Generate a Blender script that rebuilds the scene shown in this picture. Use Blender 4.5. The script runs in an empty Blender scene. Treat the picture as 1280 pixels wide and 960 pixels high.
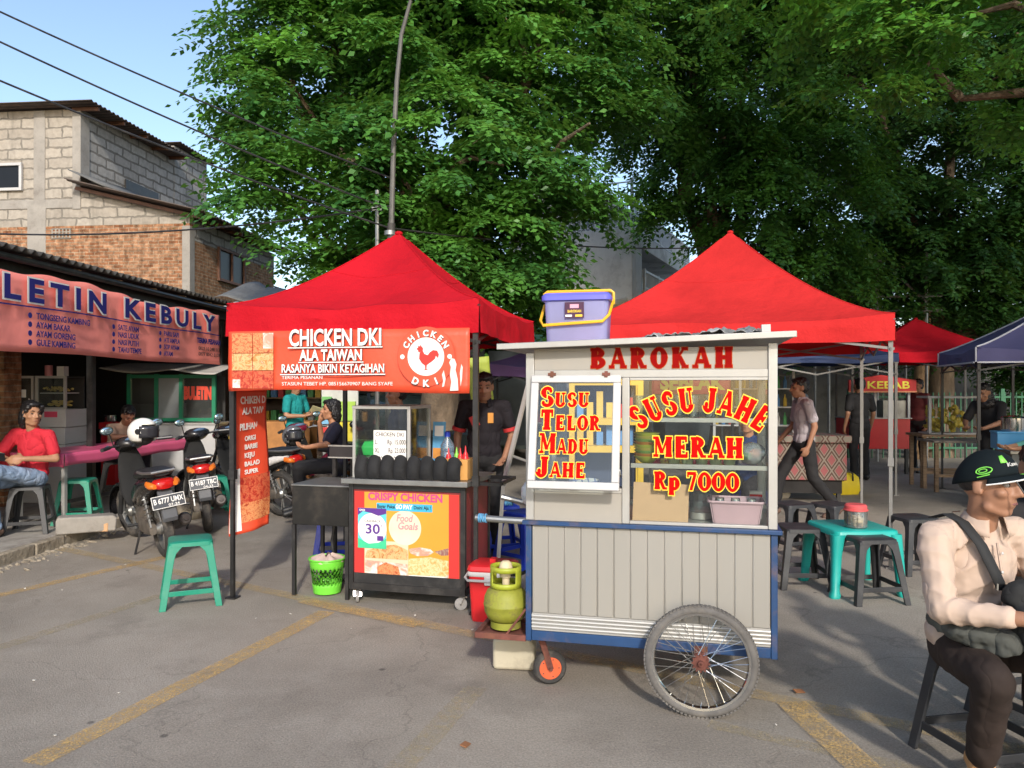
import bpy, bmesh, math, random
import numpy as np
from mathutils import Vector, Matrix, Euler
from math import radians, sin, cos, pi, tau, atan2, sqrt

SC = bpy.context.scene
COL = SC.collection
RND = random.Random(11)

# ------------------------------------------------------------------ camera, sky, sun, exposure
cam_d = bpy.data.cameras.new('camera')
cam = bpy.data.objects.new('camera', cam_d)
COL.objects.link(cam)
cam.location = (0, 0, 1.55)
cam.rotation_euler = (radians(90), 0, 0)
cam_d.sensor_width = 36
cam_d.lens = 27
cam_d.shift_y = 3 / 1280
cam_d.clip_start = 0.05
cam_d.clip_end = 600
SC.camera = cam

SUN_TO = Vector((.14, -1.0, .56)).normalized()
wd = bpy.data.worlds.new('World')
SC.world = wd
wd.use_nodes = True
nt = wd.node_tree
sky = nt.nodes.new('ShaderNodeTexSky')
sky.sky_type = 'NISHITA'
sky.sun_disc = False
sky.sun_elevation = math.asin(SUN_TO.z)
sky.sun_rotation = atan2(SUN_TO.x, SUN_TO.y)
sky.air_density = 1.0
sky.dust_density = 1.3
sky.ozone_density = 1.0
nt.links.new(sky.outputs[0], nt.nodes['Background'].inputs[0])
nt.nodes['Background'].inputs[1].default_value = .15
sd = bpy.data.lights.new('sun', 'SUN')
sd.energy = 2.0
sd.angle = radians(3.0)
sd.color = (1.0, .94, .86)
sun = bpy.data.objects.new('sun', sd)
COL.objects.link(sun)
sun.rotation_euler = SUN_TO.to_track_quat('Z', 'Y').to_euler()
SC.view_settings.view_transform = 'Standard'
SC.view_settings.look = 'None'
SC.view_settings.exposure = .80
SC.view_settings.gamma = 1
SC.render.engine = 'CYCLES'
SC.cycles.max_bounces = 7
SC.cycles.transparent_max_bounces = 14
SC.cycles.caustics_reflective = False
SC.cycles.caustics_refractive = False
SC.cycles.use_denoising = True

# ------------------------------------------------------------------ measuring helpers (photo pixel -> place)
def P(px, py, d):
    return Vector(((px - 640) / 960 * d, d, 1.55 - (py - 483) / 960 * d))
def G(px, py, z=0):
    d = (1.55 - z) * 960 / (py - 483)
    return Vector(((px - 640) / 960 * d, d, z))

# ------------------------------------------------------------------ materials
MATS = {}
def newmat(name):
    m = bpy.data.materials.new(name); m.use_nodes = True
    n = m.node_tree.nodes
    return m, m.node_tree, n['Principled BSDF'], n['Material Output']
def lk(t, a, b): t.links.new(a, b)
def noise_fac(t, scale, detail=4, rough=.6, coord='Object', lo=.3, hi=.7, a=0, b=1, stretch=None, dist=0):
    tc = t.nodes.new('ShaderNodeTexCoord')
    n = t.nodes.new('ShaderNodeTexNoise')
    n.inputs['Scale'].default_value = scale; n.inputs['Detail'].default_value = detail
    n.inputs['Roughness'].default_value = rough; n.inputs['Distortion'].default_value = dist
    if stretch:
        mp = t.nodes.new('ShaderNodeMapping'); mp.inputs['Scale'].default_value = stretch
        lk(t, tc.outputs[coord], mp.inputs[0]); lk(t, mp.outputs[0], n.inputs['Vector'])
    else:
        lk(t, tc.outputs[coord], n.inputs['Vector'])
    r = t.nodes.new('ShaderNodeMapRange')
    r.inputs[1].default_value = lo; r.inputs[2].default_value = hi
    r.inputs[3].default_value = a; r.inputs[4].default_value = b
    lk(t, n.outputs[0], r.inputs[0])
    return r.outputs[0]
def mixc(t, fac, c1, c2, blend='MIX'):
    m = t.nodes.new('ShaderNodeMix'); m.data_type = 'RGBA'; m.blend_type = blend
    for sock, val in ((m.inputs[0], fac), (m.inputs[6], c1), (m.inputs[7], c2)):
        if hasattr(val, 'links'): lk(t, val, sock)
        elif isinstance(val, (int, float)): sock.default_value = val
        else: sock.default_value = (*val, 1) if len(val) == 3 else val
    return m.outputs[2]
def bumpn(t, h, p, strength=.3, dist=.01):
    b = t.nodes.new('ShaderNodeBump'); b.inputs['Strength'].default_value = strength
    b.inputs['Distance'].default_value = dist
    lk(t, h, b.inputs['Height']); lk(t, b.outputs[0], p.inputs['Normal'])
def mat(name, col, rough=.5, metal=0, var=.12, scale=6, dirt=None, dirt_amt=.5, dscale=5, bump=0, bscale=40, bdist=.004, spec=.5, trans=None, stretch=None, sheen=0):
    if name in MATS: return MATS[name]
    m, t, p, out = newmat(name)
    p.inputs['Roughness'].default_value = rough
    p.inputs['Metallic'].default_value = metal
    p.inputs['Specular IOR Level'].default_value = spec
    f = noise_fac(t, scale, a=0, b=1, stretch=stretch)
    c = mixc(t, f, tuple(x * (1 - var) for x in col), tuple(min(1, x * (1 + var)) for x in col))
    if dirt:
        d = noise_fac(t, dscale, detail=7, rough=.72, lo=.5, hi=.5 + .35 * (1.01 - .5), a=0, b=dirt_amt, stretch=stretch)
        c = mixc(t, d, c, dirt)
        rr = t.nodes.new('ShaderNodeMapRange'); rr.inputs[3].default_value = rough; rr.inputs[4].default_value = min(1, rough + .3)
        lk(t, d, rr.inputs[0]); lk(t, rr.outputs[0], p.inputs['Roughness'])
    lk(t, c, p.inputs['Base Color'])
    if bump:
        h = noise_fac(t, bscale, detail=5, lo=0, hi=1)
        bumpn(t, h, p, bump, bdist)
    if trans:
        tr = t.nodes.new('ShaderNodeBsdfTranslucent'); lk(t, c, tr.inputs[0])
        mx = t.nodes.new('ShaderNodeMixShader'); mx.inputs[0].default_value = trans
        lk(t, p.outputs[0], mx.inputs[1]); lk(t, tr.outputs[0], mx.inputs[2]); lk(t, mx.outputs[0], out.inputs[0])
    MATS[name] = m
    return m
def glassmat(name, tint=(.93, .96, .95), refl=.12, haze=0, hcol=(.6, .6, .6)):
    if name in MATS: return MATS[name]
    m, t, p, out = newmat(name)
    t.nodes.remove(p)
    tr = t.nodes.new('ShaderNodeBsdfTransparent'); tr.inputs[0].default_value = (*tint, 1)
    gl = t.nodes.new('ShaderNodeBsdfGlossy'); gl.inputs['Roughness'].default_value = .03
    fr = t.nodes.new('ShaderNodeFresnel'); fr.inputs[0].default_value = 1.45
    mp = t.nodes.new('ShaderNodeMath'); mp.operation = 'MULTIPLY_ADD'; mp.inputs[1].default_value = .8; mp.inputs[2].default_value = refl * .2
    lk(t, fr.outputs[0], mp.inputs[0])
    mx = t.nodes.new('ShaderNodeMixShader'); lk(t, mp.outputs[0], mx.inputs[0])
    lk(t, tr.outputs[0], mx.inputs[1]); lk(t, gl.outputs[0], mx.inputs[2])
    last = mx.outputs[0]
    if haze:
        df = t.nodes.new('ShaderNodeBsdfDiffuse'); df.inputs[0].default_value = (*hcol, 1)
        m2 = t.nodes.new('ShaderNodeMixShader')
        f = noise_fac(t, 4, a=haze * .5, b=haze * 1.3)
        lk(t, f, m2.inputs[0]); lk(t, last, m2.inputs[1]); lk(t, df.outputs[0], m2.inputs[2]); last = m2.outputs[0]
    lk(t, last, out.inputs[0])
    MATS[name] = m
    return m
def brickmat(name, axis, c1, c2, mortar, bw, bh, ms, warp=.02, stain=(.2, .19, .17), stain_amt=.5, bump=.6, noisevar=.5):
    m, t, p, out = newmat(name)
    p.inputs['Roughness'].default_value = .95; p.inputs['Specular IOR Level'].default_value = .15
    tc = t.nodes.new('ShaderNodeTexCoord'); sx = t.nodes.new('ShaderNodeSeparateXYZ'); cx = t.nodes.new('ShaderNodeCombineXYZ')
    lk(t, tc.outputs['Object'], sx.inputs[0])
    lk(t, sx.outputs[0 if axis == 'x' else 1], cx.inputs[0]); lk(t, sx.outputs[2], cx.inputs[1])
    nz = t.nodes.new('ShaderNodeTexNoise'); nz.inputs['Scale'].default_value = 5; nz.inputs['Detail'].default_value = 4
    lk(t, tc.outputs['Object'], nz.inputs['Vector'])
    vs = t.nodes.new('ShaderNodeVectorMath'); vs.operation = 'MULTIPLY_ADD'
    vs.inputs[1].default_value = (warp * 2, warp * 2, 0)
    lk(t, nz.outputs['Color'], vs.inputs[0]); lk(t, cx.outputs[0], vs.inputs[2])
    b = t.nodes.new('ShaderNodeTexBrick')
    b.inputs['Color1'].default_value = (*c1, 1); b.inputs['Color2'].default_value = (*c2, 1); b.inputs['Mortar'].default_value = (*mortar, 1)
    b.inputs['Scale'].default_value = 1; b.inputs['Mortar Size'].default_value = ms; b.inputs['Mortar Smooth'].default_value = .3
    b.inputs['Brick Width'].default_value = bw; b.inputs['Row Height'].default_value = bh; b.inputs['Bias'].default_value = .0
    lk(t, vs.outputs[0], b.inputs['Vector'])
    f = noise_fac(t, 9, detail=6, a=1 - noisevar, b=1 + noisevar * .5, lo=.25, hi=.75)
    gr = t.nodes.new('ShaderNodeCombineColor')
    for k in range(3): lk(t, f, gr.inputs[k])
    c = mixc(t, 1.0, b.outputs[0], gr.outputs[0], 'MULTIPLY')
    s = noise_fac(t, 1.1, detail=8, rough=.75, lo=.52, hi=.8, a=0, b=stain_amt)
    c = mixc(t, s, c, stain)
    w = noise_fac(t, 2.6, detail=6, rough=.7, lo=.52, hi=.72, a=0, b=.55, stretch=(1, 1, .10))
    c = mixc(t, w, c, tuple(x * .35 for x in c1))
    lk(t, c, p.inputs['Base Color'])
    ad = t.nodes.new('ShaderNodeMath'); ad.operation = 'MULTIPLY_ADD'; ad.inputs[1].default_value = -1
    lk(t, b.outputs['Fac'], ad.inputs[0]); lk(t, f, ad.inputs[2])
    bumpn(t, ad.outputs[0], p, bump, .015)
    MATS[name] = m
    return m
def foodmat(name, cols, scale=14, rough=.5):
    if name in MATS: return MATS[name]
    m, t, p, out = newmat(name)
    p.inputs['Roughness'].default_value = rough
    tc = t.nodes.new('ShaderNodeTexCoord')
    n = t.nodes.new('ShaderNodeTexNoise'); n.inputs['Scale'].default_value = scale; n.inputs['Detail'].default_value = 6; n.inputs['Roughness'].default_value = .65; n.inputs['Distortion'].default_value = 1.2
    lk(t, tc.outputs['Object'], n.inputs['Vector'])
    r = t.nodes.new('ShaderNodeValToRGB')
    e = r.color_ramp.elements
    while len(e) < len(cols): e.new(.5)
    for k, c in enumerate(cols):
        e[k].position = .3 + .4 * k / max(1, len(cols) - 1); e[k].color = (*c, 1)
    lk(t, n.outputs[0], r.inputs[0]); lk(t, r.outputs[0], p.inputs['Base Color'])
    MATS[name] = m
    return m
def leafmat(name, dark, light, trans=.35, clump=1.3):
    m, t, p, out = newmat(name)
    p.inputs['Roughness'].default_value = .42; p.inputs['Specular IOR Level'].default_value = .4
    g = t.nodes.new('ShaderNodeNewGeometry')
    c = mixc(t, g.outputs['Random Per Island'], dark, light)
    n = noise_fac(t, clump, detail=3, lo=.42, hi=.68)
    c2 = mixc(t, n, c, tuple(min(1, a * b) for a, b in zip(light, (1.7, 1.45, .9))))
    lk(t, c2, p.inputs['Base Color'])
    tr = t.nodes.new('ShaderNodeBsdfTranslucent'); lk(t, mixc(t, .55, c2, (.16, .24, .02)), tr.inputs[0])
    mx = t.nodes.new('ShaderNodeMixShader'); mx.inputs[0].default_value = trans
    lk(t, p.outputs[0], mx.inputs[1]); lk(t, tr.outputs[0], mx.inputs[2]); lk(t, mx.outputs[0], out.inputs[0])
    MATS[name] = m
    return m
def diamondmat(name, base, c1, c2):
    m, t, p, out = newmat(name)
    p.inputs['Roughness'].default_value = .8
    tc = t.nodes.new('ShaderNodeTexCoord'); mp = t.nodes.new('ShaderNodeMapping')
    mp.inputs['Rotation'].default_value = (0, radians(45), 0); mp.inputs['Scale'].default_value = (1.35, 1, .9)
    lk(t, tc.outputs['Object'], mp.inputs[0])
    v = t.nodes.new('ShaderNodeTexVoronoi'); v.distance = 'CHEBYCHEV'; v.inputs['Scale'].default_value = 5.5; v.inputs['Randomness'].default_value = 0
    lk(t, mp.outputs[0], v.inputs['Vector'])
    r = t.nodes.new('ShaderNodeValToRGB'); r.color_ramp.interpolation = 'CONSTANT'
    e = r.color_ramp.elements; e.new(.5); e.new(.7)
    for k, (pos, c) in enumerate(((0, c1), (.27, base), (.33, c2), (.44, base))):
        e[k].position = pos; e[k].color = (*c, 1)
    lk(t, v.outputs['Distance'], r.inputs[0]); lk(t, r.outputs[0], p.inputs['Base Color'])
    MATS[name] = m
    return m
def plaidmat(name, base, line):
    m, t, p, out = newmat(name)
    p.inputs['Roughness'].default_value = .9
    tc = t.nodes.new('ShaderNodeTexCoord')
    w = []
    for ax in ('X', 'Z'):
        n = t.nodes.new('ShaderNodeTexWave'); n.bands_direction = ax; n.inputs['Scale'].default_value = 9
        lk(t, tc.outputs['Object'], n.inputs['Vector']); w.append(n.outputs[0])
    a = t.nodes.new('ShaderNodeMath'); a.operation = 'MAXIMUM'; lk(t, w[0], a.inputs[0]); lk(t, w[1], a.inputs[1])
    r = t.nodes.new('ShaderNodeMapRange'); r.inputs[1].default_value = .8; r.inputs[2].default_value = .95; lk(t, a.outputs[0], r.inputs[0])
    lk(t, mixc(t, r.outputs[0], base, line), p.inputs['Base Color'])
    MATS[name] = m
    return m

def clothmat(name, col, var=.06, amt=.5, scale=7, dirt=None, dirt_amt=.4):
    """woven cloth with soft crease ridges"""
    if name in MATS: return MATS[name]
    m, t, p, out = newmat(name)
    p.inputs['Roughness'].default_value = .85; p.inputs['Specular IOR Level'].default_value = .25
    c = mixc(t, noise_fac(t, 5), tuple(x * (1 - var) for x in col), tuple(x * (1 + var) for x in col))
    if dirt: c = mixc(t, noise_fac(t, 6, detail=7, rough=.7, lo=.48, hi=.7, b=dirt_amt), c, dirt)
    lk(t, c, p.inputs['Base Color'])
    n = noise_fac(t, scale, detail=2, rough=.45, lo=0, hi=1, dist=.5, stretch=(1, 1, .6))
    a = t.nodes.new('ShaderNodeMath'); a.operation = 'SUBTRACT'; a.inputs[1].default_value = .5; lk(t, n, a.inputs[0])
    b = t.nodes.new('ShaderNodeMath'); b.operation = 'ABSOLUTE'; lk(t, a.outputs[0], b.inputs[0])
    d = t.nodes.new('ShaderNodeMath'); d.operation = 'POWER'; d.inputs[1].default_value = .6; lk(t, b.outputs[0], d.inputs[0])
    bumpn(t, d.outputs[0], p, amt, .06)
    MATS[name] = m
    return m

# ------------------------------------------------------------------ mesh builder
def rotm(rx=0, ry=0, rz=0): return Euler((radians(rx), radians(ry), radians(rz))).to_matrix()
class MB:
    def __init__(s): s.v = []; s.f = []; s.m = []; s.mi = 0
    def add(s, vs, fs, M=None):
        b = len(s.v)
        if M is not None: vs = [M @ Vector(v) for v in vs]
        s.v += [tuple(v) for v in vs]; s.f += [tuple(i + b for i in f) for f in fs]; s.m += [s.mi] * len(fs)
        return s
    def box(s, c, d, rot=None):
        x, y, z = d[0] / 2, d[1] / 2, d[2] / 2
        vs = [Vector((a, b, e)) for e in (-z, z) for b in (-y, y) for a in (-x, x)]
        if rot is not None: vs = [rot @ v for v in vs]
        c = Vector(c)
        return s.add([c + v for v in vs], [(0, 2, 3, 1), (4, 5, 7, 6), (0, 1, 5, 4), (2, 6, 7, 3), (0, 4, 6, 2), (1, 3, 7, 5)])
    def bb(s, x0, x1, y0, y1, z0, z1):
        return s.box(((x0 + x1) / 2, (y0 + y1) / 2, (z0 + z1) / 2), (abs(x1 - x0), abs(y1 - y0), abs(z1 - z0)))
    def bar(s, p, q, w, h=None):
        p = Vector(p); q = Vector(q); h = h or w
        d = (q - p); L = d.length; d.normalize()
        up = Vector((0, 0, 1)) if abs(d.z) < .95 else Vector((0, 1, 0))
        x = d.cross(up).normalized(); z = x.cross(d)
        M = Matrix((x, d, z)).transposed()
        return s.box((p + q) / 2, (w, L, h), M)
    def tube(s, pts, r, n=8, cap=True):
        pts = [Vector(p) for p in pts]; N = len(pts)
        rs = r if isinstance(r, (list, tuple)) else [r] * N
        t = [(pts[min(i + 1, N - 1)] - pts[max(i - 1, 0)]).normalized() for i in range(N)]
        a = t[0].cross(Vector((0, 0, 1)))
        if a.length < .1: a = t[0].cross(Vector((1, 0, 0)))
        a.normalize()
        vs = []
        for i in range(N):
            a = (a - t[i] * a.dot(t[i])).normalized(); b = t[i].cross(a)
            vs += [pts[i] + (a * cos(tau * k / n) + b * sin(tau * k / n)) * rs[i] for k in range(n)]
        fs = [(i * n + k, i * n + (k + 1) % n, (i + 1) * n + (k + 1) % n, (i + 1) * n + k) for i in range(N - 1) for k in range(n)]
        if cap: fs += [tuple(range(n))[::-1], tuple((N - 1) * n + k for k in range(n))]
        return s.add(vs, fs)
    def loft(s, secs, n=14, ax=Vector((1, 0, 0)), az=Vector((0, 0, 1)), sq=1.0):
        vs = []
        for sec in secs:
            c, rx, rz = Vector(sec[0]), sec[1], sec[2]
            for k in range(n):
                a = tau * k / n
                ca, sa = cos(a), sin(a)
                ca = math.copysign(abs(ca) ** sq, ca); sa = math.copysign(abs(sa) ** sq, sa)
                vs.append(c + ax * rx * ca + az * rz * sa)
        N = len(secs)
        fs = [(i * n + k, (i + 1) * n + k, (i + 1) * n + (k + 1) % n, i * n + (k + 1) % n) for i in range(N - 1) for k in range(n)]
        fs += [tuple(range(n)), tuple((N - 1) * n + k for k in range(n))[::-1]]
        return s.add(vs, fs)
    def lathe(s, prof, n=20, M=None, close=True):
        vs = [Vector((r * cos(tau * k / n), r * sin(tau * k / n), z)) for r, z in prof for k in range(n)]
        N = len(prof)
        fs = [(i * n + k, i * n + (k + 1) % n, (i + 1) * n + (k + 1) % n, (i + 1) * n + k) for i in range(N - 1) for k in range(n)]
        if close:
            if prof[0][0] > 1e-4: fs.append(tuple(range(n))[::-1])
            if prof[-1][0] > 1e-4: fs.append(tuple((N - 1) * n + k for k in range(n)))
        return s.add(vs, fs, M)
    def ring(s, R, r, M=None, n=36, k=10, sx=1.0):
        prof = [(R + r * cos(tau * i / k), sx * r * sin(tau * i / k)) for i in range(k + 1)]
        return s.lathe(prof, n, M, close=False)
    def prism(s, poly, y0, y1, M=None):
        n = len(poly)
        vs = [Vector((x, y0, z)) for x, z in poly] + [Vector((x, y1, z)) for x, z in poly]
        fs = [tuple(range(n)), tuple(range(2 * n - 1, n - 1, -1))] + [(i, i + n, (i + 1) % n + n, (i + 1) % n) for i in range(n)]
        return s.add(vs, fs, M)
    def grid(s, fn, nu, nv):
        vs = [fn(i / nu, j / nv) for j in range(nv + 1) for i in range(nu + 1)]
        w = nu + 1
        return s.add(vs, [(j * w + i, j * w + i + 1, (j + 1) * w + i + 1, (j + 1) * w + i) for j in range(nv) for i in range(nu)])
    def ball(s, c, rx, ry=None, rz=None, n=14, rot=None):
        ry = ry or rx; rz = rz or rx; m = max(6, n * 2 // 3)
        c = Vector(c); vs = []
        for j in range(m + 1):
            ph = -pi / 2 + pi * j / m
            for k in range(n):
                v = Vector((rx * cos(ph) * cos(tau * k / n), ry * cos(ph) * sin(tau * k / n), rz * sin(ph)))
                vs.append(c + (rot @ v if rot is not None else v))
        fs = [(j * n + k, j * n + (k + 1) % n, (j + 1) * n + (k + 1) % n, (j + 1) * n + k) for j in range(m) for k in range(n)]
        return s.add(vs, fs)
    def cap(s, p, q, r0, r1=None, n=10):
        r1 = r0 if r1 is None else r1
        p = Vector(p); q = Vector(q); d = (q - p).normalized()
        pts = []; rs = []
        for k in range(4):
            a = -pi / 2 + pi / 2 * (k + .15) / 4
            pts.append(p + d * r0 * sin(a)); rs.append(r0 * cos(a))
        pts += [p, q]; rs += [r0, r1]
        for k in range(4):
            a = pi / 2 * (k + .85) / 4
            pts.append(q + d * r1 * sin(a)); rs.append(r1 * cos(a))
        return s.tube(pts, rs, n)
    def build(s, name, m, parent=None, smooth=35, bevel=0, seg=2, loc=None, rot=None, solid=0):
        me = bpy.data.meshes.new(name)
        me.from_pydata(s.v, [], s.f)
        ms = m if isinstance(m, (list, tuple)) else [m]
        for x in ms: me.materials.append(x)
        if len(ms) > 1: me.polygons.foreach_set('material_index', s.m)
        bm = bmesh.new(); bm.from_mesh(me)
        bmesh.ops.remove_doubles(bm, verts=bm.verts, dist=1e-5)
        if not getattr(s, 'norecalc', False): bmesh.ops.recalc_face_normals(bm, faces=bm.faces)
        bm.to_mesh(me); bm.free()
        if smooth:
            me.shade_smooth(); me.set_sharp_from_angle(angle=radians(smooth))
        o = bpy.data.objects.new(name, me); COL.objects.link(o)
        if parent: o.parent = parent
        if loc is not None: o.location = loc
        if rot is not None: o.rotation_euler = rot
        if solid:
            sm = o.modifiers.new('thick', 'SOLIDIFY'); sm.thickness = solid; sm.offset = 0
        if bevel:
            bv = o.modifiers.new('bevel', 'BEVEL'); bv.width = bevel; bv.segments = seg; bv.limit_method = 'ANGLE'; bv.angle_limit = radians(40)
            bv.harden_normals = False
        return o
def tag(o, label, cat, group=None, kind=None):
    if label: o['label'] = label
    if cat: o['category'] = cat
    if group: o['group'] = group
    if kind: o['kind'] = kind
    return o
def thing(name, label, cat, loc=(0, 0, 0), rz=0, group=None):
    o = bpy.data.objects.new(name, None); COL.objects.link(o)
    o.location = loc; o.rotation_euler = (0, 0, rz); o.empty_display_size = .2
    return tag(o, label, cat, group)
def dup(root, loc, rz, label, group=None, rot=None):
    r = root.copy(); COL.objects.link(r); r.location = loc
    r.rotation_euler = rot or (0, 0, rz); r['label'] = label
    if group: r['group'] = group
    for ch in list(root.children):
        c = ch.copy(); COL.objects.link(c); c.parent = r
        for g in list(ch.children):
            e = g.copy(); COL.objects.link(e); e.parent = c
    return r
def plane_m(o, right, up):
    r = Vector(right).normalized(); u = Vector(up).normalized(); n = r.cross(u)
    M = Matrix((r, u, n)).transposed().to_4x4(); M.translation = Vector(o)
    return M

# ------------------------------------------------------------------ lettering
def text(parent, s, m, M, h, w=None, bold=.0, depth=.0006, align='CENTER', name='lettering', shear=0, spacing=1.0):
    cu = bpy.data.curves.new('txt', 'FONT'); cu.body = s; cu.size = 1; cu.align_x = align
    cu.offset = bold; cu.extrude = .01; cu.shear = shear; cu.space_character = spacing; cu.resolution_u = 3
    ob = bpy.data.objects.new('txt', cu)
    me = bpy.data.meshes.new_from_object(ob)
    bpy.data.objects.remove(ob); bpy.data.curves.remove(cu)
    n = len(me.vertices)
    a = np.empty(n * 3); me.vertices.foreach_get('co', a); a = a.reshape(-1, 3)
    sy = h / .70
    sx = sy
    if w: sx = w / max(1e-6, a[:, 0].max() - a[:, 0].min())
    a[:, 0] *= sx; a[:, 1] *= sy; a[:, 2] *= depth / .01
    a[:, 2] += depth
    me.vertices.foreach_set('co', a.ravel()); me.update()
    me.materials.clear(); me.materials.append(m)
    me.transform(M)
    o = bpy.data.objects.new(name, me); COL.objects.link(o); o.parent = parent
    return o
# slab-serif fairground letters drawn as strokes
TV, TH, SR = .345, .185, .135
GL = {
 'A': (.92, [('d', .1, 0, .44, 1, .13), ('d', .46, 1, .8, 0, .25), ('h', .22, .68, .32), ('s', .11, 0, .3), ('s', .79, 0, .36)]),
 'B': (.88, [('v', .24, 0, 1), ('a', .34, .75, .3, .20, -90, 90), ('a', .34, .28, .37, .22, -90, 90), ('s', .2, 0, .36), ('s', .2, 1, .36)]),
 'D': (.92, [('v', .24, 0, 1), ('a', .36, .5, .38, .435, -90, 90), ('s', .2, 0, .36), ('s', .2, 1, .36)]),
 'E': (.84, [('v', .24, 0, 1), ('h', .1, .72, .935), ('h', .24, .58, .5), ('h', .1, .76, .065), ('v2', .7, .74, 1), ('v2', .74, 0, .27), ('v2', .57, .36, .64)]),
 'H': (1.0, [('v', .24, 0, 1), ('v', .76, 0, 1), ('h', .24, .76, .5), ('s', .24, 0, .42), ('s', .76, 0, .42), ('s', .24, 1, .42), ('s', .76, 1, .42)]),
 'J': (.72, [('v', .46, .25, 1), ('a', .27, .25, .19, .19, 180, 360), ('b', .14, .3, .12), ('s', .46, 1, .46)]),
 'K': (.96, [('v', .24, 0, 1), ('d', .3, .42, .72, 1, .13), ('d', .42, .58, .76, 0, .25), ('s', .24, 0, .4), ('s', .24, 1, .4), ('s', .76, 0, .36), ('s', .74, 1, .34)]),
 'L': (.8, [('v', .26, 0, 1), ('h', .1, .74, .065), ('v2', .72, 0, .34), ('s', .26, 1, .44)]),
 'M': (1.18, [('v2', .2, 0, 1), ('v', .96, 0, 1), ('d', .22, 1, .55, .18, .24), ('d', .55, .18, .9, 1, .12), ('s', .18, 0, .32), ('s', .96, 0, .4), ('s', .16, 1, .3), ('s', .98, 1, .38)]),
 'O': (.9, [('o', .45, .5, .31, .435)]),
 'P': (.84, [('v', .24, 0, 1), ('a', .34, .7, .3, .235, -90, 90), ('s', .24, 0, .42), ('s', .2, 1, .36)]),
 'R': (.94, [('v', .24, 0, 1), ('a', .34, .73, .3, .21, -90, 90), ('d', .46, .52, .74, 0, .25), ('s', .24, 0, .4), ('s', .2, 1, .36), ('s', .78, 0, .3)]),
 'S': (.8, [('a', .4, .72, .24, .215, 40, 262), ('a', .4, .28, .26, .215, -140, 82), ('b', .62, .8, .1), ('b', .16, .2, .11)]),
 'T': (.88, [('v', .44, 0, 1), ('h', .08, .8, .935), ('v2', .12, .66, 1), ('v2', .76, .66, 1), ('s', .44, 0, .46)]),
 'U': (.96, [('v', .24, .3, 1), ('v2', .74, .3, 1), ('a', .48, .3, .25, .235, 180, 360), ('s', .24, 1, .42), ('s', .74, 1, .34)]),
 '7': (.72, [('h', .08, .66, .93), ('v2', .1, .72, 1), ('d', .6, .9, .3, 0, .22)]),
 '0': (.86, [('o', .43, .5, .30, .435)]),
 'p': (.76, [('v', .2, -.3, .68), ('o', .42, .34, .2, .28), ('s', .2, -.3, .38)]),
 '8': (.86, [('o', .43, .5, .14, .24)]),
}
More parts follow.
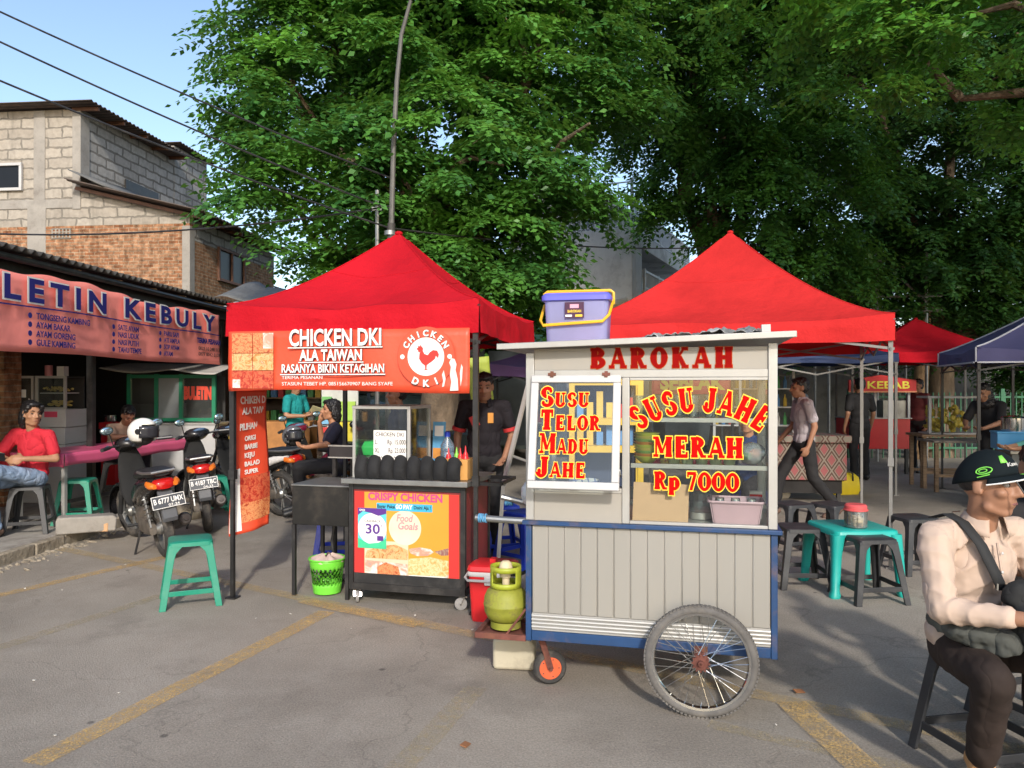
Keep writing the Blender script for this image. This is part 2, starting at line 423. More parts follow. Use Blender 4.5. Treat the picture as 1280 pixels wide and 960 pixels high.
def slab_text(parent, s, M, h, mats, outline=.05, w=None, arch=None, big_first=0, gap=.06, name='lettering', depth=.0012, squash=1.0):
    """red letters with a wider yellow letter behind each; M: plane, left baseline at origin"""
    x = 0; glyphs = []
    for k, ch in enumerate(s):
        if ch == ' ': x += .4; continue
        sc = big_first if (k == 0 and big_first) else 1.0
        adv, st = GL[ch]
        glyphs.append((x, sc, adv, st)); x += adv * sc * squash + gap
    total = x - gap
    k = (w / total) if w else h
    outs = []
    layers = ([(outline, mats[1], 0, 'outline')] if outline else []) + [(0, mats[0], depth, name)]
    for o, mt, z0, nm in layers:
        mb = MB(); zc = [z0]
        def quad(pts, T):
            zc[0] += depth * .02
            a = [T(px, py) for px, py in pts]
            vs = [Vector((q[0], q[1], z0)) for q in a] + [Vector((q[0], q[1], zc[0] + depth)) for q in a]
            n = len(a)
            mb.add(vs, [tuple(range(n, 2 * n))] + [(i, (i + 1) % n, (i + 1) % n + n, i + n) for i in range(n)], M)
        for gi, (gx, sc, adv, st) in enumerate(glyphs):
            zc[0] = z0
            if arch:
                R, span = arch
                ang = (gx + adv / 2 - total / 2) / total * span
                def T(px, py, gx=gx, adv=adv, ang=ang):
                    lx = (px - adv / 2) * h * squash * (w / (total * h) if w else 1); ly = py * h + R
                    return (R * 0 + lx * cos(ang) + ly * sin(ang), -lx * sin(ang) + ly * cos(ang) - R)
            else:
                def T(px, py, gx=gx, sc=sc):
                    return ((gx + px * sc * squash) * k, py * sc * h)
            for p in st:
                c = p[0]
                if c in 'vv2' and c != '2':
                    wv = (TV if c == 'v' else .12) / 2 + o
                    quad([(p[1] - wv, p[2] - o), (p[1] + wv, p[2] - o), (p[1] + wv, p[3] + o), (p[1] - wv, p[3] + o)], T)
                elif c == 'h':
                    wv = TH / 2 + o
                    quad([(p[1] - o, p[3] - wv), (p[2] + o, p[3] - wv), (p[2] + o, p[3] + wv), (p[1] - o, p[3] + wv)], T)
                elif c == 's':
                    y0 = p[2] if p[2] <= 0 else p[2] - SR
                    wv = p[3] / 2 + o
                    quad([(p[1] - wv, y0 - o), (p[1] + wv, y0 - o), (p[1] + wv, y0 + SR + o), (p[1] - wv, y0 + SR + o)], T)
                elif c == 'd':
                    _, x0, y0, x1, y1, th = p
                    dx = th / 2 + o * 1.15
                    e = o / (y1 - y0) if y1 != y0 else 0
                    xa, ya, xb, yb = x0 - (x1 - x0) * abs(e) , y0 - (y1 - y0) * abs(e), x1 + (x1 - x0) * abs(e), y1 + (y1 - y0) * abs(e)
                    quad([(xa - dx, ya), (xa + dx, ya), (xb + dx, yb), (xb - dx, yb)], T)
                elif c == 'b':
                    quad([(p[1] + (p[3] + o) * cos(tau * i / 12), p[2] + (p[3] + o) * sin(tau * i / 12)) for i in range(12)], T)
                elif c in 'ao':
                    if c == 'a': _, cx, cy, rx, ry, a0, a1 = p
                    else: _, cx, cy, rx, ry = p; a0, a1 = 0, 360
                    N = max(6, int(abs(a1 - a0) / 18)); eo = radians(12) * (o > 0) if c == 'a' and abs(a1 - a0) > 190 else 0
                    A = [radians(a0) - eo + (radians(a1 - a0) + 2 * eo) * i / N for i in range(N + 1)]
                    outer = []; inner = []
                    for a in A:
                        th = TH + (TV - TH) * abs(cos(a)) ** 1.3
                        outer.append((cx + (rx + th / 2 + o) * cos(a), cy + (ry + TH / 2 + o) * sin(a)))
                        inner.append((cx + max(.0, rx - th / 2 - o) * cos(a), cy + max(.0, ry - TH / 2 - o) * sin(a)))
                    zc[0] += depth * .02
                    for i in range(N):
                        zk = zc[0]; qs = [outer[i], outer[i + 1], inner[i + 1], inner[i]]
                        a_ = [T(*q) for q in qs]
                        vs = [Vector((q[0], q[1], z0)) for q in a_] + [Vector((q[0], q[1], zk + depth)) for q in a_]
                        mb.add(vs, [(4, 5, 6, 7), (0, 1, 5, 4), (2, 3, 7, 6)], M)
        mb.norecalc = False
        outs.append(mb.build(nm, mt, parent, smooth=0))
    return outs

# ================================================================== palette
M_ALU = mat('brushed_aluminium', (.42, .41, .385), .42, .35, .06, 4, dirt=(.35, .31, .25), dirt_amt=.35)
M_CREAM = mat('cream_panel', (.33, .305, .265), .5, 0, .05, 3, dirt=(.38, .33, .26), dirt_amt=.35)
M_WHITE = mat('white_paint', (.48, .47, .46), .45, 0, .05, 4, dirt=(.45, .42, .36), dirt_amt=.35)
M_BLUE = mat('blue_enamel', (.013, .05, .14), .45, 0, .15, 6, dirt=(.16, .09, .06), dirt_amt=.6)
M_STEEL = mat('dull_steel', (.32, .32, .31), .4, .8, .12, 8, dirt=(.14, .09, .06), dirt_amt=.4)
M_CHROME = mat('chrome', (.72, .72, .70), .16, 1.0, .04, 4)
M_RUST = mat('rusty_steel', (.16, .055, .04), .8, .2, .4, 14, dirt=(.22, .10, .05), dirt_amt=.7, bump=.3)
M_BLACK = mat('black_paint', (.018, .017, .017), .45, 0, .3, 8, dirt=(.10, .09, .08), dirt_amt=.35)
M_BLKPL = mat('black_plastic', (.022, .022, .023), .4, 0, .2, 10, dirt=(.12, .11, .10), dirt_amt=.3)
M_TYRE = mat('tyre_rubber', (.035, .033, .031), .85, 0, .25, 12, dirt=(.20, .17, .14), dirt_amt=.6, bump=.4, bscale=60)
M_DTYRE = mat('dusty_tyre_rubber', (.12, .112, .104), .9, 0, .25, 12, dirt=(.24, .21, .17), dirt_amt=.6, bump=.5, bscale=50)
M_GLASS = glassmat('clear_glass')
M_DIRTYG = glassmat('dusty_glass', haze=.05, hcol=(.5, .52, .5))
M_TRED = mat('red_tent_fabric', (.52, .010, .020), .85, 0, .13, 1.3, spec=.12, trans=.22, bump=.5, bscale=3.2, bdist=.07)
M_TRED2 = mat('orange_red_tent_fabric', (.60, .030, .030), .85, 0, .13, 1.3, spec=.12, trans=.22, bump=.5, bscale=3.2, bdist=.07)
M_NAVY = mat('navy_tent_fabric', (.09, .085, .20), .75, 0, .1, 2.5, trans=.15, bump=.25, bscale=7, bdist=.03)
M_PURP = mat('purple_tent_fabric', (.16, .08, .22), .75, 0, .1, 2.5, trans=.15)
M_BANR = mat('orange_banner_vinyl', (.72, .075, .030), .45, 0, .07, 1.6, bump=.35, bscale=5, bdist=.02)
M_BANR2 = mat('faded_red_banner_vinyl', (.88, .27, .23), .7, 0, .10, 1.2, spec=.15, bump=.25, bscale=4, bdist=.03)
M_LTRED = mat('red_letter_vinyl', (.50, .004, .003), .8, 0, .06, spec=.06)
M_LTYEL = mat('yellow_letter_vinyl', (.85, .58, .05), .4, 0, .04)
M_LTWH = mat('white_print', (.78, .76, .72), .5, 0, .04)
M_LTBLU = mat('blue_print', (.03, .03, .17), .8, 0, .06, spec=.08)
M_LTBLK = mat('black_print', (.02, .018, .018), .5, 0, .06)
M_TEAL = mat('teal_plastic', (.008, .225, .14), .38, 0, .08, 5, dirt=(.2, .24, .2), dirt_amt=.2)
M_TURQ = mat('turquoise_plastic', (.012, .36, .31), .38, 0, .08, 5)
M_GRYPL = mat('charcoal_plastic', (.028, .029, .032), .45, 0, .2, 6, dirt=(.10, .095, .09), dirt_amt=.4)
M_BLUPL = mat('blue_plastic', (.012, .04, .42), .35, 0, .1, 5)
M_REDPL = mat('red_plastic', (.62, .02, .025), .35, 0, .08, 5)
M_WOOD = mat('worn_wood', (.28, .18, .10), .75, 0, .3, 6, stretch=(1, 1, 12), bump=.3)
M_CONC = mat('weathered_concrete', (.31, .285, .25), .92, 0, .18, 5, dirt=(.15, .13, .11), dirt_amt=.7, dscale=2.5, bump=.5, bscale=24)
M_DARKW = mat('near_black_wall', (.022, .02, .019), .95, 0, .3, 3)  # near black: the eatery's interior shade is put into the wall colour

# ================================================================== the ground
def asphalt():
    m, t, p, out = newmat('asphalt')
    p.inputs['Specular IOR Level'].default_value = .35
    big = noise_fac(t, .55, detail=7, rough=.65, lo=.38, hi=.62)
    c = mixc(t, big, (.245, .214, .176), (.345, .303, .250))
    st = noise_fac(t, 1.7, detail=8, rough=.72, lo=.55, hi=.75, a=0, b=.65)
    c = mixc(t, st, c, (.155, .132, .108))
    du = noise_fac(t, .9, detail=9, rough=.78, lo=.50, hi=.72, a=0, b=.55, dist=.6)
    c = mixc(t, du, c, (.40, .36, .305))
    # dark drips and gum
    v = t.nodes.new('ShaderNodeTexVoronoi'); v.inputs['Scale'].default_value = 2.2
    tc = t.nodes.new('ShaderNodeTexCoord'); lk(t, tc.outputs['Object'], v.inputs['Vector'])
    r = t.nodes.new('ShaderNodeMapRange'); r.inputs[1].default_value = .03; r.inputs[2].default_value = .05; r.inputs[3].default_value = .7; r.inputs[4].default_value = 0
    lk(t, v.outputs['Distance'], r.inputs[0])
    c = mixc(t, r.outputs[0], c, (.07, .062, .056))
    # aggregate speckle
    g = noise_fac(t, 95, detail=4, rough=.8, lo=.3, hi=.7, a=.62, b=1.34)
    gc = t.nodes.new('ShaderNodeCombineColor')
    for k in range(3): lk(t, g, gc.inputs[k])
    c = mixc(t, 1.0, c, gc.outputs[0], 'MULTIPLY')
    # hairline cracks
    vc = t.nodes.new('ShaderNodeTexVoronoi'); vc.feature = 'DISTANCE_TO_EDGE'; vc.inputs['Scale'].default_value = .55
    nz = t.nodes.new('ShaderNodeTexNoise'); nz.inputs['Scale'].default_value = 2.5; nz.inputs['Detail'].default_value = 6
    vm = t.nodes.new('ShaderNodeVectorMath'); vm.operation = 'MULTIPLY_ADD'; vm.inputs[1].default_value = (.8, .8, 0)
    lk(t, tc.outputs['Object'], nz.inputs['Vector']); lk(t, nz.outputs['Color'], vm.inputs[0]); lk(t, tc.outputs['Object'], vm.inputs[2]); lk(t, vm.outputs[0], vc.inputs['Vector'])
    cr = t.nodes.new('ShaderNodeMapRange'); cr.inputs[1].default_value = .0015; cr.inputs[2].default_value = .0045; cr.inputs[3].default_value = .2; cr.inputs[4].default_value = 0
    lk(t, vc.outputs['Distance'], cr.inputs[0])
    c = mixc(t, cr.outputs[0], c, (.03, .027, .024))
    lk(t, c, p.inputs['Base Color'])
    rr = t.nodes.new('ShaderNodeMapRange'); rr.inputs[3].default_value = .92; rr.inputs[4].default_value = .7; lk(t, st, rr.inputs[0]); lk(t, rr.outputs[0], p.inputs['Roughness'])
    h = noise_fac(t, 110, detail=5, rough=.7, lo=0, hi=1)
    bumpn(t, h, p, .8, .008)
    return m
b = MB(); b.add([(-150, -40, 0), (150, -40, 0), (150, 260, 0), (-150, 260, 0)], [(0, 1, 2, 3)])
tag(b.build('road', asphalt(), smooth=0), None, None, kind='structure')

def worn(name, col, cover, scale=16):
    m, t, p, out = newmat(name)
    p.inputs['Roughness'].default_value = .8
    f = noise_fac(t, scale, detail=8, rough=.78, lo=.5 - cover, hi=.62 - cover * .4 + .1)
    n2 = noise_fac(t, 130, detail=2, lo=.35, hi=.6)
    mu = t.nodes.new('ShaderNodeMath'); mu.operation = 'MULTIPLY'; lk(t, f, mu.inputs[0]); lk(t, n2, mu.inputs[1])
    c = mixc(t, noise_fac(t, 5), tuple(x * .8 for x in col), col)
    lk(t, c, p.inputs['Base Color'])
    tr = t.nodes.new('ShaderNodeBsdfTransparent'); mx = t.nodes.new('ShaderNodeMixShader')
    lk(t, mu.outputs[0], mx.inputs[0]); lk(t, tr.outputs[0], mx.inputs[1]); lk(t, p.outputs[0], mx.inputs[2]); lk(t, mx.outputs[0], out.inputs[0])
    return m
W1 = worn('worn_orange_paint', (.70, .46, .17), .24)
W2 = worn('worn_yellow_paint', (.60, .44, .21), .17)
W3 = worn('faint_yellow_paint', (.50, .41, .25), .12)
def marking(p0, p1, w, m, z):
    p0 = Vector((*p0, z)); p1 = Vector((*p1, z)); d = (p1 - p0).normalized(); s = Vector((-d.y, d.x, 0)) * w / 2
    b = MB(); L = (p1 - p0).length; n = max(2, int(L / .2)); r = random.Random(int(abs(p0.x * 97)))
    vs = []
    for i in range(n + 1):
        c = p0.lerp(p1, i / n); e = 1 + r.uniform(-.08, .08)
        vs += [c - s * e, c + s * (2 - e)]
    b.add(vs, [(2 * i, 2 * i + 2, 2 * i + 3, 2 * i + 1) for i in range(n)])
    return tag(b.build('road_marking', m, smooth=0), None, None, kind='structure')
marking((-1.97, 3.15), (-1.27, 5.28), .13, W1, .004)
marking((-4.3, 7.32), (-1.0, 5.27), .12, W2, .008)
marking((-1.5, 5.53), (-.6, 4.95), .12, W1, .0115)
marking((-1.0, 5.27), (2.6, 2.98), .12, W2, .008)
marking((-4.0, 5.3), (-3.1, 7.05), .12, W1, .004)
marking((-3.25, 4.0), (-2.35, 6.3), .11, W3, .004)
marking((-.18, 3.95), (-.62, 2.6), .12, W3, .004)
marking((1.36, 3.75), (1.44, 2.8), .15, W1, .012)
marking((.9, 3.52), (2.3, 2.72), .09, W3, .004)

# pavement, kerb and broken edge on the left
SA = math.atan(.05)                       # the lane runs slightly to the right of the view
Mst = Matrix.Translation((-5, 7.5, 0)) @ Matrix.Rotation(-SA, 4, 'Z')
M_PAVE = mat('pavement_concrete', (.34, .31, .27), .92, 0, .15, 3, dirt=(.13, .11, .09), dirt_amt=.7, dscale=2, bump=.5, bscale=30)
b = MB(); b.bb(-14, .57, -8, 9, -.1, .11)
tag(b.build('pavement', M_PAVE, bevel=.01).__class__ and bpy.data.objects['pavement'], None, None, kind='structure')
bpy.data.objects['pavement'].matrix_world = Mst
M_KERB = mat('crumbling_kerb', (.33, .28, .21), .95, 0, .25, 6, dirt=(.20, .16, .11), dirt_amt=.8, dscale=4, bump=.9, bscale=18, bdist=.02)
b = MB(); rk = random.Random(4)
y = -8
while y < 9:
    L = rk.uniform(.35, .6)
    b.bb(.575, .65 + rk.uniform(-.012, .012), y + .008, y + L, -.1, .115 + rk.uniform(-.012, .006)); y += L
ko = b.build('kerb', M_KERB, bevel=.012, seg=2); ko.matrix_world = Mst; tag(ko, None, None, kind='structure')
b = MB()
for k in range(700):
    s_ = .008 + .03 * rk.random() ** 3
    b.ball((.66 + abs(rk.gauss(0, .11)), rk.uniform(-4, 3.5), s_ * .12), s_, s_ * rk.uniform(.7, 1.3), s_ * rk.uniform(.25, .5), 6, rotm(rk.uniform(0, 40), 0, rk.uniform(0, 180)))
ko = b.build('rubble', M_KERB, smooth=20); ko.matrix_world = Mst
tag(ko, 'crumbled pale rubble lying along the broken kerb', 'rubble', kind='stuff')
# small litter on the asphalt
M_LITR = mat('pale_litter', (.5, .47, .42), .8)
b = MB()
for k in range(22):
    x, y = rk.uniform(-4, 3), rk.uniform(2.6, 7.5)
    s_ = rk.uniform(.004, .010)
    b.box((x, y, .004 + s_ * .3), (s_ * 2, s_ * 1.2, s_ * .5), rotm(rk.uniform(-15, 15), rk.uniform(-15, 15), rk.uniform(0, 180)))
tag(b.build('litter', M_LITR, smooth=0), 'tiny pale scraps of litter scattered over the asphalt', 'litter', kind='stuff')
M_DLEAF = mat('dry_leaf', (.28, .12, .05), .8)
b = MB()
for x, y, a in ((1.45, 3.88, 20), (-.2, 3.3, 70), (.95, 4.3, 120)):
    b.box((x, y, .012), (.055, .03, .004), rotm(12, 8, a))
tag(b.build('dry_leaves', M_DLEAF, smooth=0), 'dry brown leaves lying on the asphalt', 'leaves', kind='stuff')

# ================================================================== brick house
def corrugated(mb, x0, z0, x1, z1, y0, y1, pitch=.09, amp=.018, n=4, along='y'):
    """sheet sloping from (x0,z0) to (x1,z1); waves run along y"""
    N = int((y1 - y0) / pitch * 6)
    def fn(u, v):
        y = y0 + (y1 - y0) * u; x = x0 + (x1 - x0) * v
        return (x, y, z0 + (z1 - z0) * v + amp * sin(tau * (y - y0) / pitch))
    mb.grid(fn, N, n)
M_BRX = brickmat('brick_wall_front', 'x', (.30, .125, .06), (.46, .25, .14), (.40, .30, .20), .22, .070, .009, stain=(.17, .11, .075), stain_amt=.6, noisevar=.85)
M_BRY = brickmat('brick_wall_end', 'y', (.28, .13, .065), (.40, .23, .13), (.36, .27, .18), .22, .070, .009, stain=(.20, .15, .10), stain_amt=.5, noisevar=.6)
M_BLX = brickmat('block_wall_front', 'x', (.42, .375, .315), (.34, .30, .25), (.21, .19, .16), .62, .215, .022, warp=.05, stain=(.36, .30, .23), stain_amt=.55, bump=.5, noisevar=.25)
M_BLY = brickmat('block_wall_end', 'y', (.40, .38, .35), (.33, .31, .28), (.17, .155, .135), .62, .215, .028, warp=.04, stain=(.34, .31, .27), stain_amt=.4, bump=.5, noisevar=.25)
M_ROOFD = mat('dark_roof_sheet', (.11, .085, .07), .8, .1, .3, 5, dirt=(.14, .08, .05), dirt_amt=.7)
M_ROOFR = mat('rusty_roof_sheet', (.19, .075, .05), .85, .1, .35, 5, dirt=(.10, .06, .05), dirt_amt=.7)
M_TARP = mat('grey_tarpaulin', (.13, .13, .125), .7, 0, .2, 3, bump=.5, bscale=5, bdist=.05)
M_FRAMEW = mat('brown_window_frame', (.13, .06, .035), .7, 0, .25, 8)
M_DGLASS = mat('dark_window_glass', (.012, .014, .018), .35, 0, .1, 3, spec=.2)
H = thing('brick_house', 'unplastered two storey house of orange brick and pale blocks behind the eatery', 'house', (-6.72, 16, 0), -math.atan(.1))
b = MB(); b.bb(-14, 0, 0, .2, 0, 4.95); b.build('front_wall', M_BRX, H)
b = MB(); b.bb(-.2, .004, .202, 4.3, 0, 4.62); b.build('end_wall', M_BRY, H)
b = MB()
b.prism([(-14, 4.955), (0, 4.955), (0, 5.12), (-2.44, 5.72), (-2.44, 7.42), (-14, 7.42)], .012, .2); b.build('upper_front_wall', M_BLX, H)
b = MB(); b.bb(-.2, .008, .202, 4.3, 4.625, 5.05); b.build('block_course', M_BLY, H)
b = MB(); b.bb(-2.6, -2.43, .202, 3.7, 4.9, 7.42); b.bb(-2.9, -2.42, 3.702, 5.4, 3, 7.8); b.build('upper_end_wall', M_BLY, H)
b = MB(); b.bb(-3.62, -3.2, -.012, .1, 0, 5.5); b.bb(-2.60, -2.412, -.008, .3, 5.3, 7.42); b.bb(-3.48, -3.22, -.006, .1, 5.5, 7.42); b.bb(-14, -2.42, -.004, .1, 5.33, 5.52); b.bb(-.16, .012, -.010, .2, 0, 4.9)
b.build('column', M_CONC, H, bevel=.01)
b = MB(); corrugated(b, -2.5, 5.84, .5, 5.10, -.4, 4.7, .15, .02); b.build('lean_to_roof', M_ROOFD, H, solid=.012)
b = MB()
for y in (-.1, .7, 1.6, 2.5, 3.4, 4.2): b.bar((-2.45, y, 5.72), (.4, y, 5.02), .05, .07)
b.build('rafter', M_FRAMEW, H)
b = MB(); corrugated(b, -14, 7.50, -1.95, 7.46, -.35, 3.75, .15, .02); corrugated(b, -14, 7.9, -2.2, 7.85, 3.6, 5.6, .15, .02); b.build('roof', M_ROOFD, H, solid=.012)
for y in (0, .9, 1.8, 2.7, 3.5):
    b = MB(); b.bar((-2.6, y, 7.42), (-2.0, y, 7.40), .05, .08); b.build('roof_beam', M_FRAMEW, H)
def window(parent, x0, x1, z0, z1, axis, pos, mframe, npane=2, name='window'):
    fr = MB(); gl = MB(); t_ = .06; s = 1
    def bx(mb, a0, a1, c0, c1, d0, d1):
        if axis == 'x': mb.bb(a0, a1, pos - d1, pos - d0, c0, c1)
        else: mb.bb(pos + d0, pos + d1, a0, a1, c0, c1)
    bx(fr, x0 - t_, x1 + t_, z0 - t_, z0, .0, .06); bx(fr, x0 - t_, x1 + t_, z1, z1 + t_, .0, .06)
    for k in range(npane + 1):
        xx = x0 + (x1 - x0) * k / npane
        w = t_ if k in (0, npane) else t_ * .8
        a0 = xx - (t_ if k == 0 else w / 2 if k < npane else 0); a1 = a0 + w
        bx(fr, a0, a1, z0, z1, .002, .055)
    f = fr.build(name, mframe, parent, bevel=.004)
    bx(gl, x0, x1, z0, z1, .004, .012)
    gl.build('pane', M_DGLASS, f)
    return f
window(H, 1.25, 2.45, 3.98, 4.62, 'y', .006, M_FRAMEW)
window(H, -4.35, -3.78, 5.78, 6.25, 'x', 0, M_WHITE, 1)
b = MB()
for i in range(6):
    b.bb(-3.06 + i * .08, -3.03 + i * .08, -.02, .02, 4.68, 4.90)
for k in range(4): b.bb(-3.06, -2.62, -.018, .018, 4.68 + k * .065, 4.705 + k * .065)
b.build('vent_block', M_BLX, H)
b = MB(); b.add([(-2.40, -.42, 6.02), (-2.38, 1.5, 6.12), (-1.5, 1.3, 5.72), (-1.62, -.45, 5.66)], [(0, 1, 2, 3)]); b.build('roof_flap', M_TARP, H, solid=.02)
b = MB(); b.bb(-2.41, -2.38, 1.55, 2.9, 5.9, 6.35); b.build('rubber_sheet', M_BLACK, H)

# low rusty shed beside the house
S = thing('rusty_shed', 'low shed with rust red roof under the trees beside the brick house', 'shed', (-6.3, 20.5, 0), -.1)
b = MB(); corrugated(b, 0, 4.2, 1.7, 3.45, -.2, 2.5, .15, .02); b.build('roof', M_ROOFR, S, solid=.012)
b = MB(); b.bb(0, 1.45, .1, 2.2, 0, 3.4); b.build('wall', M_CONC, S)
b = MB(); b.bb(.2, 1.1, .02, .098, .1, 2.2); b.build('door', M_FRAMEW, S)

# ================================================================== the eatery on the left
E = thing('open_eatery', 'open fronted dark eatery with corrugated roof edge left of the lane', 'eatery', (-5, 7.5, .11), -SA)
M_TILE = mat('dark_cement_floor', (.12, .11, .10), .6, 0, .2, 3)
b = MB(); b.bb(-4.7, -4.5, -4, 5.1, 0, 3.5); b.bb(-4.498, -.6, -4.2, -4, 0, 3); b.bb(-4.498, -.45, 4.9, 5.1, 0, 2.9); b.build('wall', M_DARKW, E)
b = MB(); b.bb(-1.45, -1.15, 1.62, 1.92, 0, 2.9); b.build('brick_pillar', M_BRX, E)
b = MB(); corrugated(b, .36, 2.74, -4.8, 3.5, -4.2, 5.0, .13, .022, 6); b.build('roof', mat('dark_asbestos_sheet', (.065, .06, .055), .9, 0, .3, 5, dirt=(.13, .12, .10), dirt_amt=.6), E, solid=.014)
b = MB(); b.bb(.14, .20, -4.2, 4.95, 2.50, 2.66); b.build('fascia_beam', M_BLACK, E)
b = MB(); b.tube([(.3, -4.2, 2.66), (.3, 0, 2.655), (.3, 4.95, 2.64)], .035, 10); b.build('gutter', M_BLKPL, E)
for y in (-2.2, 1.35, 4.85):
    b = MB(); b.bb(.03, .10, y, y + .07, 0, 2.5); b.build('post', M_BLACK, E)
b = MB()
for y in np.arange(-4, 5, .8): b.bar((.3, y, 2.66), (-4.5, y, 3.36), .05, .07)
b.build('rafter', M_WOOD, E)
b = MB(); b.bb(-2.9, -2.3, 2.4, 3.6, 0, .8); b.bb(-3.2, -2.6, .9, 2.2, 0, .75); b.build('inner_counter', mat('red_counter', (.22, .03, .03), .6), E)
b = MB(); b.bb(-4.48, -4.44, .6, 1.5, 1.2, 2.0); b.bb(-4.48, -4.44, 2.2, 2.8, 1.4, 2.0); b.build('wall_poster', mat('faded_poster', (.22, .2, .18), .7, var=.5, scale=3), E)

# banner of the eatery
Bn = thing('menu_banner', 'long faded red banner with blue letters LETIN KEBULY and a menu list', 'banner', (-5, 7.5, 0), -SA)
def bz(s):           # droop of the banner along its length
    return .03 * sin(s * 2.1) - .03 * s / 5
def ban_fn(u, v):
    s = -3.2 + 7.4 * u
    x = .34 + .010 * sin(s * 3.3 + v * 2) * (1 - v * .6) + .006 * sin(s * 11 + v * 4)
    return (x, s, 1.88 + .76 * v + bz(s) * (.3 + .7 * v) + .012 * sin(s * 9) * v)
b = MB(); b.grid(ban_fn, 150, 10); b.build('vinyl_sheet', M_BANR2, Bn, solid=.003)
def ban_text(s, s0, z, h, w, m, bold, off=0.04, dep=.001, sp=1.0):
    M = Matrix(((0, 0, 1, .382 + off * .2), (1, 0, 0, s0), (0, 1, 0, z), (0, 0, 0, 1)))
    return text(Bn, s, m, M, h, w, bold, dep, 'LEFT', spacing=sp)
for wd_, s0, w in (('BULETIN', -1.30, 2.42), ('KEBULY', 1.5, 2.42)):
    ban_text(wd_, s0 - .012, 2.37 - .007, .226, w + .025, M_LTWH, .06, dep=.0008, sp=1.45)
    ban_text(wd_, s0, 2.37, .212, w, M_LTBLU, .035, off=.06, sp=1.45)
b = MB(); b.grid(lambda u, v: (.385, -3.1 + 7.2 * u, 2.31 + .014 * v + bz(-3.1 + 7.2 * u) * .3), 40, 1); b.build('blue_rule', M_LTBLU, Bn)
for s0, items, w0 in ((-1.36, ('NASI KAMBING', 'SOP KAMBING', 'TONGSENG', 'SATE KAMBING'), 1.0), (-.04, ('TONGSENG KAMBING', 'AYAM BAKAR', 'AYAM GORENG', 'GULE KAMBING'), .074), (1.37, ('SATE AYAM', 'NASI UDUK', 'NASI PUTIH', 'TAHU TEMPE'), .078), (2.42, ('PARU SAPI', 'ATI AMPLA', 'SOP AYAM', 'AYAM'), .08)):
    for k, it in enumerate(items):
        z = 2.205 - k * .086
        ban_text(it, s0, z, .060, None, M_LTBLU, .018, off=.06)
        b = MB(); b.prism([(.028 * cos(a * tau / 12), .028 * sin(a * tau / 12)) for a in range(12)], 0, .002, Matrix(((0, 1, 0, .384), (1, 0, 0, s0 - .075), (0, 0, 1, z + .028), (0, 0, 0, 1)))); b.build('bullet', M_LTBLU, Bn)
ban_text('TERIMA PESANAN', 3.36, 2.17, .07, .76, M_LTBLU, .04)
ban_text('0822 10 248 112', 3.40, 2.07, .05, .70, M_LTBLK, .0)
ban_text('0877 8042 8128', 3.40, 1.99, .05, .70, M_LTBLK, .0)

# grey tarpaulin awnings between the eatery and the house
b = MB(); b.grid(lambda u, v: (-5.0 + .95 * u, 12.7 + 1.3 * v, 2.72 + .38 * v - .22 * u + .04 * sin(u * 7 + v * 3)), 12, 8)
tag(b.build('tarp_awning', mat('pale_tarpaulin', (.42, .40, .36), .7, 0, .15, 3), solid=.006), 'pale grey tarpaulin awning past the end of the eatery roof', 'awning')
b = MB(); b.grid(lambda u, v: (-5.5 + 1.2 * u, 14.0 + 1.2 * v, 3.15 + .5 * v * (1 - abs(u - .4)) + .05 * sin(u * 9)), 12, 8)
tag(b.build('dark_tarp', M_TARP, solid=.006), 'dark grey tarpaulin draped below the brick wall window', 'tarpaulin')

# ================================================================== white concrete stair building behind
Cb = thing('concrete_building', 'pale concrete building with railed balconies seen between the two trees', 'building', (2.66, 17, 0), -math.atan2(2.74, 6))
M_WCON = mat('pale_concrete', (.72, .71, .68), .9, 0, .1, 2, dirt=(.25, .24, .21), dirt_amt=.6, dscale=1.2, bump=.2)
M_RAIL = mat('pale_railing', (.7, .7, .68), .6, .1, .1, 5)
# local: y runs back along the right face, -x along the left face
b = MB(); b.bb(-3, 0, 0, .25, 3.45, 5.08); b.bb(-3, .0, .252, 6.5, 4.75, 5.08); b.bb(-.25, 0.004, .252, .8, 2.9, 4.745); b.build('wall', M_WCON, Cb, bevel=.01)
b = MB(); b.bb(-3, -.9, 1.2, 6.5, 2.6, 4.74); b.bb(-3, -1.3, .6, 6, 5.1, 6.35); b.build('inner_wall', mat('grey_render', (.30, .30, .29), .9, 0, .1, 2), Cb)
b = MB(); b.bb(-1.0, .05, 1.0, 6.5, 3.35, 3.6); b.bb(-.07, .05, 1.0, 6.5, 3.6, 3.8); b.build('balcony_slab', M_WCON, Cb, bevel=.01)
for nm, x, y0, y1, z0, z1 in (('balcony_railing', 0, 1.0, 6.4, 3.8, 4.22), ('roof_railing', -.05, .1, 6.4, 5.08, 5.62)):
    b = MB(); b.bb(x - .02, x + .03, y0, y1, z1, z1 + .05); b.bb(x - .015, x + .02, y0, y1, z0 + .05, z0 + .08)
    for y in np.arange(y0, y1, .11): b.bb(x - .01, x + .012, y, y + .022, z0, z1)
    for y in np.arange(y0, y1, 1.3): b.bb(x - .03, x + .035, y, y + .06, z0, z1 + .08)
    b.build(nm, M_RAIL, Cb)
b = MB(); b.bb(-3, 0, .08, .12, 5.60, 5.65); b.bb(-3, 0, .08, .12, 5.14, 5.17); b.bb(-3, 0, .09, .11, 6.1, 6.13)
for x in np.arange(-3, 0, .11): b.bb(x, x + .022, .09, .11, 5.08, 5.6)
for x in np.arange(-3, 0, .22): b.bb(x, x + .015, .095, .11, 5.6, 6.1)
b.bb(-.06, 0, .06, .12, 5.08, 6.2)
b.build('front_railing', M_RAIL, Cb)
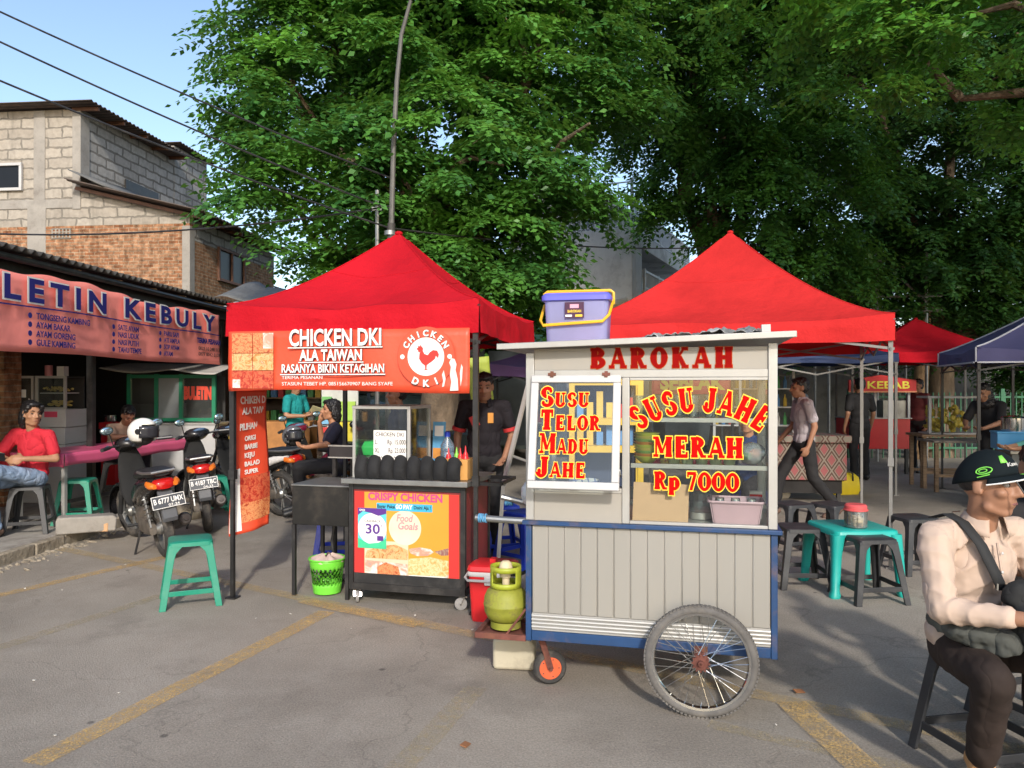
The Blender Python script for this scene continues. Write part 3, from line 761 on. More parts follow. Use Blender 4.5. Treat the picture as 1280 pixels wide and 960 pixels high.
b = MB(); b.bb(-2.6, -2.2, .3, .7, 0, 3.45); b.bb(-.5, -.15, 1.1, 1.5, 0, 3.35); b.bb(-.5, -.15, 5.6, 6, 0, 3.35); b.build('pillar', M_WCON, Cb)
b = MB(); b.add([(-2.9, -.15, 2.9), (-.1, -.15, 3.44), (-.1, .9, 3.44), (-2.9, .9, 2.9)], [(0, 1, 2, 3)]); b.build('stair_soffit', M_WCON, Cb, solid=.15)
b = MB(); b.bb(-.89, -.87, 1.6, 2.4, 3.7, 4.6); b.bb(-.89, -.87, 3.2, 4.4, 3.7, 4.6); b.build('window', M_DGLASS, Cb)
b = MB(); corrugated(b, -3.2, 6.5, -1.1, 6.25, .5, 6.0, .15, .02); b.build('roof', M_ROOFD, Cb, solid=.012)

# ================================================================== low shops and walls that close the view
def shop(name, label, x0, x1, y, z, mw, mroof, depth=3.0, shutters=None):
    o = thing(name, label, 'shop', (x0, y, 0))
    W = x1 - x0
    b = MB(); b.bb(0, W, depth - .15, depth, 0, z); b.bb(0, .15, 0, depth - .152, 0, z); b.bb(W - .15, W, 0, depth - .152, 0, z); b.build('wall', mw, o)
    b = MB(); corrugated(b, -.3, z + .05, W + .3, z + .05, -.6, depth, .15, .02, 2); rf = b.build('roof', mroof, o, solid=.012)
    b = MB(); b.bb(0, W, -.02, .06, z - .35, z); b.build('fascia', mw, o)
    return o
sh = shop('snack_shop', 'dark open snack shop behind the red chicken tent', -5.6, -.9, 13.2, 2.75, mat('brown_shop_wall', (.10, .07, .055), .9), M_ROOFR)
b = MB(); b.bb(.9, 2.2, -.3, .2, 0, .96); b.bb(2.6, 3.5, .2, .6, 0, 1.1); b.build('counter', mat('orange_wood_counter', (.45, .20, .06), .6, 0, .2), sh, bevel=.01)
b = MB()
for k in range(3): b.bb(.3, 4.4, 2.3, 2.8, .8 + k * .5, .83 + k * .5)
b.build('shelf', M_WOOD, sh)
b = MB(); rs = random.Random(3)
bcols = [mat('pack_%d' % i, c, .5) for i, c in enumerate(((.5, .05, .05), (.6, .4, .05), (.1, .25, .5), (.5, .5, .48), (.1, .35, .12)))]
for k in range(3):
    for i in range(26):
        b.mi = rs.randrange(5); x = .4 + i * .15; b.bb(x, x + .11, 2.4, 2.6, .83 + k * .5, .83 + k * .5 + rs.uniform(.15, .33))
b.build('packets', bcols, sh)['kind'] = 'stuff'
b = MB(); b.bb(2.5, 3.3, 2.8, 2.84, 1.0, 2.2); b.bb(1.0, 1.6, 2.8, 2.84, 1.2, 2.2); b.build('poster', mat('shop_poster', (.35, .33, .3), .6, var=.5, scale=4), sh)

mk = shop('market_shop', 'grey green shop building behind the purple awning', -.75, 4.6, 16.2, 2.95, mat('grey_green_wall', (.16, .19, .17), .9, 0, .2, 2), M_ROOFD)
b = MB()
for k in range(4):
    x = .25 + k * 1.25
    b.bb(x, x + 1.0, .07, .12, .3, 2.3)
b.build('shutter', mat('grey_shutter', (.10, .12, .13), .6, .2, .2, 3), mk)
b = MB(); b.bb(.3, 2.0, -.06, -.03, 2.42, 2.8); b.build('sign', mat('teal_sign', (.08, .30, .26), .6, 0, .2, 2), mk)
wl = MB(); wl.bb(4.6, 30, 21, 21.2, 0, 2.6)
for x in np.arange(4.7, 30, 2.4): wl.bb(x, x + .25, 20.93, 21.24, 0, 2.68)
tag(wl.build('boundary_wall', mat('grey_boundary_wall', (.20, .19, .17), .92, 0, .2, 1.5, dirt=(.07, .07, .05), dirt_amt=.8, dscale=1), bevel=.01), 'grey boundary wall behind the right hand stalls', 'wall')
wl = MB(); wl.bb(-26, -6.6, 24, 24.2, 0, 3.2); wl.bb(-6.6, 4.5, 26, 26.2, 0, 3.0)
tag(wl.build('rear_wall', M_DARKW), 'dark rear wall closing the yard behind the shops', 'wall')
# green fence
b = thing('green_fence', 'green steel bar fence behind the tables on the right', 'fence', (7.3, 16.6, 0))
f = MB(); f.bb(0, 5, 0, .04, 1.3, 1.34); f.bb(0, 5, 0, .04, .2, .24)
for x in np.arange(0, 5, .12): f.bb(x, x + .02, .01, .03, .0, 1.42)
f.build('bars', mat('green_fence_paint', (.03, .14, .07), .5), b)
for x in (0, 1.65, 3.3, 5):
    f = MB(); f.bb(x - .04, x + .04, -.02, .06, 0, 1.5); f.build('post', mat('green_fence_paint', (.03, .14, .07), .5), b)

# steel frame seen above the right tent
Sf = thing('steel_scaffold', 'grey steel pipe scaffold rising behind the right red tent', 'scaffold', (6.6, 16.0, 0), -.15)
f = MB()
for x in (0, .95, 1.9):
    for y in (0, 1.2): f.tube([(x, y, 0), (x, y, 4.3)], .03, 6)
f.build('upright', M_STEEL, Sf)
f = MB()
for z in (2.2, 3.1, 3.4, 4.0):
    for y in (0, 1.2): f.tube([(-.3, y, z), (2.2, y, z)], .025, 6)
for x in (0, .95, 1.9):
    f.tube([(x, 0, 3.1), (x, 1.2, 3.1)], .025, 6); f.tube([(x, 0, 4.0), (x, 1.2, 4.0)], .025, 6)
f.build('rail', M_STEEL, Sf)
f = MB(); f.tube([(-.2, 0, 4.2), (.95, 0, 3.1)], .025, 6); f.tube([(.95, 0, 4.2), (2.1, 0, 3.1)], .025, 6); f.tube([(0, 1.2, 2.2), (1.9, 1.2, 4)], .025, 6); f.build('brace', M_STEEL, Sf)

# ================================================================== poles and wires
Up = thing('utility_pole', 'tall dark utility pole curving up through the middle tree', 'pole', (-1.46, 9.2, 0))
f = MB(); f.tube([(-.02, 0, 0), (0, 0, 2.1), (.015, 0, 3.5)], [.052, .052, .048], 12); f.build('lower_shaft', mat('dark_pole_paint', (.06, .055, .05), .7, .2, .3, 4, dirt=(.15, .12, .1), dirt_amt=.5), Up)
f = MB(); f.tube([(.015, 0, 3.45), (.04, 0, 4.4), (.08, 0, 5.2), (.14, -.03, 5.75), (.26, -.1, 6.12)], [.034, .031, .028, .025, .022], 10); f.build('upper_shaft', mat('grey_pole_paint', (.12, .115, .105), .6, .3, .2, 6), Up)
for z in (3.05, 3.36):
    f = MB(); f.lathe([(.07, z), (.07, z + .05)], 12); f.build('clamp', M_STEEL, Up)
f = MB(); f.tube([(-1.65, 9.4, 0), (-1.65, 9.4, 3.95)], .026, 8); f.bb(-1.71, -1.59, 9.37, 9.43, 3.7, 3.74)
tag(f.build('slim_pole', M_STEEL), 'slim grey steel pole standing left of the tall utility pole', 'pole')
def wire(px0, py0, d0, px1, py1, d1, label, sag=.12, r=.011):
    a = P(px0, py0, d0); c = P(px1, py1, d1)
    pts = [a.lerp(c, i / 24) - Vector((0, 0, sag * 4 * (i / 24) * (1 - i / 24))) for i in range(25)]
    f = MB(); f.tube(pts, r, 5)
    tag(f.build('power_line', M_BLKPL), label, 'cable', 'overhead cables at upper left')
wire(-420, -190, 7.0, 487, 222, 9.2, 'topmost black overhead cable crossing the sky')
wire(-420, -155, 6.6, 487, 262, 9.2, 'middle black overhead cable crossing the sky')
wire(-420, -85, 6.2, 487, 285, 9.2, 'lowest of the three black cables crossing open sky')
wire(-300, 262, 11, 487, 258, 9.2, 'thin black cable passing across the face of the brick house', .35, .012)
wire(487, 285, 9.2, 1000, 300, 14.5, 'dark cable running right from the pole through the leaves', .2, .010)

# ================================================================== trees
def leaves_mesh(name, lobes, density, parent, m, leaf=.085, clump_r=.42, per=26, seed=1, droop=.55, nl=9, hang=0):
    """lobes: (centre, rx, ry, rz). Leaf clumps on sprays: every leaflet a small folded face."""
    r = np.random.default_rng(seed)
    C_, A_, Out = [], [], []
    for (c, rx, ry, rz) in lobes:
        area = 4.2 * ((rx * ry) ** 1.6 / 3 + (rx * rz) ** 1.6 / 3 + (ry * rz) ** 1.6 / 3) ** (1 / 1.6) * 3
        n = max(4, int(area * density / 3))
        d = r.normal(size=(n, 3)); d /= np.linalg.norm(d, axis=1)[:, None]
        rad = r.uniform(.35, 1.0, n) ** .55
        pos = np.array(c) + d * rad[:, None] * np.array((rx, ry, rz))
        C_.append(pos); Out.append(d)
    C_ = np.concatenate(C_); Out = np.concatenate(Out)
    n = len(C_)
    # sprays
    sc = r.uniform(.6, 1.35, n)
    idx = np.repeat(np.arange(n), per)
    m_ = len(idx)
    # each clump is a drooping twig with leaf sprays alternating along it
    azo = np.arctan2(Out[:, 1], Out[:, 0]) + r.normal(0, .9, n)
    tw = np.stack([np.cos(azo), np.sin(azo), r.normal(-.05, .25, n)], 1)
    LB = clump_r * r.uniform(1.2, 2.4, n) * sc
    s_ = (np.tile(np.arange(per), n) + r.uniform(0, 1, m_)) / per
    base = C_[idx] + tw[idx] * (LB[idx] * (s_ - .35))[:, None]
    base[:, 2] -= LB[idx] * (.30 + hang) * s_ ** 2
    base += r.normal(size=(m_, 3)) * clump_r * np.array((.16, .16, .07))
    turn = np.where(np.arange(m_) % 2 == 0, 1.0, -1.0) * r.uniform(.5, 1.25, m_) * (1.15 - .8 * s_)
    az = azo[idx] + turn
    dirv = np.stack([np.cos(az), np.sin(az), np.zeros(m_)], 1)
    dirv[:, 2] -= droop * r.uniform(.15, 1.15, m_) + hang * .8
    dirv /= np.linalg.norm(dirv, axis=1)[:, None]
    side = np.cross(dirv, np.array((0, 0, 1.0))) + r.normal(size=(m_, 3)) * .22
    side /= np.linalg.norm(side, axis=1)[:, None] + 1e-9
    up = np.cross(side, dirv)
    L = leaf * r.uniform(3.2, 5.2, m_)
    ii = np.repeat(np.arange(m_), nl); q = len(ii)
    k = np.tile(np.arange(nl), m_)
    tt = (k // 2 + 1) / ((nl + 1) / 2)
    sgn = np.where(k % 2 == 0, 1.0, -1.0)
    last = (k == nl - 1)
    sgn = np.where(last, 0, sgn)
    p0 = base[ii] + dirv[ii] * (L[ii] * tt)[:, None]
    p0[:, 2] -= (tt ** 2) * L[ii] * .25
    ld = dirv[ii] * np.where(last, 1, .45)[:, None] + side[ii] * sgn[:, None] + up[ii] * r.normal(0, .22, q)[:, None]
    ld[:, 2] -= .25
    ld /= np.linalg.norm(ld, axis=1)[:, None]
    lw = np.cross(ld, up[ii] + r.normal(size=(q, 3)) * .35); lw /= np.linalg.norm(lw, axis=1)[:, None] + 1e-9
    ln = leaf * r.uniform(.75, 1.25, q); wdt = ln * .29
    nrm = np.cross(ld, lw)
    v0 = p0; v2 = p0 + ld * ln[:, None]; mid = p0 + ld * (ln * .45)[:, None] - nrm * (ln * .06)[:, None]
    v1 = mid + lw * wdt[:, None]; v3 = mid - lw * wdt[:, None]
    V_ = np.stack([v0, v1, v2, v3], 1).reshape(-1, 3).astype(np.float32)
    nf = q
    me = bpy.data.meshes.new(name)
    me.vertices.add(nf * 4); me.vertices.foreach_set('co', V_.ravel())
    me.loops.add(nf * 4); me.loops.foreach_set('vertex_index', np.arange(nf * 4, dtype=np.int32))
    me.polygons.add(nf); me.polygons.foreach_set('loop_start', np.arange(0, nf * 4, 4, dtype=np.int32))
    me.update(calc_edges=True)
    me.materials.append(m)
    o = bpy.data.objects.new(name, me); COL.objects.link(o); o.parent = parent
    print(name, nf)
    return o, C_
M_BARK = mat('tree_bark', (.16, .115, .075), .95, 0, .3, 8, dirt=(.07, .06, .045), dirt_amt=.7, bump=.9, bscale=14, bdist=.03, stretch=(1, 1, .3))
LF_MID = leafmat('fresh_green_leaves', (.030, .115, .028), (.095, .28, .06), .42, .9)
LF_DARK = leafmat('deep_green_leaves', (.018, .062, .022), (.042, .135, .036), .32)  # darker leaf colour, partly in place of shade on the right-hand trees
LF_TWO = leafmat('mid_green_leaves', (.022, .085, .022), (.065, .20, .04), .38, .9)
LF_NEAR = leafmat('bright_green_leaves', (.034, .13, .026), (.09, .30, .055), .48)
def limbs(parent, base, r0, targets, seed=1, fork=3.0):
    r = random.Random(seed)
    b = MB(); base = Vector(base)
    f = Vector((base.x + .1, base.y, fork))
    n = 8
    b.tube([base, base + Vector((0, 0, .25)), base.lerp(f, .5) + Vector((.06, .03, 0)), f], [r0 * 1.35, r0 * 1.05, r0 * .9, r0 * .8], 14)
    tr = b.build('trunk', M_BARK, parent)
    for t in targets:
        t = Vector(t); b = MB()
        mid = f.lerp(t, .45) + Vector((r.uniform(-.3, .3), r.uniform(-.3, .3), .5))
        pts = []
        for i in range(9):
            u = i / 8
            pts.append((f - Vector((0, 0, .3))) * (1 - u) ** 2 + mid * 2 * u * (1 - u) + t * u * u + Vector((r.uniform(-.05, .05), r.uniform(-.05, .05), r.uniform(-.05, .05))))
        b.tube(pts, [r0 * (.55 - .45 * i / 8) for i in range(9)], 8)
        for j in range(6):
            s = pts[3 + j % 6]; e = s + Vector((r.uniform(-1, 1), r.uniform(-1, 1), r.uniform(-.1, .8)))
            b.tube([s, s.lerp(e, .5) + Vector((0, 0, .15)), e], [r0 * .16, r0 * .11, r0 * .05], 6)
        b.build('limb', M_BARK, parent)
def lobe(px, py, rx, ry, d, rd=None):
    k = d / 960
    return (P(px, py, d), rx * k, (rd or (rx + ry) / 2 * k * 1.0), ry * k)
T1 = thing('shade_tree', 'large green tree with drooping sprays behind the chicken tent', 'tree', (-1.15, 11.2, 0))
lb = [lobe(*a) for a in ((365, 105, 72, 80, 11.2), (325, 215, 38, 45, 10.6), (425, 40, 110, 90, 11.8), (425, 190, 95, 80, 10.6), (395, 300, 52, 32, 11), (560, 40, 130, 100, 11.2), (560, 180, 115, 90, 10.4),
      (690, 70, 115, 105, 11.6), (668, 205, 80, 70, 10.6), (600, 310, 95, 65, 10.6), (500, 240, 70, 60, 10.3), (450, 350, 60, 30, 11.2), (645, 325, 40, 45, 11.4), (500, -90, 230, 90, 11.2), (720, -80, 150, 90, 11.6), (762, 100, 30, 60, 11.2), (520, 300, 60, 50, 11.4), (630, 375, 75, 30, 12))]
bd = [(c - Vector((-1.15, 11.2, 0)), a, y, z) for c, a, y, z in lb]
leaves_mesh('crown', bd, 11.0, T1, LF_MID, .105, .42, 24, 5)
limbs(T1, (0, 0, 0), .30, [tuple(c - Vector((0, 0, z * .3))) for c, a, y, z in bd[::2]], 3, 3.0)

T2 = thing('dark_tree', 'tall dark green tree standing behind the right red tent', 'tree', (3.9, 14.2, 0))
lb = [lobe(*a) for a in ((855, 30, 62, 80, 13.2), (890, 140, 40, 60, 12.8), (930, 90, 95, 130, 14), (945, 240, 60, 70, 13.4), (832, 130, 45, 65, 15), (815, 165, 32, 45, 15.5), (845, 225, 40, 40, 14.5), (1010, 220, 85, 95, 14.2), (880, -90, 120, 100, 13.4), (1000, -60, 130, 110, 14.2), (1010, 325, 90, 40, 15.2))]
bd = [(c - Vector((3.9, 14.2, 0)), a, y, z) for c, a, y, z in lb]
leaves_mesh('crown', bd, 9.5, T2, LF_TWO, .105, .42, 24, 8, hang=.25)
limbs(T2, (0, 0, 0), .28, [tuple(c) for c, a, y, z in bd[::2]], 5, 2.8)
T3 = thing('far_tree', 'dark bushy tree at the right behind the kebab stall', 'tree', (9.4, 17, 0))
lb = [lobe(*a) for a in ((1090, 120, 120, 150, 16), (1210, 190, 120, 150, 16.5), (1150, 320, 130, 80, 17), (1290, 330, 100, 90, 17), (1200, -20, 180, 110, 16), (1330, 100, 90, 180, 16.5), (1250, 425, 110, 40, 18), (1060, 400, 60, 40, 18.5), (1340, 450, 90, 60, 18))]
bd = [(c - Vector((9.4, 17, 0)), a, y, z) for c, a, y, z in lb]
leaves_mesh('crown', bd, 7.0, T3, LF_DARK, .12, .5, 22, 9, hang=.1)
limbs(T3, (0, 0, 0), .30, [tuple(c) for c, a, y, z in bd[::2]], 6, 2.8)
# near tree whose branches hang in at the top right
T4 = thing('overhanging_tree', 'bright leafy tree whose branches hang in over the lane at top right', 'tree', (9.2, 6.6, 0))
lb = [(Vector(c), a, y, z) for c, a, y, z in (((3.3, 8.6, 6.7), 1.3, 1.5, 1.0), ((4.8, 7.6, 6.8), 1.8, 1.8, 1.4), ((6.4, 7.0, 8.0), 2.0, 2.2, 1.4), ((8.6, 7.0, 8.2), 2.6, 2.6, 2.0), ((6.4, 8.6, 8.8), 2.6, 2.2, 1.7), ((10.4, 9, 8.0), 2.2, 2.4, 1.8), ((4.4, 9.4, 8.0), 1.8, 1.6, 1.2), ((7.6, 9.6, 6.6), 1.5, 1.2, .9), ((3.1, 7.2, 5.6), .9, .8, .55), ((4.3, 7.4, 5.3), 1.1, .9, .7), ((5.4, 7.6, 5.1), .9, .8, .6), ((3.7, 8.2, 5.0), .7, .6, .45), ((4.9, 8.4, 4.7), .7, .6, .4), ((7, 3.2, 5.9), 1.8, 1.8, 1.1), ((9.4, 3.4, 5.9), 2.0, 2.0, 1.2), ((11.5, 3.6, 5.8), 1.8, 1.8, 1.2), ((6.6, 1.2, 6.3), 1.3, 1.5, .9), ((9, .8, 6.4), 1.8, 1.5, 1.0))]  # crown lobes beyond the view are added to shade the right background
bd = [(c - Vector((9.2, 6.6, 0)), a, y, z) for c, a, y, z in lb]
leaves_mesh('crown', bd, 4.6, T4, LF_NEAR, .085, .38, 22, 12)
limbs(T4, (0, 0, 0), .34, [tuple(c) for c, a, y, z in bd[::2]], 9, 4.0)
# two smaller ones filling behind
T5 = thing('small_tree', 'small leafy tree between the rusty shed and the utility pole', 'tree', (-4.0, 18, 0))
lb = [lobe(*a) for a in ((430, 330, 60, 45, 17.5), (380, 395, 50, 30, 17), (500, 370, 70, 50, 18), (580, 420, 80, 40, 18.5), (470, 430, 70, 25, 18))]
bd = [(c - Vector((-4.0, 18, 0)), a, y, z) for c, a, y, z in lb]
leaves_mesh('crown', bd, 5.0, T5, LF_MID, .10, .45, 20, 15)
limbs(T5, (0, 0, 0), .16, [tuple(c) for c, a, y, z in bd], 7, 2.0)
T6 = thing('trunk_tree', 'slender tree with a pale brown trunk behind the navy tent', 'tree', (8.7, 16.4, 0))
b = MB(); b.tube([(0, 0, 0), (.02, 0, 1.5), (.1, 0, 2.6), (.2, .1, 3.6)], [.17, .15, .13, .08], 12); b.build('trunk', mat('pale_bark', (.30, .19, .10), .9, 0, .3, 8, bump=.8, bscale=16, bdist=.02), T6)
leaves_mesh('crown', [(Vector((.4, .2, 3.9)), 1.4, 1.2, 1.0), (Vector((1.6, .6, 3.6)), 1.2, 1.2, .9), (Vector((-.7, .5, 4.3)), 1.0, 1.0, .8)], 8, T6, LF_DARK, .10, .45, 22, 19)

# ================================================================== the milk-ginger cart
CA = math.atan2(-.28, 1.182)
K = thing('food_cart', 'cream and aluminium push cart with blue frame and red BAROKAH lettering', 'food cart', (.07, 3.90, 0), CA)
KM = Matrix.Translation((.07, 3.90, 0)) @ Matrix.Rotation(CA, 4, 'Z')
def KW(u, v, z): return KM @ Vector((u, v, z))
L_, D_ = 1.215, .66
M_PLANK = mat('grooved_cream_panel', (.29, .275, .245), .5, .1, .04, 3, dirt=(.32, .29, .24), dirt_amt=.3, stretch=(1, 1, .25))
# lower body
b = MB()
n = 14; x0, x1 = .032, L_ - .032
for i in range(n):
    a = x0 + (x1 - x0) * i / n; c = x0 + (x1 - x0) * (i + 1) / n
    b.bb(a + .0014, c - .0014, .0, .02, .405, .848)
    b.bb(a + .003, a + .009, -.0025, .004, .41, .846)
b.bb(x0, x1, .004, .03, .31, .848)
b.build('front_panel', M_PLANK, K, bevel=.004)
b = MB()
for i in range(4): b.tube([(x0, -.002, .335 + i * .0185), (x1, -.002, .335 + i * .0185)], .0078, 8)
b.bb(x0, x1, -.001, .011, .318, .404)
b.build('ribbed_trim', M_ALU, K)
b = MB(); b.bb(0.031, L_ - .031, D_ - .02, D_, .31, .848); b.bb(0.002, .02, .02, D_ - .02, .31, .848); b.bb(L_ - .02, L_ - .002, .02, D_ - .02, .31, .848); b.bb(.02, L_ - .02, .03, D_ - .02, .30, .318)
b.build('side_panel', M_CREAM, K)
for u, v in ((0, -.006), (L_ - .03, -.006), (0, D_ - .03), (L_ - .03, D_ - .03)):
    b = MB(); b.bb(u, u + .03, v, v + .036, .262, .85); b.build('corner_post', M_BLUE, K, bevel=.003)
b = MB(); b.bb(0.031, L_ - .031, -.005, .03, .265, .315); b.bb(.031, L_ - .031, D_ - .03, D_, .265, .315); b.bb(0.001, .03, .031, D_ - .031, .265, .30); b.bb(L_ - .031, L_ - .001, .031, D_ - .031, .265, .30); b.build('base_rail', M_BLUE, K, bevel=.003)
b = MB(); b.bb(-.015, L_ + .02, -.022, D_ + .02, .851, .872); b.build('counter_ledge', M_BLUE, K, bevel=.003)
# upper cabinet: posts, rails, panels
for u0, u1, v in ((0, .042, 0), (L_ - .042, L_, 0), (.485, .522, 0), (0, .042, D_ - .04), (L_ - .042, L_, D_ - .04)):
    b = MB(); b.bb(u0, u1, v, v + .04, .873, 1.594 if u0 == .485 else 1.72 + .03 * u0); b.build('cabinet_post', M_ALU, K, bevel=.003)
b = MB()
b.bb(.043, L_ - .043, .004, .036, 1.595, 1.632); b.bb(.043, .484, .004, .036, 1.02, 1.045); b.bb(.523, L_ - .043, .004, .036, .873, .888); b.bb(.523, L_ - .043, .006, .034, 1.58, 1.594)
b.bb(.043, L_ - .043, D_ - .036, D_ - .004, 1.595, 1.632); b.bb(.043, L_ - .043, D_ - .036, D_ - .004, .873, .90)
b.bb(.004, .038, .041, D_ - .041, 1.595, 1.632); b.bb(L_ - .038, L_ - .004, .041, D_ - .041, 1.595, 1.632)
b.build('cabinet_rail', M_ALU, K, bevel=.002)
b = MB(); b.bb(.043, L_ - .043, .012, .024, 1.633, 1.725); b.bb(.043, L_ - .043, .0125, .025, 1.7255, 1.74); b.build('name_panel', M_CREAM, K)
b = MB(); b.bb(.043, L_ - .043, D_ - .024, D_ - .012, 1.633, 1.72); b.build('rear_name_panel', M_CREAM, K)
b = MB(); b.bb(.043, .484, .008, .024, .873, 1.019); b.build('lower_front_panel', M_CREAM, K)
b = MB(); b.bb(.02, L_ - .02, .037, D_ - .037, .873, .88); b.build('cabinet_floor', M_ALU, K)
b = MB(); b.bb(.527, L_ - .045, .016, .020, .889, 1.579); b.build('front_pane', M_GLASS, K)
b = MB(); b.bb(L_ - .022, L_ - .018, .042, D_ - .042, .88, 1.594); b.build('end_pane', M_GLASS, K)
b = MB(); b.bb(.018, .022, .042, D_ - .042, .88, 1.594); b.build('end_pane', M_GLASS, K)
for z, v1 in ((1.385, .34), (1.158, .42)):
    b = MB(); b.bb(.53, L_ - .045, .026, v1, z, z + .006); sh_ = b.build('shelf', M_DIRTYG, K)
    b = MB(); b.bb(.527, L_ - .043, .022, .034, z - .010, z + .012); b.build('shelf_edge', M_ALU, sh_, bevel=.001)
# awning window, hinged at the top
WA = radians(11.5)
WM = Matrix.Translation((.036, -.008, 1.602)) @ Matrix.Rotation(-WA, 4, 'X')
Ww, Wh = .448, .565
b = MB(); fw = .038
for a in ((0, Ww, -fw, 0), (0, Ww, -Wh, -Wh + fw), (0, fw, -Wh + fw + .0005, -fw - .0005), (Ww - fw, Ww, -Wh + fw + .0005, -fw - .0005)):
    b.bb(a[0], a[1], -.024, .0, a[2], a[3])
b.v = [tuple(WM @ Vector(v)) for v in b.v]
wf = b.build('awning_window', M_WHITE, K, bevel=.004)
b = MB(); b.bb(fw - .004, Ww - fw + .004, -.014, -.010, -Wh + fw - .004, -fw + .004); b.v = [tuple(WM @ Vector(v)) for v in b.v]; b.build('pane', M_GLASS, wf)
for x in (.085, .355):
    b = MB(); b.bb(x, x + .04, -.03, -.0245, -.004, .010); b.bb(x + .012, x + .028, -.031, -.0245, -.012, .018)
    b.v = [tuple(WM @ Vector(v)) for v in b.v]; b.build('hinge', M_RUST, wf)
for u in (.038, .478):
    b = MB(); b.tube([(u, .02, 1.10), WM @ Vector((.0 if u < .2 else Ww, -.006, -Wh + .1))], .0035, 6); b.build('stay_bar', M_CHROME, K)
# roof
RA = math.atan(.030)
RM = Matrix.Translation((-.13, 0, 1.738)) @ Matrix.Rotation(-RA, 4, 'Y')
b = MB(); b.bb(0, 1.42, -.08, D_ + .10, 0, .012); b.bb(-.002, 1.422, -.083, -.065, -.004, .026); b.bb(-.002, 1.422, D_ + .085, D_ + .103, -.004, .026)
b.v = [tuple(RM @ Vector(v)) for v in b.v]; b.build('roof', M_ALU, K, bevel=.003)
b = MB(); b.bb(1.27, 1.31, -.06, -.02, .012, .062); b.v = [tuple(RM @ Vector(v)) for v in b.v]; b.build('roof_stub', M_WHITE, K)
# lettering
slab_text(K, 'BAROKAH', plane_m((.328, .0105, 1.640), (1, 0, 0), (0, 0, 1)), .100, (mat('dark_red_letter', (.26, .005, .004), .8, spec=.06), mat('orange_letter_edge', (.45, .09, .02), .8, spec=.06)), outline=.03, w=.685, gap=.26, squash=1)
LM = (M_LTRED, M_LTYEL)
for k, (wd_, ww) in enumerate((('SUSU', .243), ('TELOR', .300), ('MADU', .245), ('JAHE', .238))):
    M = WM @ plane_m((.052 if k < 3 else .046, -.0155, -.160 - k * .116), (1, 0, 0), (0, 0, 1))
    slab_text(K, wd_, M, .073, LM, outline=.05, w=ww, big_first=1.38, gap=.13)
slab_text(K, 'SUSU JAHE', plane_m((.855, .0145, 1.428), (1, 0, 0), (0, 0, 1)), .118, LM, outline=.05, w=.60, gap=.10, arch=(.46, 1.32))
slab_text(K, 'MERAH', plane_m((.635, .0145, 1.205), (1, 0, 0), (0, 0, 1)), .100, LM, outline=.055, w=.425, gap=.12)
slab_text(K, 'Rp 7000', plane_m((.640, .0145, 1.046), (1, 0, 0), (0, 0, 1)), .088, LM, outline=.06, w=.40, gap=.10)
# handles and gas shelf
for v in (.02, D_ - .06):
    b = MB(); b.tube([(.03, v, .862), (-.13, v, .865), (-.27, v + (.0 if v < .1 else -.03), .870 + (.0 if v < .1 else .03))], .017, 10); h_ = b.build('push_handle', M_STEEL, K)
    b = MB(); rr = random.Random(2)
    for k in range(5): b.ring(.021, .004, Matrix.Translation((-.25 + k * .009, v, .869)) @ Matrix.Rotation(radians(80 + rr.uniform(-10, 10)), 4, 'Y'), 14, 6)
    b.build('rope', mat('blue_rope', (.10, .30, .50), .9), h_)
b = MB(); b.bb(-.27, .0, -.005, .02, .255, .285); b.bb(-.27, .0, .26, .285, .255, .285); b.bb(-.27, -.245, .021, .259, .255, .285); b.bb(-.244, -.001, .02, .26, .262, .268); b.build('gas_shelf', M_RUST, K, bevel=.002)
b = MB(); b.tube([(-.10, .0, .285), (0.0, .0, .42)], .006, 6); b.build('shelf_stay', M_RUST, K)
# wheels
def spoked(parent, u, v, r, name='wheel'):
    w = bpy.data.objects.new(name, None)
    M = Matrix.Translation((u, v, r)) @ Matrix.Rotation(pi / 2, 4, 'X')
    b = MB(); prof = []
    for i in range(13):
        a = tau * i / 12
        prof.append((r - .022 + .022 * cos(a), .022 * sin(a)))
    b.lathe(prof, 64, M, close=False)
    for k in range(84):       # tread blocks
        a = tau * k / 84
        for s in (-1, 1):
            c = Vector(((r - .003) * cos(a + s * .02), (r - .003) * sin(a + s * .02), s * .011))
            b.add([M @ (Matrix.Rotation(a + s * .02, 4, 'Z') @ Vector((r - .006 + dx, dy + s * dz * .5, s * .009 + dz))) for dx in (0, .0075) for dy in (-.006, .006) for dz in (-.007, .007)], [(0, 1, 3, 2), (4, 6, 7, 5), (0, 4, 5, 1), (2, 3, 7, 6), (0, 2, 6, 4), (1, 5, 7, 3)])
    wheel = b.build(name, M_DTYRE, parent, smooth=40)
    b = MB(); ri = r - .040
    b.lathe([(ri + .006, -.017), (ri - .006, -.015), (ri - .010, -.006), (ri - .010, .006), (ri - .006, .015), (ri + .006, .017), (ri + .004, 0), (ri + .006, -.017)], 64, M, close=False); b.build('rim', M_CHROME, wheel)
    b = MB()
    for k in range(36):
        a = tau * k / 36; s = 1 if k % 2 else -1; da = .95 if (k // 2) % 2 else -.95
        h = Vector((.030 * cos(a + da), .030 * sin(a + da), s * .022)); e = Vector(((ri - .008) * cos(a), (ri - .008) * sin(a), s * .003))
        b.tube([M @ h, M @ e], .0016, 5)
    b.build('spokes', M_CHROME, wheel)
    b = MB(); b.lathe([(.006, -.045), (.013, -.043), (.013, -.026), (.036, -.025), (.036, -.020), (.017, -.018), (.017, .018), (.036, .020), (.036, .025), (.013, .026), (.013, .043), (.006, .045)], 20, M)
    for k in range(12):
        a = tau * k / 12; b.box(M @ Vector((.038 * cos(a), .038 * sin(a), .030)), (.008, .008, .008))
    b.build('hub', M_RUST, wheel)
    return wheel
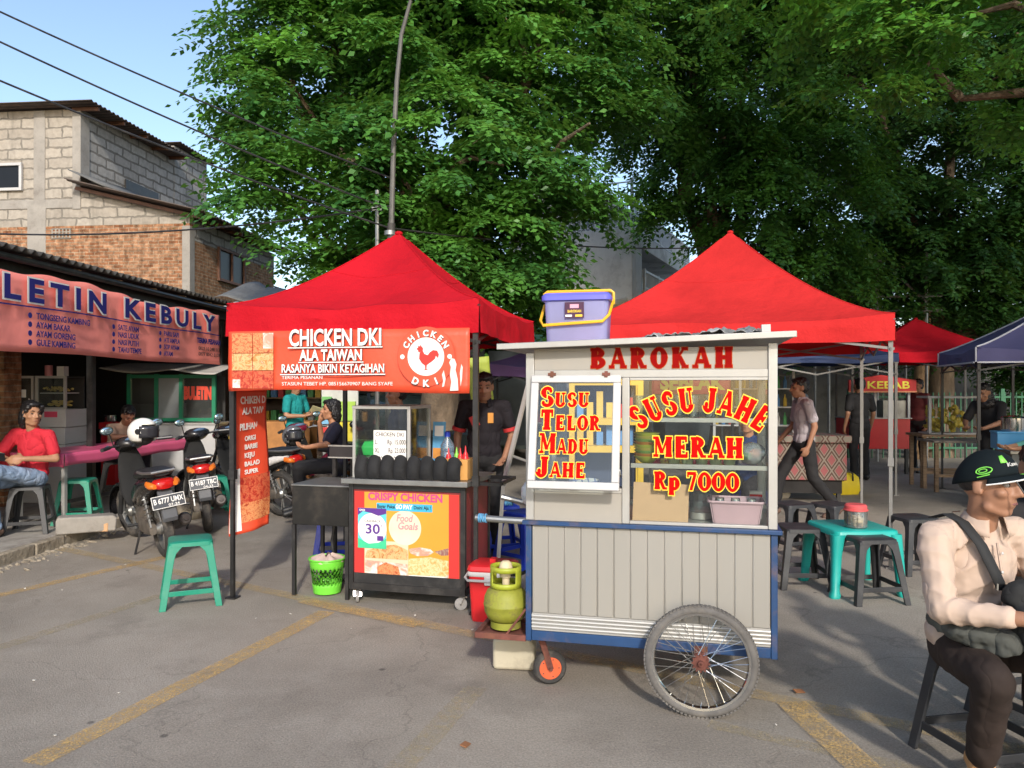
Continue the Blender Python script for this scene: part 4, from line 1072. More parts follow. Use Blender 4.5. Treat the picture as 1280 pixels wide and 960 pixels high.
spoked(K, .862, -.105, .262); spoked(K, .862, D_ + .105, .262)
b = MB(); b.tube([(.862, -.15, .262), (.862, D_ + .15, .262)], .010, 8); b.bb(.83, .895, -.01, .04, .262, .30); b.build('axle', M_RUST, K)
# caster at the left end
CMt = Matrix.Translation((.10, .13, .088)) @ Matrix.Rotation(radians(20), 4, 'Z')
b = MB(); Mw = CMt @ Matrix.Rotation(pi / 2, 4, 'X')
b.lathe([(.058, -.024), (.075, -.024), (.085, -.014), (.088, 0), (.085, .014), (.075, .024), (.058, .024), (.058, -.024)], 32, Mw, close=False); cw = b.build('caster', M_TYRE, K)
b = MB(); b.lathe([(.0, -.022), (.018, -.026), (.022, -.020), (.045, -.012), (.060, -.020), (.060, .02), (0, .02)], 28, Mw); b.build('caster_hub', mat('orange_hub_paint', (.62, .10, .03), .55, 0, .15, 20, dirt=(.15, .06, .04), dirt_amt=.5), cw)
b = MB()
for k in range(5):
    a = tau * k / 5; b.ball(Mw @ Vector((.045 * cos(a), .045 * sin(a), .0155)), .006, n=8)
b.build('caster_bolt', M_BLACK, cw)
b = MB()
for s in (-.034, .034): b.bar(CMt @ Vector((0, s, 0)), CMt @ Vector((-.05, s, .165)), .03, .006)
b.box(CMt @ Vector((-.05, 0, .170)), (.07, .08, .012)); b.tube([CMt @ Vector((0, -.045, 0)), CMt @ Vector((0, .045, 0))], .009, 8); b.build('caster_fork', M_RUST, cw)

# ---------------------------------------------------------------- things in and on the cart
g = thing('gas_cylinder', 'squat yellow green gas cylinder scuffed with rust beside the cart', 'gas cylinder', KW(-.135, .125, .285), .3)
M_GAS = mat('scuffed_lime_paint', (.26, .27, .03), .6, 0, .25, 9, dirt=(.13, .09, .045), dirt_amt=.95, dscale=9, bump=.2)
b = MB(); b.lathe([(.0, .028), (.06, .03), (.095, .048), (.113, .085), (.116, .115), (.118, .118), (.118, .124), (.116, .127), (.113, .16), (.098, .193), (.062, .215), (0, .222)], 36); b.build('tank', M_GAS, g, smooth=50)
b = MB(); b.lathe([(.075, 0), (.08, 0), (.08, .034), (.075, .034)], 28); b.build('foot_ring', M_GAS, g)
b = MB()
def collar(u, v): return Vector((.080 * cos(tau * u), .080 * sin(tau * u), .21 + .112 * v))
N_ = 48; open_ = lambda i, j: (j in (1, 2)) and (i % 24 in range(2, 15))
vs = [collar(i / N_, j / 4) for j in range(5) for i in range(N_)]
b.add(vs, [(j * N_ + i, j * N_ + (i + 1) % N_, (j + 1) * N_ + (i + 1) % N_, (j + 1) * N_ + i) for j in range(4) for i in range(N_) if not open_(i, j)]); b.build('collar', mat('bright_lime_paint', (.33, .37, .03), .5, 0, .15, 9, dirt=(.16, .10, .05), dirt_amt=.6), g, solid=.005)
b = MB(); b.lathe([(.02, .215), (.02, .26), (.032, .262), (.04, .30), (.03, .335), (.018, .345), (0, .346)], 16); b.build('valve', mat('cream_valve', (.6, .5, .32), .6), g)
b = MB(); b.tube([(.02, -.02, .275), (.07, -.03, .275), (.15, .02, .29), (.19, .1, .35)], .010, 8); b.build('hose', M_BLKPL, g)
b = MB()
jp = [(-.11, 0), (.11, 0), (.115, .02), (.115, .13), (.09, .175), (-.03, .18), (-.115, .165), (-.115, .02)]
b.prism(jp, -.065, .065)
j = b.build('jerrycan', mat('milky_plastic', (.62, .56, .42), .45, 0, .08, 5, dirt=(.3, .25, .18), dirt_amt=.5, trans=.25), None, bevel=.018, seg=3, loc=(.015, 4.24, .004), rot=(0, 0, -.12)); tag(j, 'cream plastic jerrycan on the ground below the gas cylinder', 'jerrycan')
b = MB(); b.tube([(-.02, 0, .165), (.0, 0, .20), (.06, 0, .20), (.08, 0, .165)], .012, 8); b.build('grip', mat('milky_plastic', (.6, .6, .6)), j)
# plastic bag hanging on the rear handle
def crumple(mb, rx, ry, rz, seed, n=18, amp=.22):
    rr = random.Random(seed); ph = [rr.uniform(0, tau) for _ in range(8)]
    vs = []; m = n // 2
    for jx in range(m + 1):
        t_ = -pi / 2 + pi * jx / m
        for k in range(n):
            a = tau * k / n
            s = 1 + amp * (sin(a * 3 + ph[0] + t_ * 2) * .5 + sin(a * 5 + ph[1] - t_ * 3) * .35 + sin(a * 8 + ph[2] + t_ * 5) * .25)
            vs.append((rx * cos(t_) * cos(a) * s, ry * cos(t_) * sin(a) * s, rz * sin(t_) * (1 + amp * .4 * sin(a * 2 + ph[3]))))
    mb.add(vs, [(jx * n + k, jx * n + (k + 1) % n, (jx + 1) * n + (k + 1) % n, (jx + 1) * n + k) for jx in range(m) for k in range(n)])
M_BAG = mat('white_plastic_bag', (.72, .74, .76), .35, 0, .05, 6, trans=.35)
b = MB(); crumple(b, .05, .05, .075, 3); tag(b.build('plastic_bag', M_BAG, None, smooth=25, loc=KW(-.10, D_ - .10, .93)), 'crumpled white plastic bag tied on the handle of the BAROKAH cart', 'plastic bag')
# big storage box on the roof
sb = thing('storage_box', 'translucent lilac storage box with blue lid and yellow handle on the cart roof', 'storage box', KM @ (RM @ Vector((.36, .28, .014))), CA + .02)
M_LILAC = mat('lilac_translucent_plastic', (.60, .60, .90), .25, 0, .06, 5, trans=.6)
M_LID = mat('blue_lid_plastic', (.13, .13, .62), .35, 0, .05)
M_YELPL = mat('yellow_plastic', (.78, .42, .02), .38, 0, .06)
b = MB(); 
def rrect(w, d, r, n=5):
    pts = []
    for cx, cy, a0 in ((w / 2 - r, d / 2 - r, 0), (-w / 2 + r, d / 2 - r, 90), (-w / 2 + r, -d / 2 + r, 180), (w / 2 - r, -d / 2 + r, 270)):
        pts += [(cx + r * cos(radians(a0 + 90 * i / n)), cy + r * sin(radians(a0 + 90 * i / n))) for i in range(n + 1)]
    return pts
def rbox(mb, levels, r=.02):
    rings = [rrect(w, d, r) for w, d, z in levels]; n = len(rings[0])
    vs = [(x, y, levels[i][2]) for i, rg in enumerate(rings) for x, y in rg]
    fs = [(i * n + k, i * n + (k + 1) % n, (i + 1) * n + (k + 1) % n, (i + 1) * n + k) for i in range(len(levels) - 1) for k in range(n)]
    fs += [tuple(range(n))[::-1], tuple((len(levels) - 1) * n + k for k in range(n))]
    mb.add(vs, fs)
rbox(b, [(.30, .22, 0), (.315, .235, .02), (.335, .25, .21)], .03); b.build('tub', M_LILAC, sb)
b = MB(); rbox(b, [(.345, .26, .208), (.365, .28, .212), (.365, .28, .232), (.34, .255, .246)], .035); b.build('lid', M_LID, sb)
b = MB(); b.tube([(-.182, 0, .235), (-.186, 0, .255), (-.17, 0, .265), (.17, 0, .265), (.186, 0, .255), (.186, 0, .2)], .008, 8); b.tube([(-.185, 0, .20), (-.190, -.10, .12), (-.17, -.138, .095), (.14, -.140, .11), (.172, -.12, .14), (.185, 0, .22)], .008, 8); b.build('bail_handle', M_YELPL, sb)
b = MB(); b.bb(-.055, .045, -.1315, -.129, .135, .208); sb.scale = (1, 1, 1.12); lb_ = b.build('label', mat('dark_purple_label', (.06, .012, .05), .4), sb, rot=(radians(3), 0, 0))
b = MB(); b.bb(-.052, -.018, -.1335, -.1316, .140, .150); b.build('label_bar', M_LTWH, lb_)
b = MB(); b.bb(-.028, .018, -.1335, -.1316, .180, .198); b.build('label_print', mat('pink_print', (.75, .35, .45), .5), lb_)
text(lb_, 'BAROKAH', M_LTYEL, plane_m((-.005, -.1317, .160), (1, 0, 0), (0, 0, 1)), .012, .07, .02)
b = MB(); b.bb(.0, .036, -.1335, -.1316, .140, .150); b.build('label_bar', M_LTYEL, lb_)
b = MB(); b.bb(-.12, .1, -.07, .07, .01, .05); b.bb(-.05, .13, -.06, .06, .055, .09); b.build('contents', mat('pink_contents', (.6, .2, .25), .7, var=.4, scale=8), sb)
# crumpled sheet on the roof
rs = random.Random(5)
def crump(u, v):
    x = .66 + .62 * u; y = -.055 + .42 * v
    from mathutils import noise as mn
    q = Vector((u * 6, v * 3.5, 1.7)); h = .004 + .050 * abs(mn.noise(q)) * (.25 + .75 * u) + .026 * abs(mn.noise(q * 2.7)) + .012 * abs(mn.noise(q * 6))
    return RM @ Vector((x, y, .016 + max(0, h) * min(1, 6 * u) * (1 if v < .95 else .3)))
b = MB(); b.grid(crump, 60, 20); b.v = [tuple(KM @ Vector(v)) for v in b.v]
tag(b.build('plastic_sheet', mat('silvery_plastic_sheet', (.30, .30, .30), .25, .3, .3, 6), smooth=22, solid=.002), 'crumpled grey plastic sheet lying on the cart roof', 'plastic sheet')
# bowls, cups, jars
bowlc = ((.50, .55, .08), (.62, .25, .06), (.25, .45, .12), (.6, .5, .12))
z = 1.166
for k in range(9):
    c = bowlc[k % 4]
    b = MB(); b.lathe([(.028, 0), (.032, .002), (.055, .022), (.066, .034), (.064, .035), (.052, .024), (.03, .006), (0, .005)], 24)
    o = b.build('bowl', mat('bowl_glaze_%d' % (k % 4), c, .3), None, loc=KW(.60, .12, z + k * .0145)); tag(o, ['lowest bowl of the stack inside the cart', 'second bowl from the bottom of the cart stack', 'third bowl from the bottom of the cart stack', 'fourth bowl from the bottom of the cart stack', 'middle bowl of the stack inside the cart', 'fourth bowl from the top of the cart stack', 'third bowl from the top of the cart stack', 'second bowl from the top of the cart stack', 'topmost bowl of the stack inside the cart'][k], 'bowl', 'stacked bowls in the cart')
M_CUP = mat('pale_green_cup', (.50, .58, .34), .35, 0, .06, trans=.3)
for k, u in enumerate((.735, .80, .868, .935, 1.0)):
    b = MB(); b.lathe([(.020, 0), (.026, .002), (.034, .055), (.036, .057), (.033, .056), (.024, .006), (0, .005)], 20)
    tag(b.build('cup', M_CUP, None, loc=KW(u, .10, 1.166)), ['pale green cup next to the bowls in the cart', 'second pale green cup from the bowls', 'middle pale green cup on the cart shelf', 'second pale green cup from the bagged snack', 'pale green cup next to the bagged snack in the cart'][k], 'cup', 'cups on the cart shelf')
M_TUMB = glassmat('tumbler_glass', (.85, .9, .9), .5, haze=.12, hcol=(.6, .65, .65))
for k, u in enumerate((.56, .62, .68, .76, .83, .91)):
    b = MB(); b.lathe([(.022, 0), (.026, .002), (.031, .11), (.029, .11), (.023, .006), (0, .005)], 16)
    tag(b.build('tumbler', M_TUMB, None, loc=KW(u, .14, 1.394)), 'clear upturned tumbler on the top glass shelf of the cart', 'tumbler', 'tumblers on the top shelf')
b = MB(); crumple(b, .065, .06, .055, 8, amp=.14)
cb = b.build('snack_bag', glassmat('clear_bag_film', (.9, .92, .92), .8, haze=.28, hcol=(.75, .78, .76)), None, smooth=25, loc=KW(1.105, .11, 1.222)); tag(cb, 'clear bag of red and green snacks at the right end of the cart shelf', 'bag')
b = MB(); b.ball((.02, 0, .0), .035, .03, .025, 10); b.build('red_snack', mat('red_snack', (.6, .10, .03), .6), cb)
b = MB(); b.ball((-.03, 0, -.015), .028, .03, .022, 10); b.build('green_snack', mat('green_snack', (.1, .35, .08), .6), cb)
b = MB(); b.bb(-.135, .135, -.002, .002, 0, .19); bo = b.build('cardboard_sheet', mat('peach_cardboard', (.62, .40, .24), .85, 0, .06, 3), None, loc=KW(.668, .045, .881), rot=(radians(-6), radians(1.5), CA)); tag(bo, 'plain peach cardboard sheet leaning inside the lower cart window', 'cardboard')
pb = thing('pink_basket', 'pale pink plastic basket of glass jars low in the cart window', 'basket', KW(1.03, .14, .881), CA)
M_PINKB = mat('pale_pink_plastic', (.66, .45, .50), .45, 0, .06)
b = MB(); rbox(b, [(.22, .15, 0), (.25, .18, .105), (.245, .175, .105), (.215, .145, .004)], .02)
for i in range(28):
    x = -.108 + i * .008; b.bar((x * .98, -.0765, .006), (x * 1.12, -.0915, .10), .004, .003)
b.build('tub', M_PINKB, pb)
b = MB(); 
rb = rrect(.262, .192, .024); b.tube([Vector((x, y, .108)) for x, y in rb + rb[:1]], .007, 6); b.build('rim', M_PINKB, pb)
M_JAR = glassmat('jar_glass', (.86, .9, .88), .8, haze=.10, hcol=(.7, .75, .72))
for k, (u, v) in enumerate(((.955, .12), (1.03, .12), (1.105, .12))):
    b = MB(); b.lathe([(.026, 0), (.030, .003), (.030, .075), (.022, .09), (.022, .10), (.019, .10), (.019, .088), (.027, .074), (.027, .005), (0, .004)], 18)
    jo = b.build('glass_jar', M_JAR, None, loc=KW(u, v, .90)); tag(jo, ['clear jar at the cardboard end of the pink basket', 'clear jar in the middle of the pink basket', 'clear jar at the outer end of the pink basket'][k], 'jar', 'jars in the pink basket')
sc_ = thing('steel_canister', 'round dull canister with a clear lid beside the pink basket', 'canister', KW(.865, .20, .881))
b = MB(); b.lathe([(.05, 0), (.055, .005), (.055, .13), (.04, .145), (0, .15)], 22); b.build('body', M_TUMB, sc_)
b = MB(); b.lathe([(.052, .0), (.06, .003), (.06, .035), (.052, .035)], 22); b.build('base', M_ALU, sc_)
b = MB(); b.bb(-.03, .03, -.02, .02, 0, .13); b.bb(-.03, .03, -.021, .021, .128, .14)
wb = b.build('carton', mat('white_carton', (.70, .66, .6), .7), None, loc=KW(1.135, .26, .881), rot=(0, 0, CA), bevel=.003); tag(wb, 'small white carton at the back right of the cart', 'carton')
b = MB(); b.bb(-.0305, .0305, -.0215, -.0205, .10, .125); b.build('red_band', M_LTRED, wb)
# checked cloth behind the awning window
b = MB(); b.grid(lambda u, v: (.16 * u - .02 * v, .03 * sin(u * 6) * .4, .15 * v - .05 * u), 14, 10)
tag(b.build('checked_cloth', plaidmat('checked_cloth', (.55, .57, .56), (.12, .16, .30)), None, solid=.004, loc=KW(.235, .16, .94), rot=(radians(-15), radians(-14), CA)), 'checked white kitchen cloth propped behind the SUSU TELOR window', 'cloth')
b = MB(); b.lathe([(.06, 0), (.075, .01), (.08, .13), (.075, .135), (.07, .13), (0, .12)], 24)
tag(b.build('cooking_pot', M_STEEL, None, loc=KW(.14, .32, .881)), 'dull cooking pot behind the SUSU TELOR window', 'pot')

# ================================================================== tents
M_LEG = mat('grey_tent_leg', (.20, .195, .185), .5, .3, .12, 5, dirt=(.10, .08, .06), dirt_amt=.4)
def tent(name, label, loc, rz, w, dp, ze, zb, zp, mcan, mleg, group=None, sag=.05, seed=1, curve=1.45, valance_seam=None, legs=((0, 0), (1, 0), (0, 1), (1, 1)), piping=None, legr=.036):
    t = thing(name, label, 'tent', loc, rz, group)
    rr = random.Random(seed); ph = [rr.uniform(0, tau) for _ in range(6)]
    cx, cy = w / 2, dp / 2
    per = [(0, 0, 1, 0, w), (w, 0, 0, 1, dp), (w, dp, -1, 0, w), (0, dp, 0, -1, dp)]
    b = MB(); NS, NT = 14, 18
    def pt(e, u, s):
        x0, y0, dx, dy, L = per[e]
        ex, ey = x0 + dx * L * u, y0 + dy * L * u
        mid = 1 - (2 * u - 1) ** 2
        z = ze + (zp - ze) * (1 - s) ** curve
        z -= mid * (sag * s * (1.25 - s) * 3.0 + .018 * s)
        z += (.012 * s * sin(u * 9 + ph[0] + e) + .007 * sin(u * 17 + s * 9 + ph[5]) * s + .006 * sin(s * 15 + u * 5 + ph[1])) * mid
        return Vector((cx + (ex - cx) * s, cy + (ey - cy) * s, z))
    for e in range(4):
        vs = [pt(e, i / NT, max(j / NS, .012)) for j in range(NS + 1) for i in range(NT + 1)]
        b.add(vs, [(j * (NT + 1) + i, j * (NT + 1) + i + 1, (j + 1) * (NT + 1) + i + 1, (j + 1) * (NT + 1) + i) for j in range(NS) for i in range(NT)])
    b.ball((cx, cy, zp - .01), .035, .035, .02, 10)
    can = b.build('canopy', mcan, t, smooth=30)
    b = MB(); NV = 40
    for e in range(4):
        x0, y0, dx, dy, L = per[e]; nx, ny = dy, -dx
        vs = []
        for j in range(7):
            for i in range(NV + 1):
                u = i / NV; mid = 1 - (2 * u - 1) ** 2
                top = pt(e, u, 1.0)
                k = j / 6
                w_ = (.014 * sin(u * 13 + ph[1] + e * 2 + k * 1.5) + .009 * sin(u * 31 + ph[2] - k * 2)) * min(1, 8 * mid) * k
                zt = top.z + (zb - .02 * mid + .010 * sin(u * 11 + ph[3] + e) * mid - top.z) * k
                fold = .012 * math.exp(-((k - .35 - .1 * sin(u * 6 + ph[4])) / .08) ** 2) * mid
                vs.append((x0 + dx * L * u + nx * (.012 * k + w_ + fold), y0 + dy * L * u + ny * (.012 * k + w_ + fold), zt))
        b.add(vs, [(j * (NV + 1) + i, j * (NV + 1) + i + 1, (j + 1) * (NV + 1) + i + 1, (j + 1) * (NV + 1) + i) for j in range(6) for i in range(NV)])
    b.build('valance', mcan, t, smooth=40)
    for e in range(4):
        b = MB(); b.tube([pt(e, 0, s / 16) + Vector((0, 0, .002)) for s in range(1, 17)], .0055, 6); b.build('ridge_seam', mcan, t)
        b = MB(); b.tube([pt(e, s / 16, .42) + Vector((0, 0, .001)) for s in range(17)], .0035, 5); b.build('panel_seam', mcan, t)
    if piping:
        b = MB()
        for e in range(4): b.tube([pt(e, 0, s / 12) + Vector((0, 0, .006)) for s in range(1, 13)], .012, 6)
        for e in range(4):
            x0, y0, dx, dy, L = per[e]; b.bar((x0 + dy * .03, y0 - dx * .03, zb - .004), (x0 + dx * L + dy * .03, y0 + dy * L - dx * .03, zb - .004), .012, .02)
        for x, y in ((0, 0), (w, 0), (w, dp), (0, dp)): b.tube([(x + (.014 if x else -.014), y + (.014 if y else -.014), zb), (x + (.014 if x else -.014), y + (.014 if y else -.014), ze)], .010, 6)
        b.build('piping', piping, t)
    for fx, fy in legs:
        x = fx * w + (.03 if fx == 0 else -.03); y = fy * dp + (.03 if fy == 0 else -.03)
        b = MB(); r = legr / 2
        b.bb(x - r, x + r, y - r, y + r, .9, ze - .05); b.bb(x - r * .75, x + r * .75, y - r * .75, y + r * .75, .012, .9); b.bb(x - .04, x + .04, y - .04, y + .04, 0, .012); b.bb(x - r * 1.5, x + r * 1.5, y - r * 1.5, y + r * 1.5, ze - .14, ze - .06); b.bb(x - r * 1.3, x + r * 1.3, y - r * 1.3, y + r * 1.3, .87, .94)
        b.build('leg', mleg, t)
    b = MB()
    for e in range(4):
        x0, y0, dx, dy, L = per[e]; nx, ny = -dy * .03, dx * .03
        for s0 in (0, .5):
            a = Vector((x0 + nx + dx * L * s0, y0 + ny + dy * L * s0, ze - .08)); c = Vector((x0 + nx + dx * L * (s0 + .5), y0 + ny + dy * L * (s0 + .5), ze - .08))
            b.bar(a, c - Vector((0, 0, .22)), .014, .022); b.bar(a - Vector((0, 0, .22)), c, .014, .022)
    for x, y in ((.03, .03), (w - .03, .03), (w - .03, dp - .03), (.03, dp - .03)): pass
    for e in range(4): b.tube([pt(e, 0, s / 10) - Vector((0, 0, .05)) for s in range(1, 11)], .011, 6)
    b.tube([(cx, cy, zp - .5), (cx, cy, zp - .03)], .016, 6)
    b.build('truss', mleg, t)
    return t
TA = math.atan2(-.4, 1.847)
tl = tent('red_canopy_tent', 'bright red pop up tent over the chicken stall', (-2.08, 5.6, 0), TA, 1.90, 2.0, 2.15, 1.915, 2.83, M_TRED, M_BLACK, 'red tents', seed=3, sag=.045)
TM = Matrix.Translation((-2.08, 5.6, 0)) @ Matrix.Rotation(TA, 4, 'Z')
RA2 = math.atan2(-.98, 2.7)
tr_ = tent('red_canopy_tent', 'orange red pop up tent standing behind the BAROKAH cart', (.52, 7.50, 0), RA2, 2.9, 2.9, 2.17, 1.94, 3.24, M_TRED2, M_LEG, 'red tents', seed=5, sag=.04)
kt = tent('red_canopy_tent', 'small red pop up tent over the KEBAB stall', (5.95, 13.2, 0), -.24, 2.4, 2.4, 2.20, 1.98, 2.80, M_TRED, M_BLACK, 'red tents', seed=7)
ntt = tent('navy_canopy_tent', 'navy blue pop up tent with pale piping at the right edge', (5.9, 9.75, 0), -.30, 2.6, 2.0, 2.05, 1.86, 2.75, M_NAVY, M_BLACK, seed=9, piping=mat('pale_piping', (.5, .5, .55), .6), curve=1.2)
nt2 = tent('navy_canopy_tent', 'dark blue tent half hidden behind the right red tent', (3.3, 11.2, 0), -.15, 2.2, 2.2, 2.02, 1.90, 2.5, mat('dark_blue_tent_fabric', (.03, .05, .13), .75, 0, .1, 2.5, trans=.15), M_LEG, seed=11)
pt_ = tent('purple_canopy_tent', 'low purple tent far behind the man in the black polo', (-.45, 12.2, 0), -.1, 1.5, 1.6, 1.92, 1.72, 2.2, M_PURP, M_BLACK, seed=13)

# ---------------------------------------------------------------- chicken banners
cb_ = thing('shop_banner', 'wide orange CHICKEN DKI banner hung across the front of the red tent', 'banner', (-2.08, 5.6, 0), TA)
def cban(u, v): return Vector((.045 + 1.80 * u, -.045 - .010 * sin(u * 9 + v * 3) * (1 - v) - .006 * sin(u * 23), 1.515 - .012 * u * 0 + .43 * v + .012 * sin(u * 5) * (1 - v)))
b = MB(); b.grid(cban, 60, 8); b.build('vinyl_sheet', M_BANR, cb_, solid=.003)
def cM(x, z, off=.0): return plane_m((x, -.0655 - off, z), (1, 0, 0), (0, 0, 1))
def cprint(nm, pts, m, off=0, dep=.0008):
    b = MB(); b.prism([(p[0], p[1]) for p in pts], -.0658 - off - dep, -.0658 - off); return b.build(nm, m, cb_, smooth=0)
def crect(nm, x0, x1, z0, z1, m, off=0): return cprint(nm, [(x0, z0), (x1, z0), (x1, z1), (x0, z1)], m, off)
F1 = foodmat('fried_chicken_print', [(.22, .02, .01), (.50, .10, .03), (.66, .30, .12), (.40, .05, .02), (.58, .20, .06)], 26)
F2 = foodmat('chicken_fillet_print', [(.30, .10, .02), (.55, .25, .07), (.70, .46, .22), (.45, .17, .04), (.62, .5, .35)], 20)
F3 = foodmat('spicy_chicken_print', [(.18, .01, .01), (.42, .03, .015), (.58, .14, .06), (.28, .015, .01)], 30)
F4 = foodmat('plate_print', [(.55, .5, .45), (.75, .72, .66), (.6, .3, .2), (.35, .3, .28)], 9)
k = 0
for x0, x1 in ((.085, .245), (.25, .41)):
    for z0, z1, mm in ((1.79, 1.93, F1), (1.665, 1.785, F2), (1.535, 1.66, F3)):
        crect('food_photo', x0, x1, z0, z1, mm); k += 1
crect('food_photo', .33, .41, 1.82, 1.93, F4, .001); crect('food_photo', .09, .15, 1.54, 1.60, F4, .001)
for s_, z, h, x0, x1, bo in (('CHICKEN DKI', 1.836, .115, .535, 1.225, .022), ('ALA TAIWAN', 1.733, .074, .615, 1.085, .028), ('RASANYA BIKIN KETAGIHAN', 1.648, .058, .475, 1.245, .02)):
    text(cb_, s_, M_LTBLK, cM((x0 + x1) / 2 + .004, z - .005), h, x1 - x0, bo, .0005)
    text(cb_, s_, M_LTWH, cM((x0 + x1) / 2, z, .0012), h, x1 - x0, bo, .0005)
    crect('underline', x0 - .01, x1 + .01, z - .022, z - .013, M_LTBLK); crect('underline', x0 - .012, x1 + .008, z - .018, z - .011, M_LTWH, .001)
text(cb_, 'TERIMA PESANAN', M_LTWH, cM(.475, 1.602), .022, .31, .0, .0005, 'LEFT')
text(cb_, 'STASIUN TEBET HP. 085156670907 BANG SYAFE', M_LTWH, cM(.475, 1.557), .024, .83, .0, .0005, 'LEFT')
def disc(cx, cz, r, n=40): return [(cx + r * cos(tau * i / n), cz + r * sin(tau * i / n)) for i in range(n)]
lx, lz = 1.545, 1.752
cprint('emblem_ring', disc(lx, lz, .205), mat('dark_red_print', (.42, .05, .02), .5)); cprint('emblem_ring', disc(lx, lz, .202), M_BANR, .0009)
cprint('emblem_disc', disc(lx, lz, .130), M_LTWH, .0018)
cprint('emblem_dot', disc(lx - .168, lz, .016), M_LTWH, .0018); cprint('emblem_dot', disc(lx + .168, lz, .016), M_LTWH, .0018)
ro = [(-.070, .055), (-.058, .062), (-.055, .080), (-.045, .070), (-.038, .084), (-.030, .068), (-.020, .060), (-.022, .040), (-.010, .018), (.015, .010), (.030, .030), (.055, .045), (.085, .040), (.098, .015), (.092, -.012), (.075, .005), (.070, -.015), (.045, -.035), (.018, -.052), (.008, -.060), (.006, -.085), (.022, -.094), (.008, -.092), (-.018, -.096), (-.004, -.086), (-.006, -.062), (-.030, -.045), (-.050, -.015), (-.048, .015), (-.042, .035), (-.048, .028), (-.056, .034), (-.058, .044), (-.066, .050)]
cprint('rooster_emblem', [(lx + x * .95, lz + z * .98) for x, z in ro], mat('red_print', (.50, .03, .02), .5), .0028)
for s_, a0, R0, h, flip in (('CHICKEN', 150, .160, .040, 1), ('DKI', 246, .180, .045, -1)):
    n = len(s_)
    for i, ch in enumerate(s_):
        a = radians(a0 - i * (120 / (n - 1))) if flip > 0 else radians(a0 + i * (48 / (n - 1)))
        d = Vector((cos(a), 0, sin(a))); u = d if flip > 0 else -d; r_ = Vector((sin(a), 0, -cos(a))) * (1 if flip > 0 else -1)
        o = Vector((lx, -.0688, lz)) + d * (R0 - (h / 2 if flip > 0 else -h / 2) * 1)
        M = plane_m(o, r_, u)
        text(cb_, ch, M_LTBLK, M @ Matrix.Translation((.004, -.005, -.0008)), h, None, .04, .0004); text(cb_, ch, M_LTWH, M, h, None, .04, .0006)
M_PEEL = mat('peeled_white_patch', (.75, .66, .60), .7, 0, .1)
cprint('peeled_patch', [(1.715, 1.52), (1.775, 1.522), (1.77, 1.60), (1.755, 1.66), (1.762, 1.70), (1.748, 1.735), (1.725, 1.74), (1.71, 1.71), (1.722, 1.68), (1.715, 1.63), (1.725, 1.58)], M_PEEL, .0024)
cprint('peeled_patch', [(1.66, 1.545), (1.675, 1.55), (1.685, 1.60), (1.672, 1.66), (1.66, 1.63), (1.668, 1.59)], M_PEEL, .0024)
cprint('peeled_patch', [(1.79, 1.55), (1.80, 1.60), (1.805, 1.68), (1.795, 1.70), (1.785, 1.64)], M_PEEL, .0024)

sbn = thing('side_banner', 'narrow orange menu banner hanging down the left side of the chicken tent', 'banner', (-2.08, 5.6, 0), TA)
def sban(u, v):
    z = 1.525 - 1.08 * v
    wv = .50 * (1 - .30 * v) * u
    tw = v * v * .9
    return Vector((.01 + wv * sin(tw) * .55 + .02 * sin(u * 6 + v * 5) * v, .04 + wv * cos(tw * .6), z + .05 * u * v))
b = MB(); b.grid(sban, 16, 40); b.build('vinyl_sheet', M_BANR, sbn, solid=.002)
def sprint(u0, u1, v0, v1, m, nm, off=.003):
    b = MB()
    def fn(u, v):
        uu, vv = u0 + (u1 - u0) * u, v0 + (v1 - v0) * v
        p = sban(uu, vv); n = (sban(uu + .01, vv) - p).cross(sban(uu, vv + .01) - p).normalized()
        if n.x < 0: n = -n
        return p + n * off
    b.grid(fn, 10, 10); return b.build(nm, m, sbn)
sprint(.0, 1, .62, .80, F3, 'food_photo'); sprint(.0, 1, .80, .93, F1, 'food_photo'); sprint(.0, .25, .55, .98, M_LTWH, 'white_stripe', .005)
def stext(s_, u0, v0, h, bold):
    p = sban(u0, v0); r_ = sban(u0 + .3, v0 + .0) - p; up = p - sban(u0, v0 + .1)
    M = plane_m(p + Vector((.0075, 0, 0)), r_, up)
    text(sbn, s_, M_LTWH, M, h, None, bold, .0006, 'LEFT')
for s_, u0, v0, h in (('CHIKEN D', .22, .10, .055), ('ALA TAIW', .28, .175, .05), ('PILIHAN :', .2, .285, .048), ('ORIGI', .36, .365, .036), ('BARBE', .36, .425, .036), ('KEJU', .36, .485, .036), ('BALAD', .36, .545, .034), ('SUPER', .36, .60, .032)):
    stext(s_, u0, v0, h, .03)

# ---------------------------------------------------------------- chicken cart
CA2 = math.atan2(-.22, .85)
ck = thing('chicken_cart', 'black framed chicken cart with orange CRISPY CHICKEN poster and glass case', 'food cart', (-1.17, 5.50, 0), CA2)
CkM = Matrix.Translation((-1.17, 5.50, 0)) @ Matrix.Rotation(CA2, 4, 'Z')
W2, D2 = .875, .62
M_DKRED = mat('dark_red_panel', (.22, .022, .025), .5, 0, .15, 3, dirt=(.05, .03, .03), dirt_amt=.5)
b = MB(); b.bb(.035, W2 - .035, .012, .03, .15, .84); b.bb(0.01, .02, .036, D2 - .036, .15, .84); b.bb(W2 - .02, W2 - .01, .036, D2 - .036, .15, .84); b.bb(.035, W2 - .035, D2 - .03, D2 - .01, .15, .84); b.build('panel', M_DKRED, ck)
for u, v in ((0, 0), (W2 - .035, 0), (0, D2 - .035), (W2 - .035, D2 - .035)):
    b = MB(); b.bb(u, u + .035, v, v + .035, .10, .858); b.build('frame_post', M_BLACK, ck, bevel=.002)
